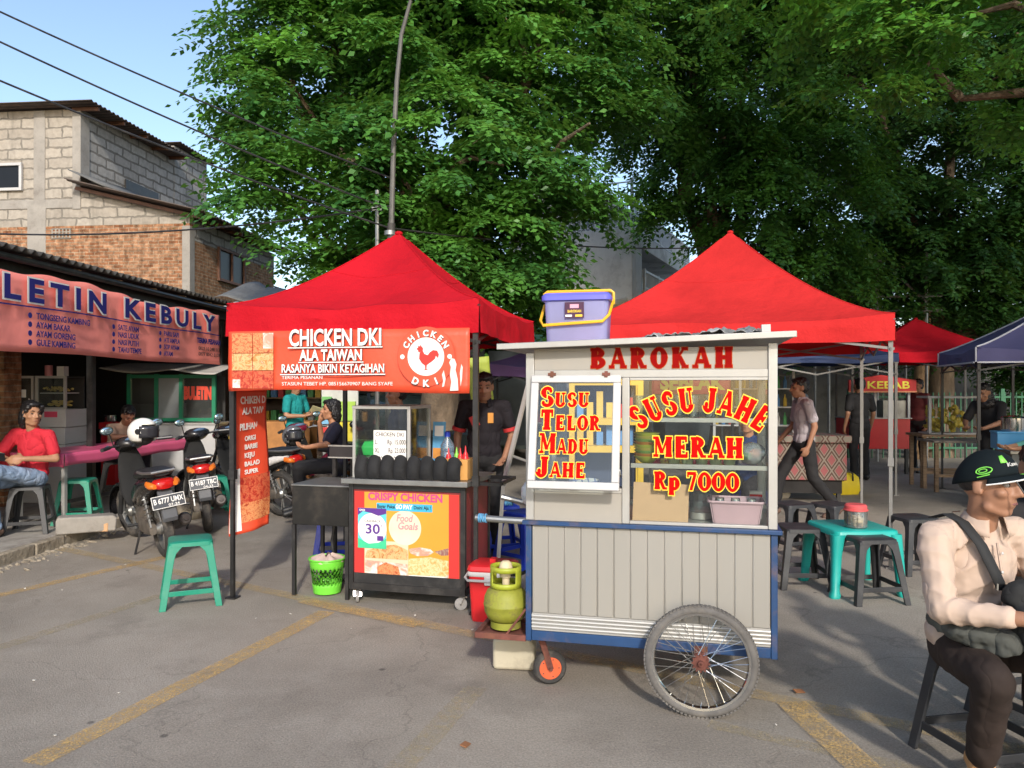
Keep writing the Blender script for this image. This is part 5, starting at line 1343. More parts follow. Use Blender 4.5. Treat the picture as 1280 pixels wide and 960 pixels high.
b = MB(); b.bb(.0, W2, .002, .034, .099, .15); b.bb(.0, W2, D2 - .034, D2 - .002, .099, .15); b.bb(.002, .033, .036, D2 - .036, .105, .14); b.bb(W2 - .033, W2 - .002, .036, D2 - .036, .105, .14); b.build('frame_rail', M_BLACK, ck, bevel=.002)
b = MB(); b.bb(.036, W2 - .036, .002, .034, .815, .857); b.build('frame_rail', M_BLACK, ck, bevel=.002)
b = MB(); b.bb(-.03, W2 + .03, -.05, D2 + .05, .859, .866); b.bb(-.033, W2 + .033, -.054, -.045, .862, .897); b.bb(W2 + .025, W2 + .033, -.045, D2 + .05, .862, .893); b.bb(-.033, -.025, -.045, D2 + .05, .862, .893); b.bb(-.03, W2 + .03, -.045, D2 + .05, .866, .890); b.build('counter_top', M_STEEL, ck, bevel=.002)
b = MB(); b.bb(W2 + .035, W2 + .22, D2 - .10, D2 - .06, .855, .878); b.bb(W2 + .035, W2 + .22, D2 - .5, D2 - .46, .855, .878); b.bb(W2 + .20, W2 + .225, D2 - .459, D2 - .101, .857, .876); b.build('side_bracket', M_BLACK, ck)
def caster(parent, x, y, r=.045, ang=0):
    M = Matrix.Translation((x, y, r)) @ Matrix.Rotation(ang, 4, 'Z')
    b = MB(); b.lathe([(0, -.013), (r * .7, -.013), (r * .95, -.010), (r, 0), (r * .95, .010), (r * .7, .013), (0, .013)], 24, M @ Matrix.Rotation(pi / 2, 4, 'X')); c = b.build('caster', mat('grey_caster', (.25, .24, .23), .5, 0, .2, 20), parent)
    b = MB()
    for s in (-.02, .02): b.bar(M @ Vector((0, s, 0)), M @ Vector((.025, s, r * 1.15)), .022, .004)
    b.box(M @ Vector((.025, 0, r * 1.2)), (.06, .06, .008)); b.tube([M @ Vector((0, -.024, 0)), M @ Vector((0, .024, 0))], .007, 8); b.build('caster_fork', M_CHROME, c)
for x, y, a in ((.055, .03, 2.0), (W2 - .04, .03, .3), (.055, D2 - .04, .6), (W2 - .04, D2 - .04, .2)): caster(ck, x, y, .045, a)
# poster on the front
PW0, PW1, PZ0, PZ1 = .045, W2 - .045, .175, .80
M_PORG = mat('orange_poster', (.72, .32, .035), .45, 0, .05, 2)
M_PRED = mat('red_poster_edge', (.66, .035, .03), .45, 0, .05)
b = MB(); b.bb(PW0, PW1, .006, .0115, PZ0, PZ1); po = b.build('poster', M_PORG, ck)
def pp(nm, pts, m, off=0):
    b = MB(); b.prism(pts, .0052 - off, .0058 - off); return b.build(nm, m, po, smooth=0)
def pr(nm, x0, x1, z0, z1, m, off=0): return pp(nm, [(x0, z0), (x1, z0), (x1, z1), (x0, z1)], m, off)
pr('red_edge', PW0, PW0 + .075, PZ0, PZ1, M_PRED); pr('red_edge', PW1 - .075, PW1, PZ0, PZ1, M_PRED)
b = MB(); b.bb(PW0 - .005, PW1 + .01, .002, .0055, .152, .222); b.build('black_band', M_BLKPL, po)
pM = lambda x, z, off=.0: plane_m((x, .0045 - off, z), (1, 0, 0), (0, 0, 1))
text(po, 'CRISPY CHICKEN', mat('magenta_print', (.75, .06, .22), .5), pM(.43, .745), .052, .56, .04, .0005)
pr('blue_strip', .215, .635, .672, .725, mat('sky_blue_print', (.05, .42, .62), .5), .001)
text(po, 'Bayar Pakai', M_LTBLK, pM(.288, .690, .0012), .024, .135, .02, .0004); text(po, 'GO', M_LTWH, pM(.385, .688, .0012), .03, .05, .04, .0004); text(po, 'PAY', M_LTWH, pM(.452, .688, .0012), .03, .07, .04, .0004); text(po, 'Disini Aja !', M_LTBLK, pM(.56, .690, .0012), .024, .125, .02, .0004)
pp('cream_disc', disc(.43, .555, .122), mat('cream_print', (.74, .66, .48), .5), .001)
text(po, 'Food', mat('pink_script', (.72, .25, .28), .5), pM(.425, .60, .0016), .05, .125, .02, .0004, shear=.2); text(po, 'Goals', mat('pink_script', (.7, .2, .3)), pM(.45, .545, .0016), .05, .15, .02, .0004, shear=.2)
pr('photo_panel', PW0 + .077, .455, PZ0 + .03, .455, mat('pale_food_print', (.70, .55, .38), .5, 0, .1), .0004)
F5 = foodmat('rice_print', [(.55, .25, .06), (.72, .42, .14), (.80, .62, .35), (.60, .28, .08)], 30)
pp('food_photo', [(PW0 + .08, .33), (.45, .33), (.45, .40), (.36, .435), (.24, .42), (.14, .38)], F2, .0008); pp('food_photo', [(PW0 + .08, .205), (.45, .205), (.45, .30), (PW0 + .08, .315)], F4, .0008); pp('food_photo', [(.22, .21), (.40, .21), (.38, .28), (.28, .305), (.22, .27)], F1, .0012)
pp('food_photo', [(.457, .23), (PW1 - .077, .23), (PW1 - .077, .34), (.62, .36), (.457, .34)], F5, .0008); pp('plate_photo', [(.457, .205), (.70, .205), (PW1 - .077, .25), (PW1 - .077, .228), (.457, .228)], M_LTWH, .0008)
pp('plate_photo', [(.46 + .0, .41), (.47, .38), (.52, .363), (.60, .368), (.645, .395), (.62, .415), (.54, .425)], F4, .0008); pp('plate_photo', [(.65, .40), (.70, .375), (PW1 - .077, .38), (PW1 - .077, .43)], foodmat('cabbage_print', [(.5, .45, .3), (.25, .08, .08), (.6, .55, .4)], 20), .0008)
# cashback card stuck on the poster
cd = MB(); cd.bb(.072, .290, .0025, .0045, .400, .685); cdo = cd.build('cashback_card', mat('turquoise_card', (.12, .60, .62), .4, 0, .05), po)
def cp(nm, pts, m, off): 
    b = MB(); b.prism(pts, .0018 - off, .0024 - off); return b.build(nm, m, cdo, smooth=0)
M_VIO = mat('violet_print', (.10, .03, .24), .45)
cp('white_disc', [p for p in disc(.183, .540, .110, 48)], M_LTWH, .0006)
cp('violet_top', [(.072, .685), (.072, .632), (.11, .662), (.17, .652), (.23, .632), (.290, .650), (.290, .685)], M_VIO, .0012)
cp('green_foot', [(.072, .400), (.290, .400), (.290, .474), (.23, .442), (.15, .432), (.09, .462), (.072, .47)], mat('green_print', (.05, .50, .25), .5), .0012)
text(cdo, 'CASHBACK', M_LTBLK, plane_m((.185, .001, .585), (1, 0, 0), (0, 0, 1)), .018, .125, .0, .0003)
text(cdo, '30', M_VIO, plane_m((.185, .001, .505), (1, 0, 0), (0, 0, 1)), .068, .11, .02, .0003); text(cdo, '%', M_VIO, plane_m((.253, .001, .555), (1, 0, 0), (0, 0, 1)), .018, None, .0, .0003)
text(cdo, 'OVO', M_LTWH, plane_m((.105, .0005, .663), (1, 0, 0), (0, 0, 1)), .014, None, .04, .0003)
cp('phone_print', [(.22, .455), (.268, .455), (.268, .49), (.22, .49)], M_VIO, .0012)
# glass case
gc = thing('glass_case', 'aluminium framed glass case with a hand written price list on the chicken cart', 'display case', CkM @ Vector((.0, .06, .891)), CA2)
gx, gy, gh = .445, .42, .52
for x in (0, gx - .022):
    for y in (0, gy - .022):
        b = MB(); b.bb(x, x + .022, y, y + .022, 0, gh - .024); b.build('frame_post', M_ALU, gc, bevel=.002)
b = MB(); b.bb(-.002, gx + .002, -.002, .024, gh - .0235, gh); b.bb(-.002, gx + .002, gy - .024, gy + .002, gh - .0235, gh); b.bb(-.002, .022, .0245, gy - .0245, gh - .0235, gh); b.bb(gx - .022, gx + .002, .0245, gy - .0245, gh - .0235, gh); b.build('top_frame', M_ALU, gc, bevel=.002)
for a in ((.023, gx - .023, .008, .012, .0, gh - .024), (.023, gx - .023, gy - .012, gy - .008, 0, gh - .024)):
    b = MB(); b.bb(*a); b.build('pane', M_GLASS, gc)
for x in (.009, gx - .013):
    b = MB(); b.bb(x, x + .004, .024, gy - .024, 0, gh - .024); b.build('pane', M_GLASS, gc)
b = MB(); b.bb(.02, gx - .02, .02, gy - .02, gh - .006, gh - .003); b.build('top_pane', M_GLASS, gc)
b = MB(); b.bb(.023, gx - .023, .02, gy - .02, .135, .150); b.build('floor_tray', M_STEEL, gc)
pcard = MB(); pcard.bb(.165, .415, .002, .0035, .09, .345); pc = pcard.build('price_list', mat('white_paper', (.74, .72, .68), .8, 0, .04), gc)
M_HAND = mat('pen_ink', (.05, .03, .035), .7)
gM = lambda x, z: plane_m((x, .0012, z), (1, 0, 0), (0, 0, 1))
text(pc, 'CHICKEN DKI', M_HAND, gM(.29, .302), .028, .22, .004, .0004, shear=.1)
for s_, z in (('L.        Rp. 15.000', .245), ('XL        Rp. 23.000', .185), ('BOX  Rp. 20.000', .125)): text(pc, s_, M_HAND, gM(.175, z), .034, .235, .006, .0004, 'LEFT')
b = MB(); rbox(b, [(.13, .22, 0), (.15, .24, .05), (.15, .24, .06), (.12, .2, .10)], .02)
tag(b.build('food_tub', mat('bright_green_plastic', (.03, .50, .10), .35, 0, .06), None, loc=CkM @ Vector((.09, .28, 1.045)), rot=(0, 0, CA2)), 'bright green plastic tub inside the glass case', 'tub')
# black scalloped covers along the counter front
M_VELV = mat('black_cover_cloth', (.012, .012, .013), .85, 0, .4, 9, bump=.5, bscale=12, bdist=.02)
b = MB()
xs0, xs1, nsc = .03, .83, 8
def scal(u, v):
    f = (u * nsc) % 1.0
    bul = max(0, 1 - (2 * f - 1) ** 2) ** .5
    k = (int(u * nsc * .999) * 37 % 7) / 7
    top = .118 + .048 * bul + .006 * k
    w = min(1, v / .8)
    if v <= .8: return Vector((xs0 + (xs1 - xs0) * u, -.012 - (.020 + .040 * bul) * (sin(pi * (.22 + .70 * w))), top * w * (1 if w < .9 else 1)))
    q = (v - .8) / .2
    return Vector((xs0 + (xs1 - xs0) * u, -.012 - (.020 + .040 * bul) * sin(pi * .92) + .05 * q, top - .02 * q))
b.grid(scal, 96, 20)
co = b.build('scalloped_cover', M_VELV, None, smooth=60, loc=CkM @ Vector((0, .06, .892)), rot=(radians(-4), 0, CA2)); tag(co, 'black scalloped cloth guard along the front of the chicken counter', 'cloth guard')
ob = MB(); ob.bb(-.10, .10, -.10, .10, 0, .145)
oo = ob.build('carton', mat('orange_carton', (.60, .30, .08), .7, 0, .1, 4), None, loc=CkM @ Vector((.76, .18, .892)), rot=(0, 0, CA2 + .05), bevel=.003); tag(oo, 'orange brown carton of sauce bottles at the right of the chicken counter', 'carton')
M_WATER = glassmat('bottle_plastic', (.72, .84, .95), .8, haze=.2, hcol=(.5, .65, .8))
def bottle(nm, label, u, v, z, r, h, m, mc, group):
    o = thing(nm, label, 'bottle', CkM @ Vector((u, v, z)), 0, group)
    b = MB(); b.lathe([(r * .9, 0), (r, .006), (r, h * .5), (r * .92, h * .53), (r, h * .56), (r, h * .68), (r * .35, h * .86), (r * .35, h * .9)], 18); b.build('body', m, o)
    b = MB(); b.lathe([(r * .42, h * .88), (r * .42, h * .98), (r * .3, h)], 14); b.build('cap', mc, o)
bottle('water_bottle', 'large clear blue water bottle on the chicken counter', .60, .42, .892, .052, .32, M_WATER, M_BLUPL, None)
def squeeze(u, v, z, m, label, h=.19):
    o = thing('sauce_bottle', label, 'bottle', CkM @ Vector((u, v, z)), 0, 'sauce bottles')
    b = MB(); b.lathe([(.024, 0), (.027, .004), (.027, h * .55), (.016, h * .68)], 16); b.build('body', m, o)
    b = MB(); b.lathe([(.018, h * .66), (.018, h * .72), (.008, h * .8), (.003, h)], 12); b.build('nozzle', m, o)
squeeze(.70, .16, .905 + .015, M_REDPL, 'red sauce bottle nearest the glass case, in the orange carton')
squeeze(.775, .20, .905 + .015, M_REDPL, 'red sauce bottle in the middle of the orange carton')
squeeze(.83, .15, .905 + .015, M_REDPL, 'red sauce bottle at the outer corner of the orange carton', .21)
squeeze(.73, .25, .905 + .015, mat('lime_plastic', (.22, .60, .06), .35), 'lime green sauce bottle behind the red ones')
for k, (u, v) in enumerate(((.50, .30), (.545, .26), (.53, .36))):
    b = MB(); b.lathe([(.03, 0), (.036, .07), (.034, .07), (.02, .065), (0, .07)], 14)
    tag(b.build('snack_cup', mat('tan_paper_cup', (.55, .38, .18), .7), None, loc=CkM @ Vector((u, v, .892))), ['tan paper cup right beside the glass case', 'tan paper cup nearest the front behind the black guard', 'tan paper cup nearest the water bottle'][k], 'cup', 'paper cups')
b = MB(); b.bb(-.05, .05, -.004, .004, 0, .30)
br = b.build('payment_board', mat('blue_board', (.10, .32, .55), .4, 0, .1), None, loc=CkM @ Vector((.50, .50, .98)), rot=(radians(-5), 0, CA2)); tag(br, 'slim blue payment board standing behind the glass case', 'board')
b = MB(); b.bb(-.035, .035, -.006, -.0045, .19, .27); b.build('paper', M_LTWH, br)
b = MB(); b.bb(-.046, .046, -.006, -.0045, .02, .10); b.build('orange_print', mat('orange_print', (.6, .25, .05), .5, var=.3), br)
# fryer stand on the left
ft = thing('fryer_stand', 'black square fryer stand on thin legs left of the chicken cart', 'fryer', CkM @ Vector((-.49, .06, 0)), CA2)
b = MB(); b.bb(0, .455, .006, .02, .53, .815); b.bb(0, .455, .44, .455, .53, .815); b.bb(0, .014, .021, .439, .53, .815); b.bb(.441, .455, .021, .439, .53, .815); b.bb(.014, .441, .021, .439, .53, .545); b.build('firebox', mat('sooty_black_steel', (.022, .02, .018), .45, .3, .4, 3, dirt=(.09, .07, .05), dirt_amt=.5, dscale=3), ft, bevel=.003)
for x, y in ((0, 0), (.43, 0), (0, .43), (.43, .43)):
    b = MB(); b.bb(x, x + .026, y, y + .026, 0, .53); b.build('leg', M_BLACK, ft)
b = MB(); b.bb(-.006, .461, 0, .46, .816, .828); b.build('top_rim', M_STEEL, ft, bevel=.002)
b = MB(); b.bb(.02, .435, .02, .44, .812, .822); b.build('steel_lid', M_STEEL, ft)
b = MB(); b.tube([(.20, .3, .53), (.17, .3, .35), (.19, .32, .12), (.24, .36, .03)], .012, 8); b.build('gas_hose', M_GRYPL, ft)
tt = thing('tray_table', 'black topped tray table with fried snacks behind the fryer stand', 'table', CkM @ Vector((-.47, .62, 0)), CA2)
b = MB(); b.bb(0, .72, 0, .38, .975, 1.0); b.bb(0, .72, -.012, .0, .975, 1.075); b.bb(-.012, 0, 0, .38, .975, 1.06); b.build('tray', mat('dark_glass_tray', (.045, .04, .042), .2, .1, .2, 4), tt, bevel=.002)
b = MB(); b.bb(-.014, .72, -.016, -.0125, 1.066, 1.078); b.bb(-.014, .72, -.016, -.0125, .972, .982); b.build('edge_trim', M_ALU, tt)
for x, y in ((.01, .01), (.67, .01), (.01, .33), (.67, .33)):
    b = MB(); b.bb(x, x + .03, y, y + .03, 0, .975); b.build('leg', M_BLACK, tt)
b = MB(); rr = random.Random(8)
for k in range(28): b.ball((rr.uniform(.48, .70), rr.uniform(.03, .2), 1.01 + rr.uniform(0, .07)), rr.uniform(.02, .04), rr.uniform(.02, .035), .02, 8, rotm(rr.uniform(0, 90), rr.uniform(0, 90), 0))
tag(b.build('fried_snacks', foodmat('golden_batter', [(.42, .22, .08), (.62, .38, .16), (.70, .48, .22)], 40), None, loc=CkM @ Vector((-.47, .62, 0)), rot=(0, 0, CA2)), 'heap of golden fried snacks on the black tray table', 'snacks', kind='stuff')

# basket, cooler, stools near the chicken cart
bk = thing('waste_basket', 'lime green slatted waste basket with a pale bag liner', 'basket', G(409, 741), .2)
M_LIMEB = mat('lime_basket_plastic', (.16, .62, .05), .4, 0, .06)
b = MB(); n = 44
def bas(u, v):
    r = .100 + .030 * v
    return Vector((r * cos(tau * u), r * sin(tau * u), .012 + .25 * v))
rows = 12
vs = [bas(i / n, j / rows) for j in range(rows + 1) for i in range(n)]
hole = lambda i, j: 3 <= j <= 8 and (i + j) % 2 == 0
b.add(vs, [(j * n + i, j * n + (i + 1) % n, (j + 1) * n + (i + 1) % n, (j + 1) * n + i) for j in range(rows) for i in range(n) if not hole(i, j)])
b.add([bas(i / n, 0) for i in range(n)], [tuple(range(n))]); b.build('shell', M_LIMEB, bk, solid=.004)
b = MB(); b.ring(.133, .007, Matrix.Translation((0, 0, .262)), 40, 8); b.build('rim', M_LIMEB, bk)
b = MB(); n = 40
def lin(u, v):
    r = .137 - .03 * (1 - v) + .006 * sin(u * tau * 9); z = .18 + .10 * v + .012 * sin(u * tau * 5 + 1) * v
    if v > .7: r -= (v - .7) * .35; z += .01
    return Vector((r * cos(tau * u), r * sin(tau * u), z if v > .62 else z + .02))
b.grid(lin, 60, 10); b.lathe([(0, .235), (.07, .245), (.115, .25)], 20); b.build('liner', mat('pale_bag_liner', (.66, .50, .44), .6, 0, .1, 6, trans=.2), bk, smooth=30)
cl = thing('cool_box', 'red cool box with white rim and swing handle between the two carts', 'cool box', P(617, 755, 5.15) * 1 + Vector((0, 0, 0)), -.2)
cl.location.z = 0
b = MB(); rbox(b, [(.25, .22, 0), (.26, .23, .02), (.29, .25, .30)], .03); b.build('tub', M_REDPL, cl)
b = MB(); rbox(b, [(.30, .26, .30), (.305, .265, .305), (.305, .265, .325), (.30, .26, .33)], .03); b.build('rim', M_WHITE, cl)
b = MB(); rbox(b, [(.30, .26, .331), (.31, .27, .34), (.30, .26, .365), (.26, .22, .375)], .035); b.bb(-.02, .02, -.03, .03, .372, .40); b.build('lid', M_REDPL, cl)
b = MB(); b.tube([(-.155, 0, .32), (-.165, -.12, .29), (-.14, -.155, .28), (.14, -.155, .28), (.165, -.12, .29), (.155, 0, .32)], .009, 8); b.build('swing_handle', M_WHITE, cl)
b = MB(); b.bb(-.03, .03, -.150, -.134, .25, .31); b.build('latch', M_WHITE, cl, bevel=.004)

def stool(name, label, loc, rz, m, h=.46, top=.285, foot=.41, group='plastic stools'):
    o = thing(name, label, 'stool', loc, rz, group)
    b = MB(); t2 = top / 2; f2 = foot / 2
    rbox(b, [(top + .012, top + .012, h - .035), (top + .006, top + .006, h - .008), (top - .02, top - .02, h), (.08, .08, h - .004)], .035)
    b.build('seat', m, o, smooth=50)
    for sx in (-1, 1):
        for sy in (-1, 1):
            # L shaped leg tapering outward to the foot
            def leg(z, k):       # k: cross-section corner path
                q = (h - .02 - z) / (h - .02); e = (t2 + (f2 - t2) * q) ; wd = .052 - .008 * q + .05 * max(0, (1 - q * 7)); th = .016
                return [(sx * e, sy * e, z), (sx * (e - wd), sy * e, z), (sx * (e - wd), sy * (e - th), z), (sx * (e - th), sy * (e - th), z), (sx * (e - th), sy * (e - wd), z), (sx * e, sy * (e - wd), z)]
            b = MB(); zs = [0, .05, .15, .25, .34, h - .075, h - .045, h - .02]
            vs = []
            for z in zs: vs += leg(z, 0)
            fs = [(i * 6 + k, i * 6 + (k + 1) % 6, (i + 1) * 6 + (k + 1) % 6, (i + 1) * 6 + k) for i in range(len(zs) - 1) for k in range(6)] + [tuple(range(6)), tuple(range((len(zs) - 1) * 6, len(zs) * 6))]
            b.add(vs, fs); b.build('leg', m, o, smooth=25, bevel=.003)
    zr = .11; q = (h - .02 - zr) / (h - .02); e = t2 + (f2 - t2) * q - .009; wl_ = e - .035
    b = MB()
    for a in range(4):
        R_ = Matrix.Rotation(a * pi / 2, 3, 'Z')
        b.box(R_ @ Vector((0, e, zr)), (2 * wl_, .011, .034), R_)
    b.build('stretcher', m, o, bevel=.002)
    return o
gs = stool('plastic_stool', 'green plastic stool standing alone on the asphalt before the chicken tent', G(238, 752), .42, M_TEAL)
gs2 = stool('plastic_stool', 'charcoal plastic stool right in front of the turquoise table', G(1085, 748), .10, M_GRYPL)
dup(gs2, G(1000, 730), -.05, 'charcoal plastic stool just past the right end of the BAROKAH cart')
dup(gs2, G(990, 689), .3, 'charcoal plastic stool farthest back behind the cart corner')
dup(gs2, G(1142, 713), .15, 'charcoal plastic stool behind the seated man in the cap')
dup(gs2, G(1040, 690), .5, 'charcoal plastic stool on the far side of the turquoise table')
s_ = dup(gs2, (1.95, 3.16, 0), .2, 'charcoal plastic stool carrying the man in the green and black cap')
bs = stool('plastic_stool', 'royal blue plastic stool beyond the cool box', G(626, 692), .3, M_BLUPL)
dup(bs, G(655, 705), .8, 'royal blue plastic stool half hidden by the end of the BAROKAH cart')
dup(bs, G(420, 700), .2, 'royal blue plastic stool glimpsed behind the lime green basket')
tb = thing('low_table', 'low turquoise plastic table holding a snack jar', 'table', G(1064, 735), .06)
h_, t2, f2 = .485, .235, .27
b = MB(); rbox(b, [(.50, .50, h_ - .045), (.495, .495, h_ - .008), (.475, .475, h_)], .05); b.build('table_top', M_TURQ, tb, smooth=50)
for sx in (-1, 1):
    for sy in (-1, 1):
        b = MB(); b.loft([((sx * .262, sy * .262, 0), .036, .036), ((sx * .258, sy * .258, .02), .040, .040), ((sx * .252, sy * .252, .05), .030, .030), ((sx * .235, sy * .235, .30), .036, .036), ((sx * .215, sy * .215, h_ - .03), .05, .05)], 14, ax=Vector((1, 0, 0)), az=Vector((0, 1, 0)), sq=.7); b.build('leg', M_TURQ, tb)
jr = thing('snack_jar', 'clear snack jar with a coral red lid on the turquoise table', 'jar', G(1064, 735) + Vector((-.01, -.10, h_)), 0)
b = MB(); b.lathe([(.075, 0), (.082, .008), (.082, .125), (.07, .14), (.067, .14), (.078, .12), (.078, .01), (0, .004)], 28); b.build('glass', glassmat('jar_plastic', (.9, .92, .9), .6, haze=.08, hcol=(.8, .8, .75)), jr)
b = MB(); b.lathe([(.0, .175), (.07, .176), (.08, .165), (.08, .14), (.088, .138), (.088, .13), (.0, .13)], 28); b.build('lid', mat('coral_lid', (.66, .10, .10), .4), jr)
b = MB(); rr = random.Random(6)
for k in range(34):
    a, r_ = rr.uniform(0, tau), .055 * sqrt(rr.random())
    b.ball((r_ * cos(a), r_ * sin(a), rr.uniform(.02, .085)), .022, .014, .008, 8, rotm(rr.uniform(0, 180), rr.uniform(0, 180), 0))
b.build('crackers', mat('cracker', (.58, .42, .26), .8, 0, .2, 20), jr)

# ---------------------------------------------------------------- kebab stall and others at the right
kb = thing('kebab_cart', 'red KEBAB stall with glass shelves under the small red tent', 'food cart', (5.95, 13.5, 0), .0)
b = MB(); b.bb(0, 1.05, 0, .6, .45, .98); b.build('body', M_REDPL, kb, bevel=.006)
b = MB(); b.bb(-.02, 1.07, -.03, .62, .981, 1.0); b.build('counter_top', M_ALU, kb)
for x, y in ((.02, .02), (.98, .02), (.02, .52), (.98, .52)):
    b = MB(); b.bb(x, x + .05, y, y + .05, 0, .45); b.build('leg', M_BLACK, kb)
for x in (0, .42, 1.01):
    b = MB(); b.bb(x, x + .04, 0, .04, 1.0, 1.46); b.build('post', M_WHITE, kb)
b = MB()
for z in (1.12, 1.24, 1.36): b.bb(.04, .42, .01, .3, z, z + .012)
b.build('shelf', M_WHITE, kb)
b = MB(); b.bb(.6, 1.0, .05, .5, 1.0, 1.3); b.build('grill_body', M_STEEL, kb)
b = MB(); b.prism([(-.06, 1.46), (1.11, 1.46), (1.11, 1.66), (.5, 1.75), (-.06, 1.66)], -.09, -.03); sg = b.build('sign_board', mat('kebab_red_sign', (.50, .02, .02), .45), kb)
b = MB(); b.bb(-.07, 1.12, -.095, -.085, 1.445, 1.47); b.build('sign_trim', mat('orange_trim', (.65, .25, .12), .5), sg)
text(sg, 'KEBAB', mat('kebab_yellow', (.75, .68, .06), .5), plane_m((.62, -.0905, 1.515), (1, 0, 0), (0, 0, 1)), .125, .74, .018, .001)
# long tables
def table(name, label, loc, rz, w, d, h, m, mleg=None, group=None):
    o = thing(name, label, 'table', loc, rz, group)
    b = MB(); b.bb(0, w, 0, d, h - .035, h); b.build('table_top', m, o, bevel=.004)
    for x, y in ((.04, .04), (w - .09, .04), (.04, d - .09), (w - .09, d - .09)):
        b = MB(); b.bb(x, x + .05, y, y + .05, 0, h - .036); b.build('leg', mleg or m, o)
    b = MB(); b.bb(.06, w - .06, .055, .075, .22, .26); b.bb(.06, w - .06, d - .075, d - .055, .22, .26); b.build('rail', mleg or m, o)
    return o
table('wooden_table', 'worn grey wooden table between the kebab stall and the navy tent', (6.15, 11.2, 0), -.1, 1.1, .6, .76, mat('grey_worn_wood', (.24, .20, .16), .8, 0, .25, 6), M_WOOD)
st = thing('serving_counter', 'grey serving counter under the navy tent', 'counter', (6.1, 9.4, 0), -.3)
b = MB(); b.bb(0, 2.2, 0, .6, .72, .76); b.build('counter_top', M_STEEL, st, bevel=.004)
b = MB(); b.bb(.03, 2.15, .04, .55, .06, .72); b.build('front', mat('grey_counter', (.22, .23, .22), .6, 0, .15, 2), st)
bx = thing('blue_tub', 'light blue square tub with a steel pot in it on the grey counter', 'tub', (6.08, 9.62, .76), -.3)
b = MB(); b.bb(0, .40, 0, .3, 0, .22); b.bb(-.01, .41, -.01, .31, .2, .225); b.build('shell', mat('light_blue_plastic', (.10, .38, .66), .4, 0, .06), bx, bevel=.008)
b = MB(); b.lathe([(.13, 0), (.135, .01), (.135, .33), (.12, .35), (0, .37)], 24, Matrix.Translation((.22, .16, .06))); tag(b.build('steel_pot', M_CHROME, None, loc=bx.location, rot=(0, 0, -.3)), 'shiny steel pot standing in the light blue tub', 'pot')
sc2 = thing('snack_case', 'small white framed case of yellow snacks by the tree trunk', 'display case', (6.35, 11.7, .82), -.1)
for x in (0, .70):
    b = MB(); b.bb(x, x + .04, 0, .04, 0, .55); b.build('post', M_WHITE, sc2)
b = MB(); b.bb(-.02, .76, -.02, .4, .55, .58); b.build('top', M_WHITE, sc2)
b = MB(); b.bb(0, .74, 0, .38, 0, .02); b.build('base', M_WHITE, sc2)
b = MB(); rr = random.Random(2)
for k in range(70): b.ball((rr.uniform(.06, .68), rr.uniform(.06, .3), .05 + rr.uniform(0, .36)), .05, .05, .03, 7, rotm(rr.uniform(0, 90), rr.uniform(0, 90), 0))
b.build('snacks', foodmat('yellow_snacks', [(.3, .2, .03), (.55, .42, .06), (.35, .3, .05)], 12), sc2)
tt2 = table('wooden_table', 'wooden table under the white framed snack case', (6.2, 11.62, 0), -.1, 1.2, .6, .82, M_WOOD)
# patterned counter behind the walking man
pc_ = thing('patterned_counter', 'counter wrapped in pink diamond patterned cloth behind the walking man', 'counter', (3.30, 10.3, 0), -.1)
b = MB(); b.bb(0, 1.15, 0, .5, .30, .80); b.bb(-.06, 1.20, -.05, .55, .801, .90); b.build('cloth_cover', diamondmat('pink_diamond_cloth', (.22, .19, .15), (.28, .08, .08), (.09, .04, .03)), pc_, bevel=.01)
b = MB(); b.bb(.05, 1.1, .05, .45, .12, .298); b.build('base', M_DARKW, pc_)
for x in (.06, 1.04):
    b = MB(); b.bb(x, x + .05, .06, .11, 0, .12); b.build('leg', M_BLACK, pc_)
rk2 = thing('rear_shelf', 'dark shelf rack of bottles under the dark blue tent', 'shelf', (3.3, 12.6, 0), -.1)
b = MB()
for z in (.9, 1.2, 1.5): b.bb(0, 1.3, 0, .3, z, z + .02)
for x in (0, 1.26): b.bb(x, x + .04, 0, .04, 0, 1.8)
b.build('frame', M_WHITE, rk2)
b = MB(); rr = random.Random(4)
for z in (.92, 1.22, 1.52):
    for i in range(11): b.mi = rr.randrange(5); b.lathe([(.03, 0), (.03, .12), (.012, .16), (.012, .2)], 8, Matrix.Translation((.08 + i * .11, .15, z)))
b.build('bottle_row', bcols, rk2)
M_YBAG = mat('yellow_bag_vinyl', (.68, .52, .02), .45, 0, .1, 5)
yb = thing('yellow_bag', 'bright yellow carry bag on the asphalt behind the walking man', 'bag', G(1053, 617), .2)
b = MB(); rbox(b, [(.40, .24, 0), (.44, .27, .06), (.42, .24, .24), (.30, .16, .30)], .05); b.build('body', M_YBAG, yb, smooth=50)
b = MB(); b.tube([(-.08, -.13, .2), (-.06, -.15, .30), (0, -.10, .36), (.06, -.15, .30), (.08, -.13, .2)], .012, 6); b.build('handle', M_BLACK, yb)
wbg = thing('white_bag', 'pale cream shoulder bag on the ground by the cart end', 'bag', G(973, 622), .1)
b = MB(); rbox(b, [(.26, .18, 0), (.30, .2, .05), (.28, .16, .26), (.14, .06, .34)], .05); b.build('body', mat('cream_bag_cloth', (.60, .54, .46), .8, 0, .1, 5), wbg, smooth=50)
b = MB(); b.tube([(-.06, -.10, .1), (-.05, -.12, .24), (0, -.08, .36), (.05, -.12, .24), (.06, -.10, .1)], .010, 6); b.build('strap', M_BLACK, wbg)
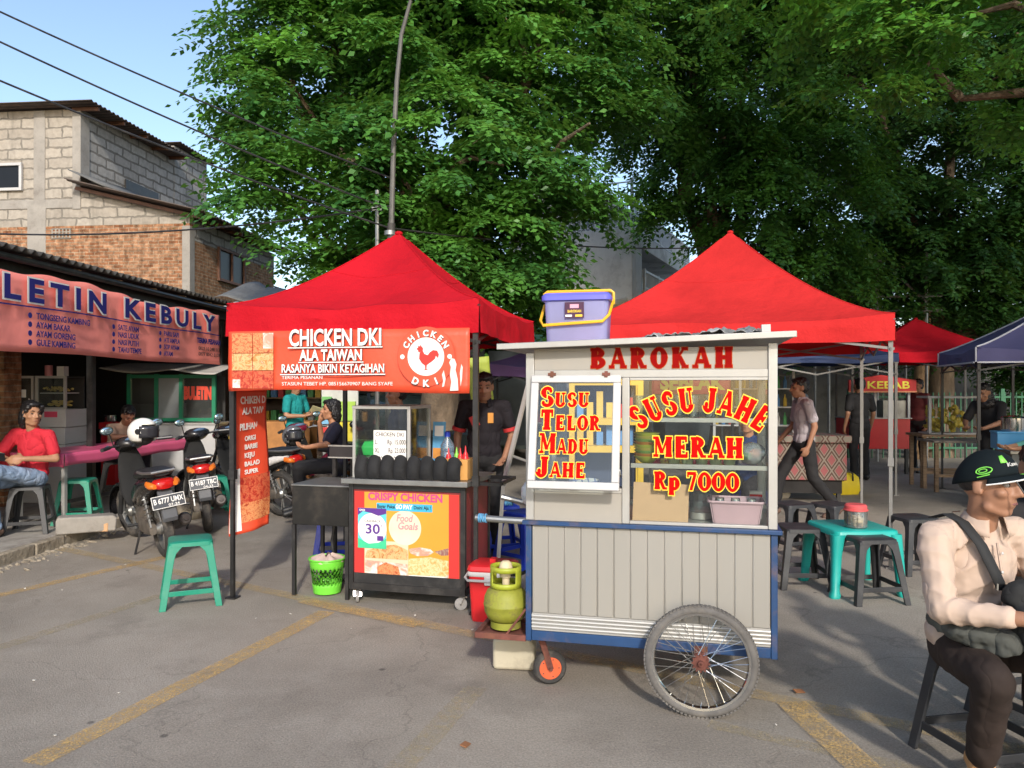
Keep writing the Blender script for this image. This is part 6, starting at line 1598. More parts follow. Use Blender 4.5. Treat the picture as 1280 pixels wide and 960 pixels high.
# tall yellow shelf seen through the cart's awning window
ys = thing('yellow_shelf', 'yellow framed drinks shelf seen through the SUSU TELOR window', 'shelf', (.52, 7.0, 0), -.1)
b = MB()
for x in (0, .62): b.bb(x, x + .05, 0, .05, 0, 1.62)
for x in (0, .62): b.bb(x, x + .05, .3, .35, 0, 1.62)
for z in (.95, 1.2, 1.56): b.bb(.05, .62, .0, .35, z, z + .06)
b.build('frame', mat('yellow_shelf_paint', (.62, .40, .03), .5, 0, .1), ys)
b = MB(); b.bb(.05, .62, .36, .37, .6, 1.6); b.build('back', mat('blue_back_panel', (.02, .035, .08), .6, 0, .3, 4), ys)
b = MB(); rr = random.Random(9)
for z in (1.011, 1.261):
    for i in range(6): b.mi = rr.randrange(3); b.bb(.07 + i * .09, .13 + i * .09, .1, .2, z, z + rr.uniform(.12, .25))
b.build('drink_packs', bcols, ys)
sk = thing('seblak_banner', 'pink SEBLAK banner hanging behind the BAROKAH cart', 'banner', (1.62, 8.9, 0), -.1)
b = MB(); b.grid(lambda u, v: (.9 * u, .02 * sin(u * 8), 1.46 + .26 * v), 20, 3); b.build('sheet', mat('pink_banner_vinyl', (.58, .03, .12), .5, 0, .1), sk, solid=.003)
text(sk, 'SEBLAK', mat('lime_print', (.62, .66, .12), .5), plane_m((.45, -.026, 1.52), (1, 0, 0), (0, 0, 1)), .16, .74, .05, .001)
b = MB(); b.bb(-.03, 0, 0, .03, 0, 1.76); b.bb(.9, .93, 0, .03, 0, 1.76); b.bb(-.03, .93, 0.002, .028, 1.761, 1.79); b.build('frame', M_BLACK, sk)
# leaning white frame beside the cart
lf = MB(); a0, a1 = P(660, 500, 6.3), P(628, 612, 5.9)
b0 = MB(); b0.bar(P(663, 470, 6.6), P(629, 607, 6.1), .03); b0.bar(P(690, 470, 7.0), P(668, 600, 6.6), .03); b0.bar(P(640, 570, 6.25), P(668, 580, 6.7), .02)
b0.bar(P(629, 607, 6.1), P(629, 607, 6.1) * Vector((1, 1, 0)) if False else Vector((P(629, 607, 6.1).x - .05, 6.0, 0)), .03); b0.bar(P(668, 600, 6.6), Vector((P(668, 600, 6.6).x - .05, 6.5, 0)), .03)
tag(b0.build('folding_frame', M_ALU), 'leaning pale folding frame left of the BAROKAH cart', 'frame')

# ================================================================== left hand stalls, tables and stools
dc = thing('display_counter', 'white counter with a black glass case lettered BULETIN at the left edge', 'counter', (-6.62, 9.5, .11), 0)
b = MB(); b.bb(0, 1.09, 0, .5, 0, .72); b.bb(-.01, 1.10, -.02, .5, .725, .93); b.bb(-.02, 1.12, -.04, .5, .935, 1.155); b.build('base', M_WHITE, dc, bevel=.006)
M_DKIN = mat('dark_case_back', (.03, .028, .026), .7)
for x0, x1 in ((0, .70), (.72, 1.10)):
    b = MB(); b.bb(x0, x0 + .03, 0, .03, 1.156, 1.57); b.bb(x1 - .03, x1, 0, .03, 1.156, 1.57); b.bb(x0 + .031, x1 - .031, .001, .03, 1.54, 1.57); b.bb(x0 + .031, x1 - .031, .001, .03, 1.156, 1.18); cs_ = b.build('case_frame', M_ALU, dc)
    b = MB(); b.bb(x0, x1, .40, .42, 1.156, 1.57); b.bb(x0, x1, .035, .40, 1.55, 1.56); b.build('case_back', M_DKIN, cs_)
    b = MB(); b.bb(x0 + .03, x1 - .03, .012, .016, 1.18, 1.54); b.build('pane', M_DIRTYG, cs_)
b = MB(); b.bb(.75, 1.07, .05, .35, 1.35, 1.362); shf = b.build('shelf', M_WHITE, dc)
b = MB(); rr = random.Random(12)
for k in range(40): b.ball((rr.uniform(.78, 1.05), rr.uniform(.08, .3), 1.385 + rr.uniform(0, .05)), .022, .014, .012, 7, rotm(rr.uniform(0, 90), 0, rr.uniform(0, 180)))
for k in range(30): b.ball((rr.uniform(.78, 1.05), rr.uniform(.08, .3), 1.20 + rr.uniform(0, .06)), .03, .02, .015, 7)
b.build('fried_food', foodmat('yellow_fries', [(.35, .22, .05), (.6, .45, .12), (.45, .3, .08)], 20), dc)
bl = 'BULETIN'
for i, ch in enumerate(bl):
    x = .06 + i * .094; z = (1.20, 1.30, 1.38, 1.44, 1.39, 1.31, 1.20)[i]
    text(dc, ch, M_LTWH, plane_m((x + .04, .010, z), (1, 0, 0), (0, 0, 1)), .085, .066, .06, .001)
b = MB(); b.bb(.86, 1.02, -.0435, -.041, 1.06, 1.13); stx = b.build('sticker', mat('pink_sticker', (.6, .06, .12), .5), dc)
for k, (x, c) in enumerate(((.80, 'pink_tin'), (.93, 'white_box'))):
    b = MB(); b.bb(x, x + .09, .1, .2, 0, .12) if k else b.lathe([(.045, 0), (.045, .13), (.03, .135), (0, .135)], 16, Matrix.Translation((x, .15, 0)))
    tag(b.build('tin' if not k else 'small_box', mat(c, ((.55, .2, .22), (.6, .58, .55))[k], .5), None, loc=(-6.62, 9.5, .11 + 1.571)), ('pinkish tin on top of the display case', 'small whitish box on top of the display case')[k], ('tin', 'box')[k])
gk = thing('green_cart', 'green framed food stall with red letters on its glass right of the dark doorway', 'food cart', (-5.62, 11.2, .11), 0)
M_GRN = mat('green_frame_paint', (.012, .20, .10), .45, 0, .12, 5, dirt=(.05, .08, .05), dirt_amt=.4)
for x in (0, .40, .76, 1.24):
    b = MB(); b.bb(x, x + .055, 0, .05, .90, 1.62); b.build('post', M_GRN, gk)
for z in (.93, 1.56):
    b = MB(); b.bb(.056, 1.24, .004, .046, z, z + .05); b.build('rail', M_GRN, gk)
b = MB(); b.bb(0, 1.29, 0, .5, .0, .88); b.build('body', M_WHITE, gk)
b = MB(); b.bb(-.02, 1.32, -.02, .52, .881, .91); b.build('counter_top', M_ALU, gk)
b = MB(); b.bb(.056, .40, .02, .026, .98, 1.56); b.build('pane', M_DIRTYG, gk)
b = MB(); b.bb(.456, .76, .02, .026, .98, 1.56); b.build('mesh_panel', mat('grey_mesh', (.22, .24, .24), .6, 0, .1, 4), gk)
b = MB(); b.bb(.816, 1.24, .02, .026, .98, 1.56); b.build('pane', M_DIRTYG, gk)
b = MB(); b.bb(0, 1.28, .42, .44, .92, 1.6); b.build('back', M_DKIN, gk)
for s_, z, h, w in (('BULETIN', 1.26, .17, .40),): text(gk, s_, mat('stall_red_letter', (.60, .06, .03), .5), plane_m((1.03, .018, z), (1, 0, 0), (0, 0, 1)), h, w, .07, .001)
b = MB(); b.grid(lambda u, v: (-.25 + 1.65 * u, -.3 + .9 * v, 1.70 + .10 * v - .06 * abs(sin(u * 5)) * (1 - v) - .03 * u), 20, 6); b.build('awning', mat('pale_tarpaulin', (.4, .4, .36)), gk, solid=.006)
b = MB(); b.lathe([(.08, 0), (.085, .01), (.085, .09), (.095, .095), (.09, .10), (0, .09)], 20); tag(b.build('steel_pan', M_CHROME, None, loc=(-5.80, 11.1, .11 + .93)), 'shiny steel pan on a red crate beside the green stall', 'pan')
b = MB(); b.bb(-.12, .12, -.1, .1, 0, .10); b.bb(-.10, .10, -.08, .08, -.82, -.003); tag(b.build('red_crate', M_REDPL, None, loc=(-5.80, 11.1, .11 + .825), bevel=.006), 'red crate stand carrying the steel pan', 'crate')
b = MB(); b.tube([(0, 0, 0), (.02, .02, .5), (.06, .05, .95)], [.055, .05, .035], 8); tag(b.build('yellow_roll', mat('yellow_roll_cloth', (.6, .42, .04), .6, 0, .1), None, loc=(-4.28, 11.6, .11)), 'rolled yellow cloth standing at the right of the green stall', 'roll')
ck_ = thing('pink_table', 'long table with a pink plastic cover where customers sit', 'table', (-5.22, 8.0, .11), -.16)
M_PINK = mat('pink_table_cover', (.68, .11, .22), .3, 0, .08, 3)
b = MB(); b.bb(0, .62, 0, 2.3, .735, .75); b.grid(lambda u, v: (.628 + .003 * sin(u * 30), 2.3 * u, .748 - .13 * v + .006 * sin(u * 20) * v), 50, 3); b.grid(lambda u, v: (.62 * u, -.008 - .004 * sin(u * 18), .748 - .15 * v + .015 * sin(u * 9) * v), 20, 3); b.build('table_cover', M_PINK, ck_, solid=.002)
b = MB(); b.bb(.03, .59, .03, 2.27, .69, .733); b.build('apron', M_WOOD, ck_)
for x, y in ((.56, .03), (.56, 1.1), (.56, 2.2), (.04, .03), (.04, 2.2)):
    b = MB(); b.bb(x, x + .04, y, y + .04, 0, .69); b.build('leg', M_STEEL if y > 1 else M_ALU, ck_)
b = MB(); b.bb(.57, .585, .1, 2.2, .22, .26); b.build('stretcher', M_BLACK, ck_)
t2_ = thing('red_table', 'second red covered table behind the man in the red shirt', 'table', (-6.3, 8.35, .11), -.1)
b = MB(); b.bb(0, .95, 0, .6, .70, .72); b.grid(lambda u, v: (.95 * u, -.006, .72 - .2 * v), 20, 3); b.build('table_cover', mat('red_table_cover', (.45, .03, .04), .4), t2_)
for x, y in ((.03, .03), (.88, .03), (.03, .5), (.88, .5)):
    b = MB(); b.bb(x, x + .04, y, y + .04, 0, .70); b.build('leg', M_BLACK, t2_)
dup(gs2, (-4.78, 7.62, .11), .3, 'charcoal plastic stool under the man in the red shirt')
dup(gs, (-4.60, 8.15, .11), .2, 'green plastic stool right behind the man in the red shirt')
dup(gs, (-3.62, 9.3, .004), .5, 'green plastic stool between the two parked motorbikes')
dup(gs2, (-5.75, 8.05, .11), .1, 'charcoal plastic stool under the person in yellow')
dup(gs2, (-5.20, 10.1, .11), .4, 'charcoal plastic stool under the man leaning on the pink table')
cb2 = MB(); cb2.prism([(-.27, 0), (.25, 0), (.26, .13), (.22, .155), (-.25, .165), (-.27, .13)], -.10, .10)
tag(cb2.build('concrete_block', M_CONC, None, bevel=.015, loc=G(98, 668, .11) + Vector((0, .16, -.0)), rot=(0, 0, .50)), 'broken pale concrete block lying on the pavement edge', 'concrete block')
cb3 = MB(); cb3.bb(-.13, .13, -.06, .06, 0, .09)
tag(cb3.build('loose_brick', mat('pale_orange_brick', (.50, .30, .16), .95, 0, .2, 9, bump=.6, bscale=20), None, bevel=.012, loc=G(118, 664, .11), rot=(0, .04, .35)), 'single pale orange brick in front of the concrete block', 'brick')
bd_ = MB(); crumple(bd_, .30, .28, .34, 21, n=20, amp=.06)
tag(bd_.build('boulder', M_CONC, None, loc=(-4.35, 12.0, .30)), 'pale rounded boulder behind the second parked motorbike', 'boulder')
bd_ = MB(); crumple(bd_, .36, .28, .16, 5, n=16, amp=.12)
tag(bd_.build('rubble_slab', M_KERB, None, loc=(-3.95, 9.0, .08), rot=(0, 0, .6)), 'broken concrete lump lying between the motorbikes and the pavement', 'concrete lump')

# ================================================================== motorbikes
M_MATT = mat('matt_black_plastic', (.012, .012, .012), .75, 0, .2, 8, spec=.25)
def bike(label, loc, rz, lean, mbody, mpanel, plate, plate2, taper=1.0, lens=True, steer=.25):
    o = thing('motorbike', label, 'motorbike', (loc[0], loc[1], loc[2]), rz, 'parked motorbikes')
    o.rotation_euler = (0, -lean, rz)
    for y, nm in ((0, 'rear_wheel'), (1.23, 'front_wheel')):
        M = Matrix.Translation((0, y, .275)) @ (Matrix.Rotation(steer, 4, 'Z') if y else Matrix()) @ Matrix.Rotation(pi / 2, 4, 'Y')
        b = MB(); b.ring(.232, .043, M, 40, 10, 1.05); w = b.build(nm, M_TYRE, o)
        b = MB(); b.ring(.20, .012, M, 36, 6, 2.0)
        for k in range(5):
            a = tau * k / 5
            for da in (-.12, .12): b.tube([M @ Vector((.03 * cos(a), .03 * sin(a), 0)), M @ Vector((.195 * cos(a + da), .195 * sin(a + da), 0))], .009, 6)
        b.lathe([(.0, -.06), (.035, -.055), (.055, -.03), (.055, .03), (.035, .055), (0, .06)], 18, M); b.build('rim', M_STEEL, w)
    b = MB(); b.loft([((.0, .18, .34), .10, .10), ((.0, .34, .33), .13, .13), ((0, .50, .34), .11, .11), ((0, .60, .36), .06, .07)], 14, sq=.7)
    b.loft([((-.085, -.02, .28), .03, .05), ((-.085, .12, .29), .045, .075), ((-.09, .3, .30), .05, .08)], 12, sq=.6)
    for z in (.30, .34, .38, .42): b.bb(-.09, .09, .46, .60, z, z + .012)
    b.build('engine', mat('dirty_engine_metal', (.16, .14, .12), .5, .5, .35, 12, dirt=(.22, .17, .11), dirt_amt=.6), o)
    b = MB(); b.tube([(.08, .5, .24), (.11, .3, .2), (.125, .1, .25)], .02, 8); b.tube([(.125, .12, .25), (.135, .05, .275), (.15, -.20, .35), (.151, -.22, .355)], [.03, .055, .06, .045], 14); b.tube([(.151, -.215, .353), (.153, -.235, .36)], .022, 10); b.build('exhaust', mat('dark_exhaust', (.09, .08, .075), .4, .6, .2, 8, dirt=(.2, .15, .1), dirt_amt=.4), o)
    for s in (-1, 1):
        b = MB(); b.tube([(s * .10, -.02, .30), (s * .10, .10, .62)], .012, 6)
        pts = [Vector((s * .10, .0 + .10 * t / 60, .36 + .24 * t / 60)) + Vector((.024 * cos(t * .62), .02 * sin(t * .62), 0)) for t in range(61)]
        b.tube(pts, .006, 5); b.build('shock', M_STEEL, o)
    b = MB(); b.loft([((0, -.27, .735), .055, .035), ((0, -.20, .725), .105, .065), ((0, 0, .68), .135, .095), ((0, .22, .61), .14, .13), ((0, .42, .54), .115, .13), ((0, .56, .45), .08, .09), ((0, .72, .40), .07, .06), ((0, .80, .42), .07, .06)], 18, sq=.75); b.build('body', mbody, o, smooth=50)
    for s in (-1, 1):
        b = MB(); b.loft([((s * .085, -.24, .735), .03, .022), ((s * .12, -.05, .70), .028, .045), ((s * .135, .15, .64), .024, .06), ((s * .125, .38, .55), .022, .06), ((s * .09, .52, .47), .018, .03)], 12); b.build('side_panel', mpanel, o, smooth=50)
    b = MB(); b.loft([((0, .78, .42), .12, .03), ((0, .86, .52), .14, .045), ((0, .92, .68), .135, .055), ((0, .97, .82), .11, .07), ((0, .98, .90), .08, .06)], 18, sq=.8); b.build('leg_shield', M_MATT, o, smooth=50)
    b = MB(); b.loft([((0, -.30, .80), .06, .02), ((0, -.22, .795), .11, .045), ((0, 0, .785), .13, .05), ((0, .22, .755), .135, .045), ((0, .42, .735), .09, .05), ((0, .54, .72), .05, .03)], 16, sq=.8); b.build('seat', mat('black_seat_vinyl', (.014, .014, .015), .5, 0, .2, 10), o, smooth=50)
    b = MB(); b.tube([(-.12, .08, .80), (-.13, -.15, .81), (-.09, -.32, .82), (.09, -.32, .82), (.13, -.15, .81), (.12, .08, .80)], .013, 8); b.build('grab_rail', M_STEEL, o)
    b = MB(); b.loft([((0, -.335, .70), .055, .032), ((0, -.315, .705), .085, .042), ((0, -.26, .71), .095, .045)], 16, sq=.7); tl_ = b.build('tail_light', mat('red_lens', (.45, .012, .01), .15, 0, .1, 30), o, smooth=50)
    for s in (-1, 1):
        b = MB(); b.loft([((s * .085, -.325, .70), .022, .020), ((s * .105, -.29, .705), .032, .032), ((s * .12, -.22, .715), .02, .03)], 12); b.build('indicator', mat('orange_lens', (.65, .16, .02), .15), tl_, smooth=50)
    b = MB(); b.prism([(-.26, .66), (-.33, .62), (-.37, .42), (-.35, .38), (-.31, .42), (-.27, .56)], -.062, .062, Matrix(((0, 1, 0, 0), (1, 0, 0, 0), (0, 0, 1, 0), (0, 0, 0, 1)))); b.build('rear_mudguard', mat('grey_mudguard', (.10, .105, .115), .45, 0, .1, 5), o, bevel=.008)
    PM = Matrix.Translation((0, -.365, .565)) @ Matrix.Rotation(radians(-16), 4, 'X')
    b = MB(); b.bb(-.135, .135, -.003, .003, -.055, .055); b.v = [tuple(PM @ Vector(v)) for v in b.v]; pl = b.build('number_plate', mat('black_plate', (.05, .055, .065), .5, 0, .1), o)
    b = MB()
    for a in ((-.135, .135, .050, .055), (-.135, .135, -.055, -.050), (-.135, -.130, -.05, .05), (.130, .135, -.05, .05)): b.bb(a[0], a[1], -.0045, -.0031, a[2], a[3])
    b.v = [tuple(PM @ Vector(v)) for v in b.v]; b.build('plate_border', M_LTWH, pl)
    text(pl, plate, M_LTWH, PM @ plane_m((0, -.0035, -.012), (1, 0, 0), (0, 0, 1)), .045, .24, .02, .0006); text(pl, plate2, M_LTWH, PM @ plane_m((.04, -.0035, -.046), (1, 0, 0), (0, 0, 1)), .022, .09, .01, .0006)
    # front end, turned with the steering
    SM = Matrix.Translation((0, 1.06, 0)) @ Matrix.Rotation(steer, 4, 'Z') @ Matrix.Translation((0, -1.06, 0))
    def S(b): b.v = [tuple(SM @ Vector(v)) for v in b.v]; return b
    for s in (-1, 1):
        b = MB(); b.tube([(s * .075, 1.23, .275), (s * .07, 1.10, .62), (s * .05, 1.02, .84)], [.022, .022, .018], 10); S(b).build('fork', M_BLKPL, o)
    b = MB()
    vs = []
    for i in range(13):
        a = radians(-10 + 165 * i / 12)
        for x, k in ((-.055, .28), (-.04, .305), (0, .315), (.04, .305), (.055, .28)): vs.append((x, 1.23 + k * cos(a), .275 + k * sin(a)))
    b.add(vs, [(i * 5 + k, i * 5 + k + 1, (i + 1) * 5 + k + 1, (i + 1) * 5 + k) for i in range(12) for k in range(4)]); S(b).build('front_mudguard', mbody, o, solid=.004)
    b = MB(); b.tube([(-.34, .80, .985), (-.2, .90, .99), (0, .96, .965), (.2, .90, .99), (.34, .80, .985)], .012, 8); hb = S(b).build('handlebar', M_BLKPL, o)
    for s in (-1, 1):
        b = MB(); b.tube([(s * .35, .79, .985), (s * .24, .872, .99)], .018, 10); S(b).build('grip', M_BLKPL, hb)
        b = MB(); b.tube([(s * .19, .90, 1.0), (s * .23, .86, 1.12)], .006, 6); b.ball((s * .25, .86, 1.155), .065, .018, .042, 14); S(b).build('mirror', M_BLKPL, hb)
        b = MB(); b.ball((s * .25, .852, 1.155), .056, .013, .035, 14); S(b).build('mirror_glass', mat('mirror_glass', (.55, .75, .8), .06, .9, .03), hb)
        b = MB(); b.tube([(s * .34, .83, .985), (s * .22, .95, 1.0)], .005, 6); S(b).build('brake_lever', M_CHROME, hb)
    b = MB(); b.loft([((0, .84, .985), .06, .03), ((0, .90, 1.0), .13, .05), ((0, .98, .985), .15, .075), ((0, 1.05, .955), .10, .065), ((0, 1.09, .94), .06, .04)], 16, sq=.8); S(b).build('handlebar_cowl', mbody, o, smooth=50)
    b = MB(); b.ball((0, .885, 1.035), .08, .035, .022, 12, rotm(-25, 0, 0)); S(b).build('speedometer', mat('speedo_glass', (.10, .16, .26), .08, 0, .2), o)
    b = MB(); b.ball((0, 1.08, .945), .07, .03, .05, 14); S(b).build('headlight', M_CHROME, o)
    b = MB(); b.tube([(-.08, .42, .28), (-.20, .32, .02)], .011, 6); b.build('side_stand', M_BLACK, o)
    for s in (-1, 1):
        b = MB(); b.tube([(s * .08, .42, .27), (s * .21, .42, .28)], .014, 8); b.build('foot_peg', M_BLKPL, o)
    return o
M_BKBLK = mat('black_gloss_plastic', (.012, .012, .014), .25, 0, .2, 6, dirt=(.06, .05, .04), dirt_amt=.3)
M_BKGRY = mat('dark_grey_gloss', (.026, .027, .03), .35, 0, .15, 6, dirt=(.07, .06, .05), dirt_amt=.3)
M_BKWHT = mat('white_gloss_plastic', (.62, .60, .58), .28, 0, .05, 6)
M_BKMAR = mat('maroon_gloss_plastic', (.16, .01, .03), .25, 0, .1, 6)
M_BKBLU = mat('steel_blue_gloss', (.12, .17, .26), .25, 0, .1, 6)
bike('black motorbike with wide red and orange tail light, plate B 6777 UMX', (-3.12, 6.95, .005), math.atan2(.62, .80), .14, M_BKBLK, M_BKBLK, 'B 6777 UMX', '07-24')
bike('black and grey motorbike with plate B 4187 TBC, second from the kerb', (-3.22, 8.15, .005), math.atan2(.42, .90), .12, M_BKBLK, M_BKGRY, 'B 4187 TBC', '04-23', steer=.5)
bike('white sided scooter standing behind the hanging side banner', (-2.72, 9.15, .005), math.atan2(.85, .50), .10, M_BKBLK, M_BKWHT, 'B 3114 SYP', '02-25')
bike('maroon motorbike farther back behind the tray table', (-2.05, 9.9, .005), math.atan2(.80, .58), .10, M_BKMAR, M_BKMAR, 'B 3628 TKL', '11-22', steer=-.2)
def helmet(label, loc, rz, m, tilt=0):
    o = thing('helmet', label, 'helmet', loc, rz); o.rotation_euler = (tilt, 0, rz)
    b = MB(); n = 22; vs = []; fs = []
    R_ = 12
    for j in range(R_ + 1):
        ph = -.75 + (pi / 2 + .75) * j / R_
        for k in range(n): vs.append((.118 * cos(ph) * cos(tau * k / n), .138 * cos(ph) * sin(tau * k / n), .125 * sin(ph)))
    keep = lambda j, k: not (j in (3, 4, 5, 6) and abs(((k + .5) / n) * 360 - 90) < 62) and not (j < 3 and abs(((k + .5) / n) * 360 - 90) < 62)
    b.add(vs, [(j * n + k, j * n + (k + 1) % n, (j + 1) * n + (k + 1) % n, (j + 1) * n + k) for j in range(R_) for k in range(n) if keep(j, k)]); b.build('shell', m, o, solid=.018, smooth=60)
    b = MB(); b.grid(lambda u, v: (.124 * sin(radians(-66 + 132 * u)) * (1 - .0 * v), .146 * cos(radians(-66 + 132 * u)), -.05 + .11 * v), 20, 4); b.build('visor', mat('dark_visor', (.03, .03, .035), .08, 0, .1), o, solid=.003)
    b = MB()
    for s in (-1, 1): b.lathe([(.0, 0), (.028, 0), (.026, .010), (0, .012)], 16, Matrix.Translation((s * .116, .05, .01)) @ Matrix.Rotation(s * pi / 2, 4, 'Y'))
    b.build('visor_hinge', M_BLKPL, o)
    b = MB(); b.ball((0, -.01, -.03), .10, .115, .10, 14); b.build('lining', M_BLACK, o)
    return o
helmet('white open face helmet hung on the black motorbike with plate B 6777 UMX', P(179, 540, 7.25), -1.9, mat('white_gloss_helmet', (.72, .71, .66), .2, 0, .03))
helmet('silver grey helmet resting on the scooter behind the side banner', P(366, 545, 9.55), -2.4, mat('silver_helmet', (.22, .23, .25), .2, .5, .1), .1)
# dark car behind the seller
car = thing('parked_car', 'dark parked car in deep shade behind the man in the black polo', 'car', (-.95, 10.6, 0), .5)
M_CARP = mat('black_car_paint', (.012, .014, .014), .15, .1, .1)
b = MB(); b.loft([((0, 0, .55), .70, .20), ((0, .12, .58), .80, .30), ((0, .9, .66), .84, .36), ((0, 2.6, .68), .84, .38), ((0, 3.6, .66), .80, .34), ((0, 3.8, .62), .7, .22)], 24, sq=.45); b.build('body', M_CARP, car, smooth=50)
b = MB(); b.loft([((0, .85, .95), .72, .06), ((0, 1.35, 1.18), .64, .22), ((0, 1.7, 1.22), .62, .24), ((0, 2.8, 1.22), .62, .24), ((0, 3.5, 1.0), .70, .08)], 20, sq=.5); b.build('cabin_glass', mat('car_glass', (.02, .03, .03), .05, 0, .1), car, smooth=50)
b = MB(); b.loft([((0, 1.5, 1.43), .55, .035), ((0, 1.9, 1.455), .58, .04), ((0, 2.7, 1.45), .58, .04), ((0, 3.1, 1.40), .5, .03)], 20, sq=.5)
for s in (-1, 1): b.bar((s * .74, .88, .96), (s * .56, 1.55, 1.43), .05, .04); b.bar((s * .72, 2.2, .96), (s * .585, 2.15, 1.44), .05, .04)
b.build('roof', M_CARP, car, smooth=50)
for s in (-1, 1):
    for y in (.75, 3.0):
        b = MB(); b.ring(.24, .075, Matrix.Translation((s * .76, y, .315)) @ Matrix.Rotation(pi / 2, 4, 'Y'), 30, 10); w = b.build('wheel', M_TYRE, car)
        b = MB(); b.lathe([(0, -.05), (.17, -.06), (.17, .06), (0, .05)], 20, Matrix.Translation((s * .76, y, .315)) @ Matrix.Rotation(pi / 2, 4, 'Y')); b.build('rim', M_STEEL, w)
    b = MB(); b.ball((s * .55, .02, .66), .14, .06, .07, 12); b.build('headlight', M_CHROME, car)
    b = MB(); b.ball((s * .92, 1.05, 1.0), .09, .05, .06, 10); b.build('wing_mirror', M_CARP, car)
pst = MB(); pst.grid(lambda u, v: (.02 * sin(v * 6), .24 * u, .72 * v), 8, 10)
tag(pst.build('lime_flag', mat('lime_flag_vinyl', (.38, .45, .06), .6, 0, .1), None, solid=.003, loc=P(592, 535, 7.9), rot=(radians(6), 0, -1.3)), 'lime green leaflet flag beside the black polo man', 'flag')
cr = thing('cup_rack', 'upright rack with red, green and yellow snack packets by the teal shirted man', 'rack', P(402, 590, 11.3) * Vector((1, 1, 0)), -.1)
b = MB(); b.bb(0, .55, 0, .03, .70, 1.50); b.bb(.02, .06, 0, .03, 0, .70); b.bb(.48, .52, 0, .03, 0, .70); b.build('board', mat('pale_board', (.5, .5, .46), .6), cr)
for k, (c, x, z) in enumerate((('rack_red', .02, .75), ('rack_blue', .02, 1.0), ('rack_green', .02, 1.2), ('rack_yellow', .22, .75), ('rack_lime', .22, 1.05), ('rack_lime2', .38, 1.05), ('rack_yellow2', .38, .75))):
    b = MB(); b.bb(x, x + .14, -.05, -.003, z, z + (.2 if x < .2 else .28)); b.build('packet', mat(c, {'r': (.6, .05, .04), 'b': (.2, .45, .65), 'g': (.15, .4, .12)}.get(c[5], (.55, .55, .06)) if 'yellow' not in c and 'lime' not in c else ((.6, .5, .04) if 'yellow' in c else (.35, .55, .08)), .5), cr)

# ================================================================== people
def blob(name, items, m, parent, voxel=.012, smooth=3, disp=None):
    b = MB()
    for it in items:
        if it[0] == 'c': b.cap(it[1], it[2], it[3], it[4] if len(it) > 4 else it[3], 12)
        else: b.ball(it[1], it[2][0], it[2][1], it[2][2], 16, it[3] if len(it) > 3 else None)
    b.norecalc = True
    o = b.build(name, m, parent, smooth=0)
    r = o.modifiers.new('remesh', 'REMESH'); r.mode = 'VOXEL'; r.voxel_size = voxel; r.use_smooth_shade = True
    s = o.modifiers.new('soften', 'SMOOTH'); s.factor = .5; s.iterations = smooth
    if disp:
        tx = bpy.data.textures.new(name + '_folds', 'CLOUDS'); tx.noise_scale = disp[1]; tx.noise_depth = 2
        d = o.modifiers.new('folds', 'DISPLACE'); d.texture = tx; d.strength = disp[0]; d.mid_level = .5
    return o
def fold_cloth(o, segs, tors):
    """bake the modifiers and press crease lines into the cloth: rings on sleeves, slanting folds on the trunk"""
    from mathutils import noise as mn
    dg = bpy.context.evaluated_depsgraph_get(); dg.update()
    me = bpy.data.meshes.new_from_object(o.evaluated_get(dg)); o.modifiers.clear(); o.data = me
    co = np.empty(len(me.vertices) * 3); me.vertices.foreach_get('co', co); co = co.reshape(-1, 3)
    no = np.array([v.normal[:] for v in me.vertices])
    out = co.copy()
    for i, p in enumerate(co):
        v = Vector(p); best = None
        for (a, b_, wl, am) in segs:
            d = b_ - a; t = max(0, min(1, (v - a).dot(d) / d.length_squared)); q = a + d * t; r = (v - q).length
            if r < .075 and (best is None or r < best[0]): best = (r, a, d, t, q, wl, am)
        n1 = mn.noise(v * 7); n2 = mn.noise(v * 3.2 + Vector((5, 1, 2)))
        if best:
            r, a, d, t, q, wl, am = best
            dn = d.normalized(); u1 = dn.cross(Vector((.3, .5, .8))).normalized(); u2 = dn.cross(u1); w = v - q
            an_ = atan2(w.dot(u2), w.dot(u1))
            ph = tau * t * d.length / wl + 2.6 * sin(an_ + n2 * 3) + n1 * 4.5
            h_ = am * .45 * (1 - abs(sin(ph / 2)) ** .8 * 1.6) * max(0, min(1.2, .35 + n2 * 2.4 + (.45 if .8 < t + (1 if wl < .07 else 0) < 1.25 else 0)))
        else:
            ph = tau * (v.z * .8 + v.x * (.7 if v.x > 0 else -.5)) / .085 + n1 * 3.0
            h_ = tors * (1 - abs(sin(ph / 2)) ** .7 * 1.5) * max(0, min(1.2, .35 + n2 * 2.0))
        out[i] += no[i] * h_
    me.vertices.foreach_set('co', out.astype(np.float32).ravel()); me.shade_smooth(); me.update()
def lerp(a, b, t): return Vector(a).lerp(Vector(b), t)
def skin(nm, c): return mat(nm, c, .5, 0, .1, 12, spec=.35)
SKIN = skin('tan_skin', (.36, .185, .105)); SKIN2 = skin('brown_skin', (.33, .165, .098)); SKIN3 = skin('warm_skin', (.42, .20, .11))
HAIR = mat('black_hair', (.012, .010, .010), .45, 0, .3, 30, bump=.6, bscale=90, stretch=(1, 1, .2))
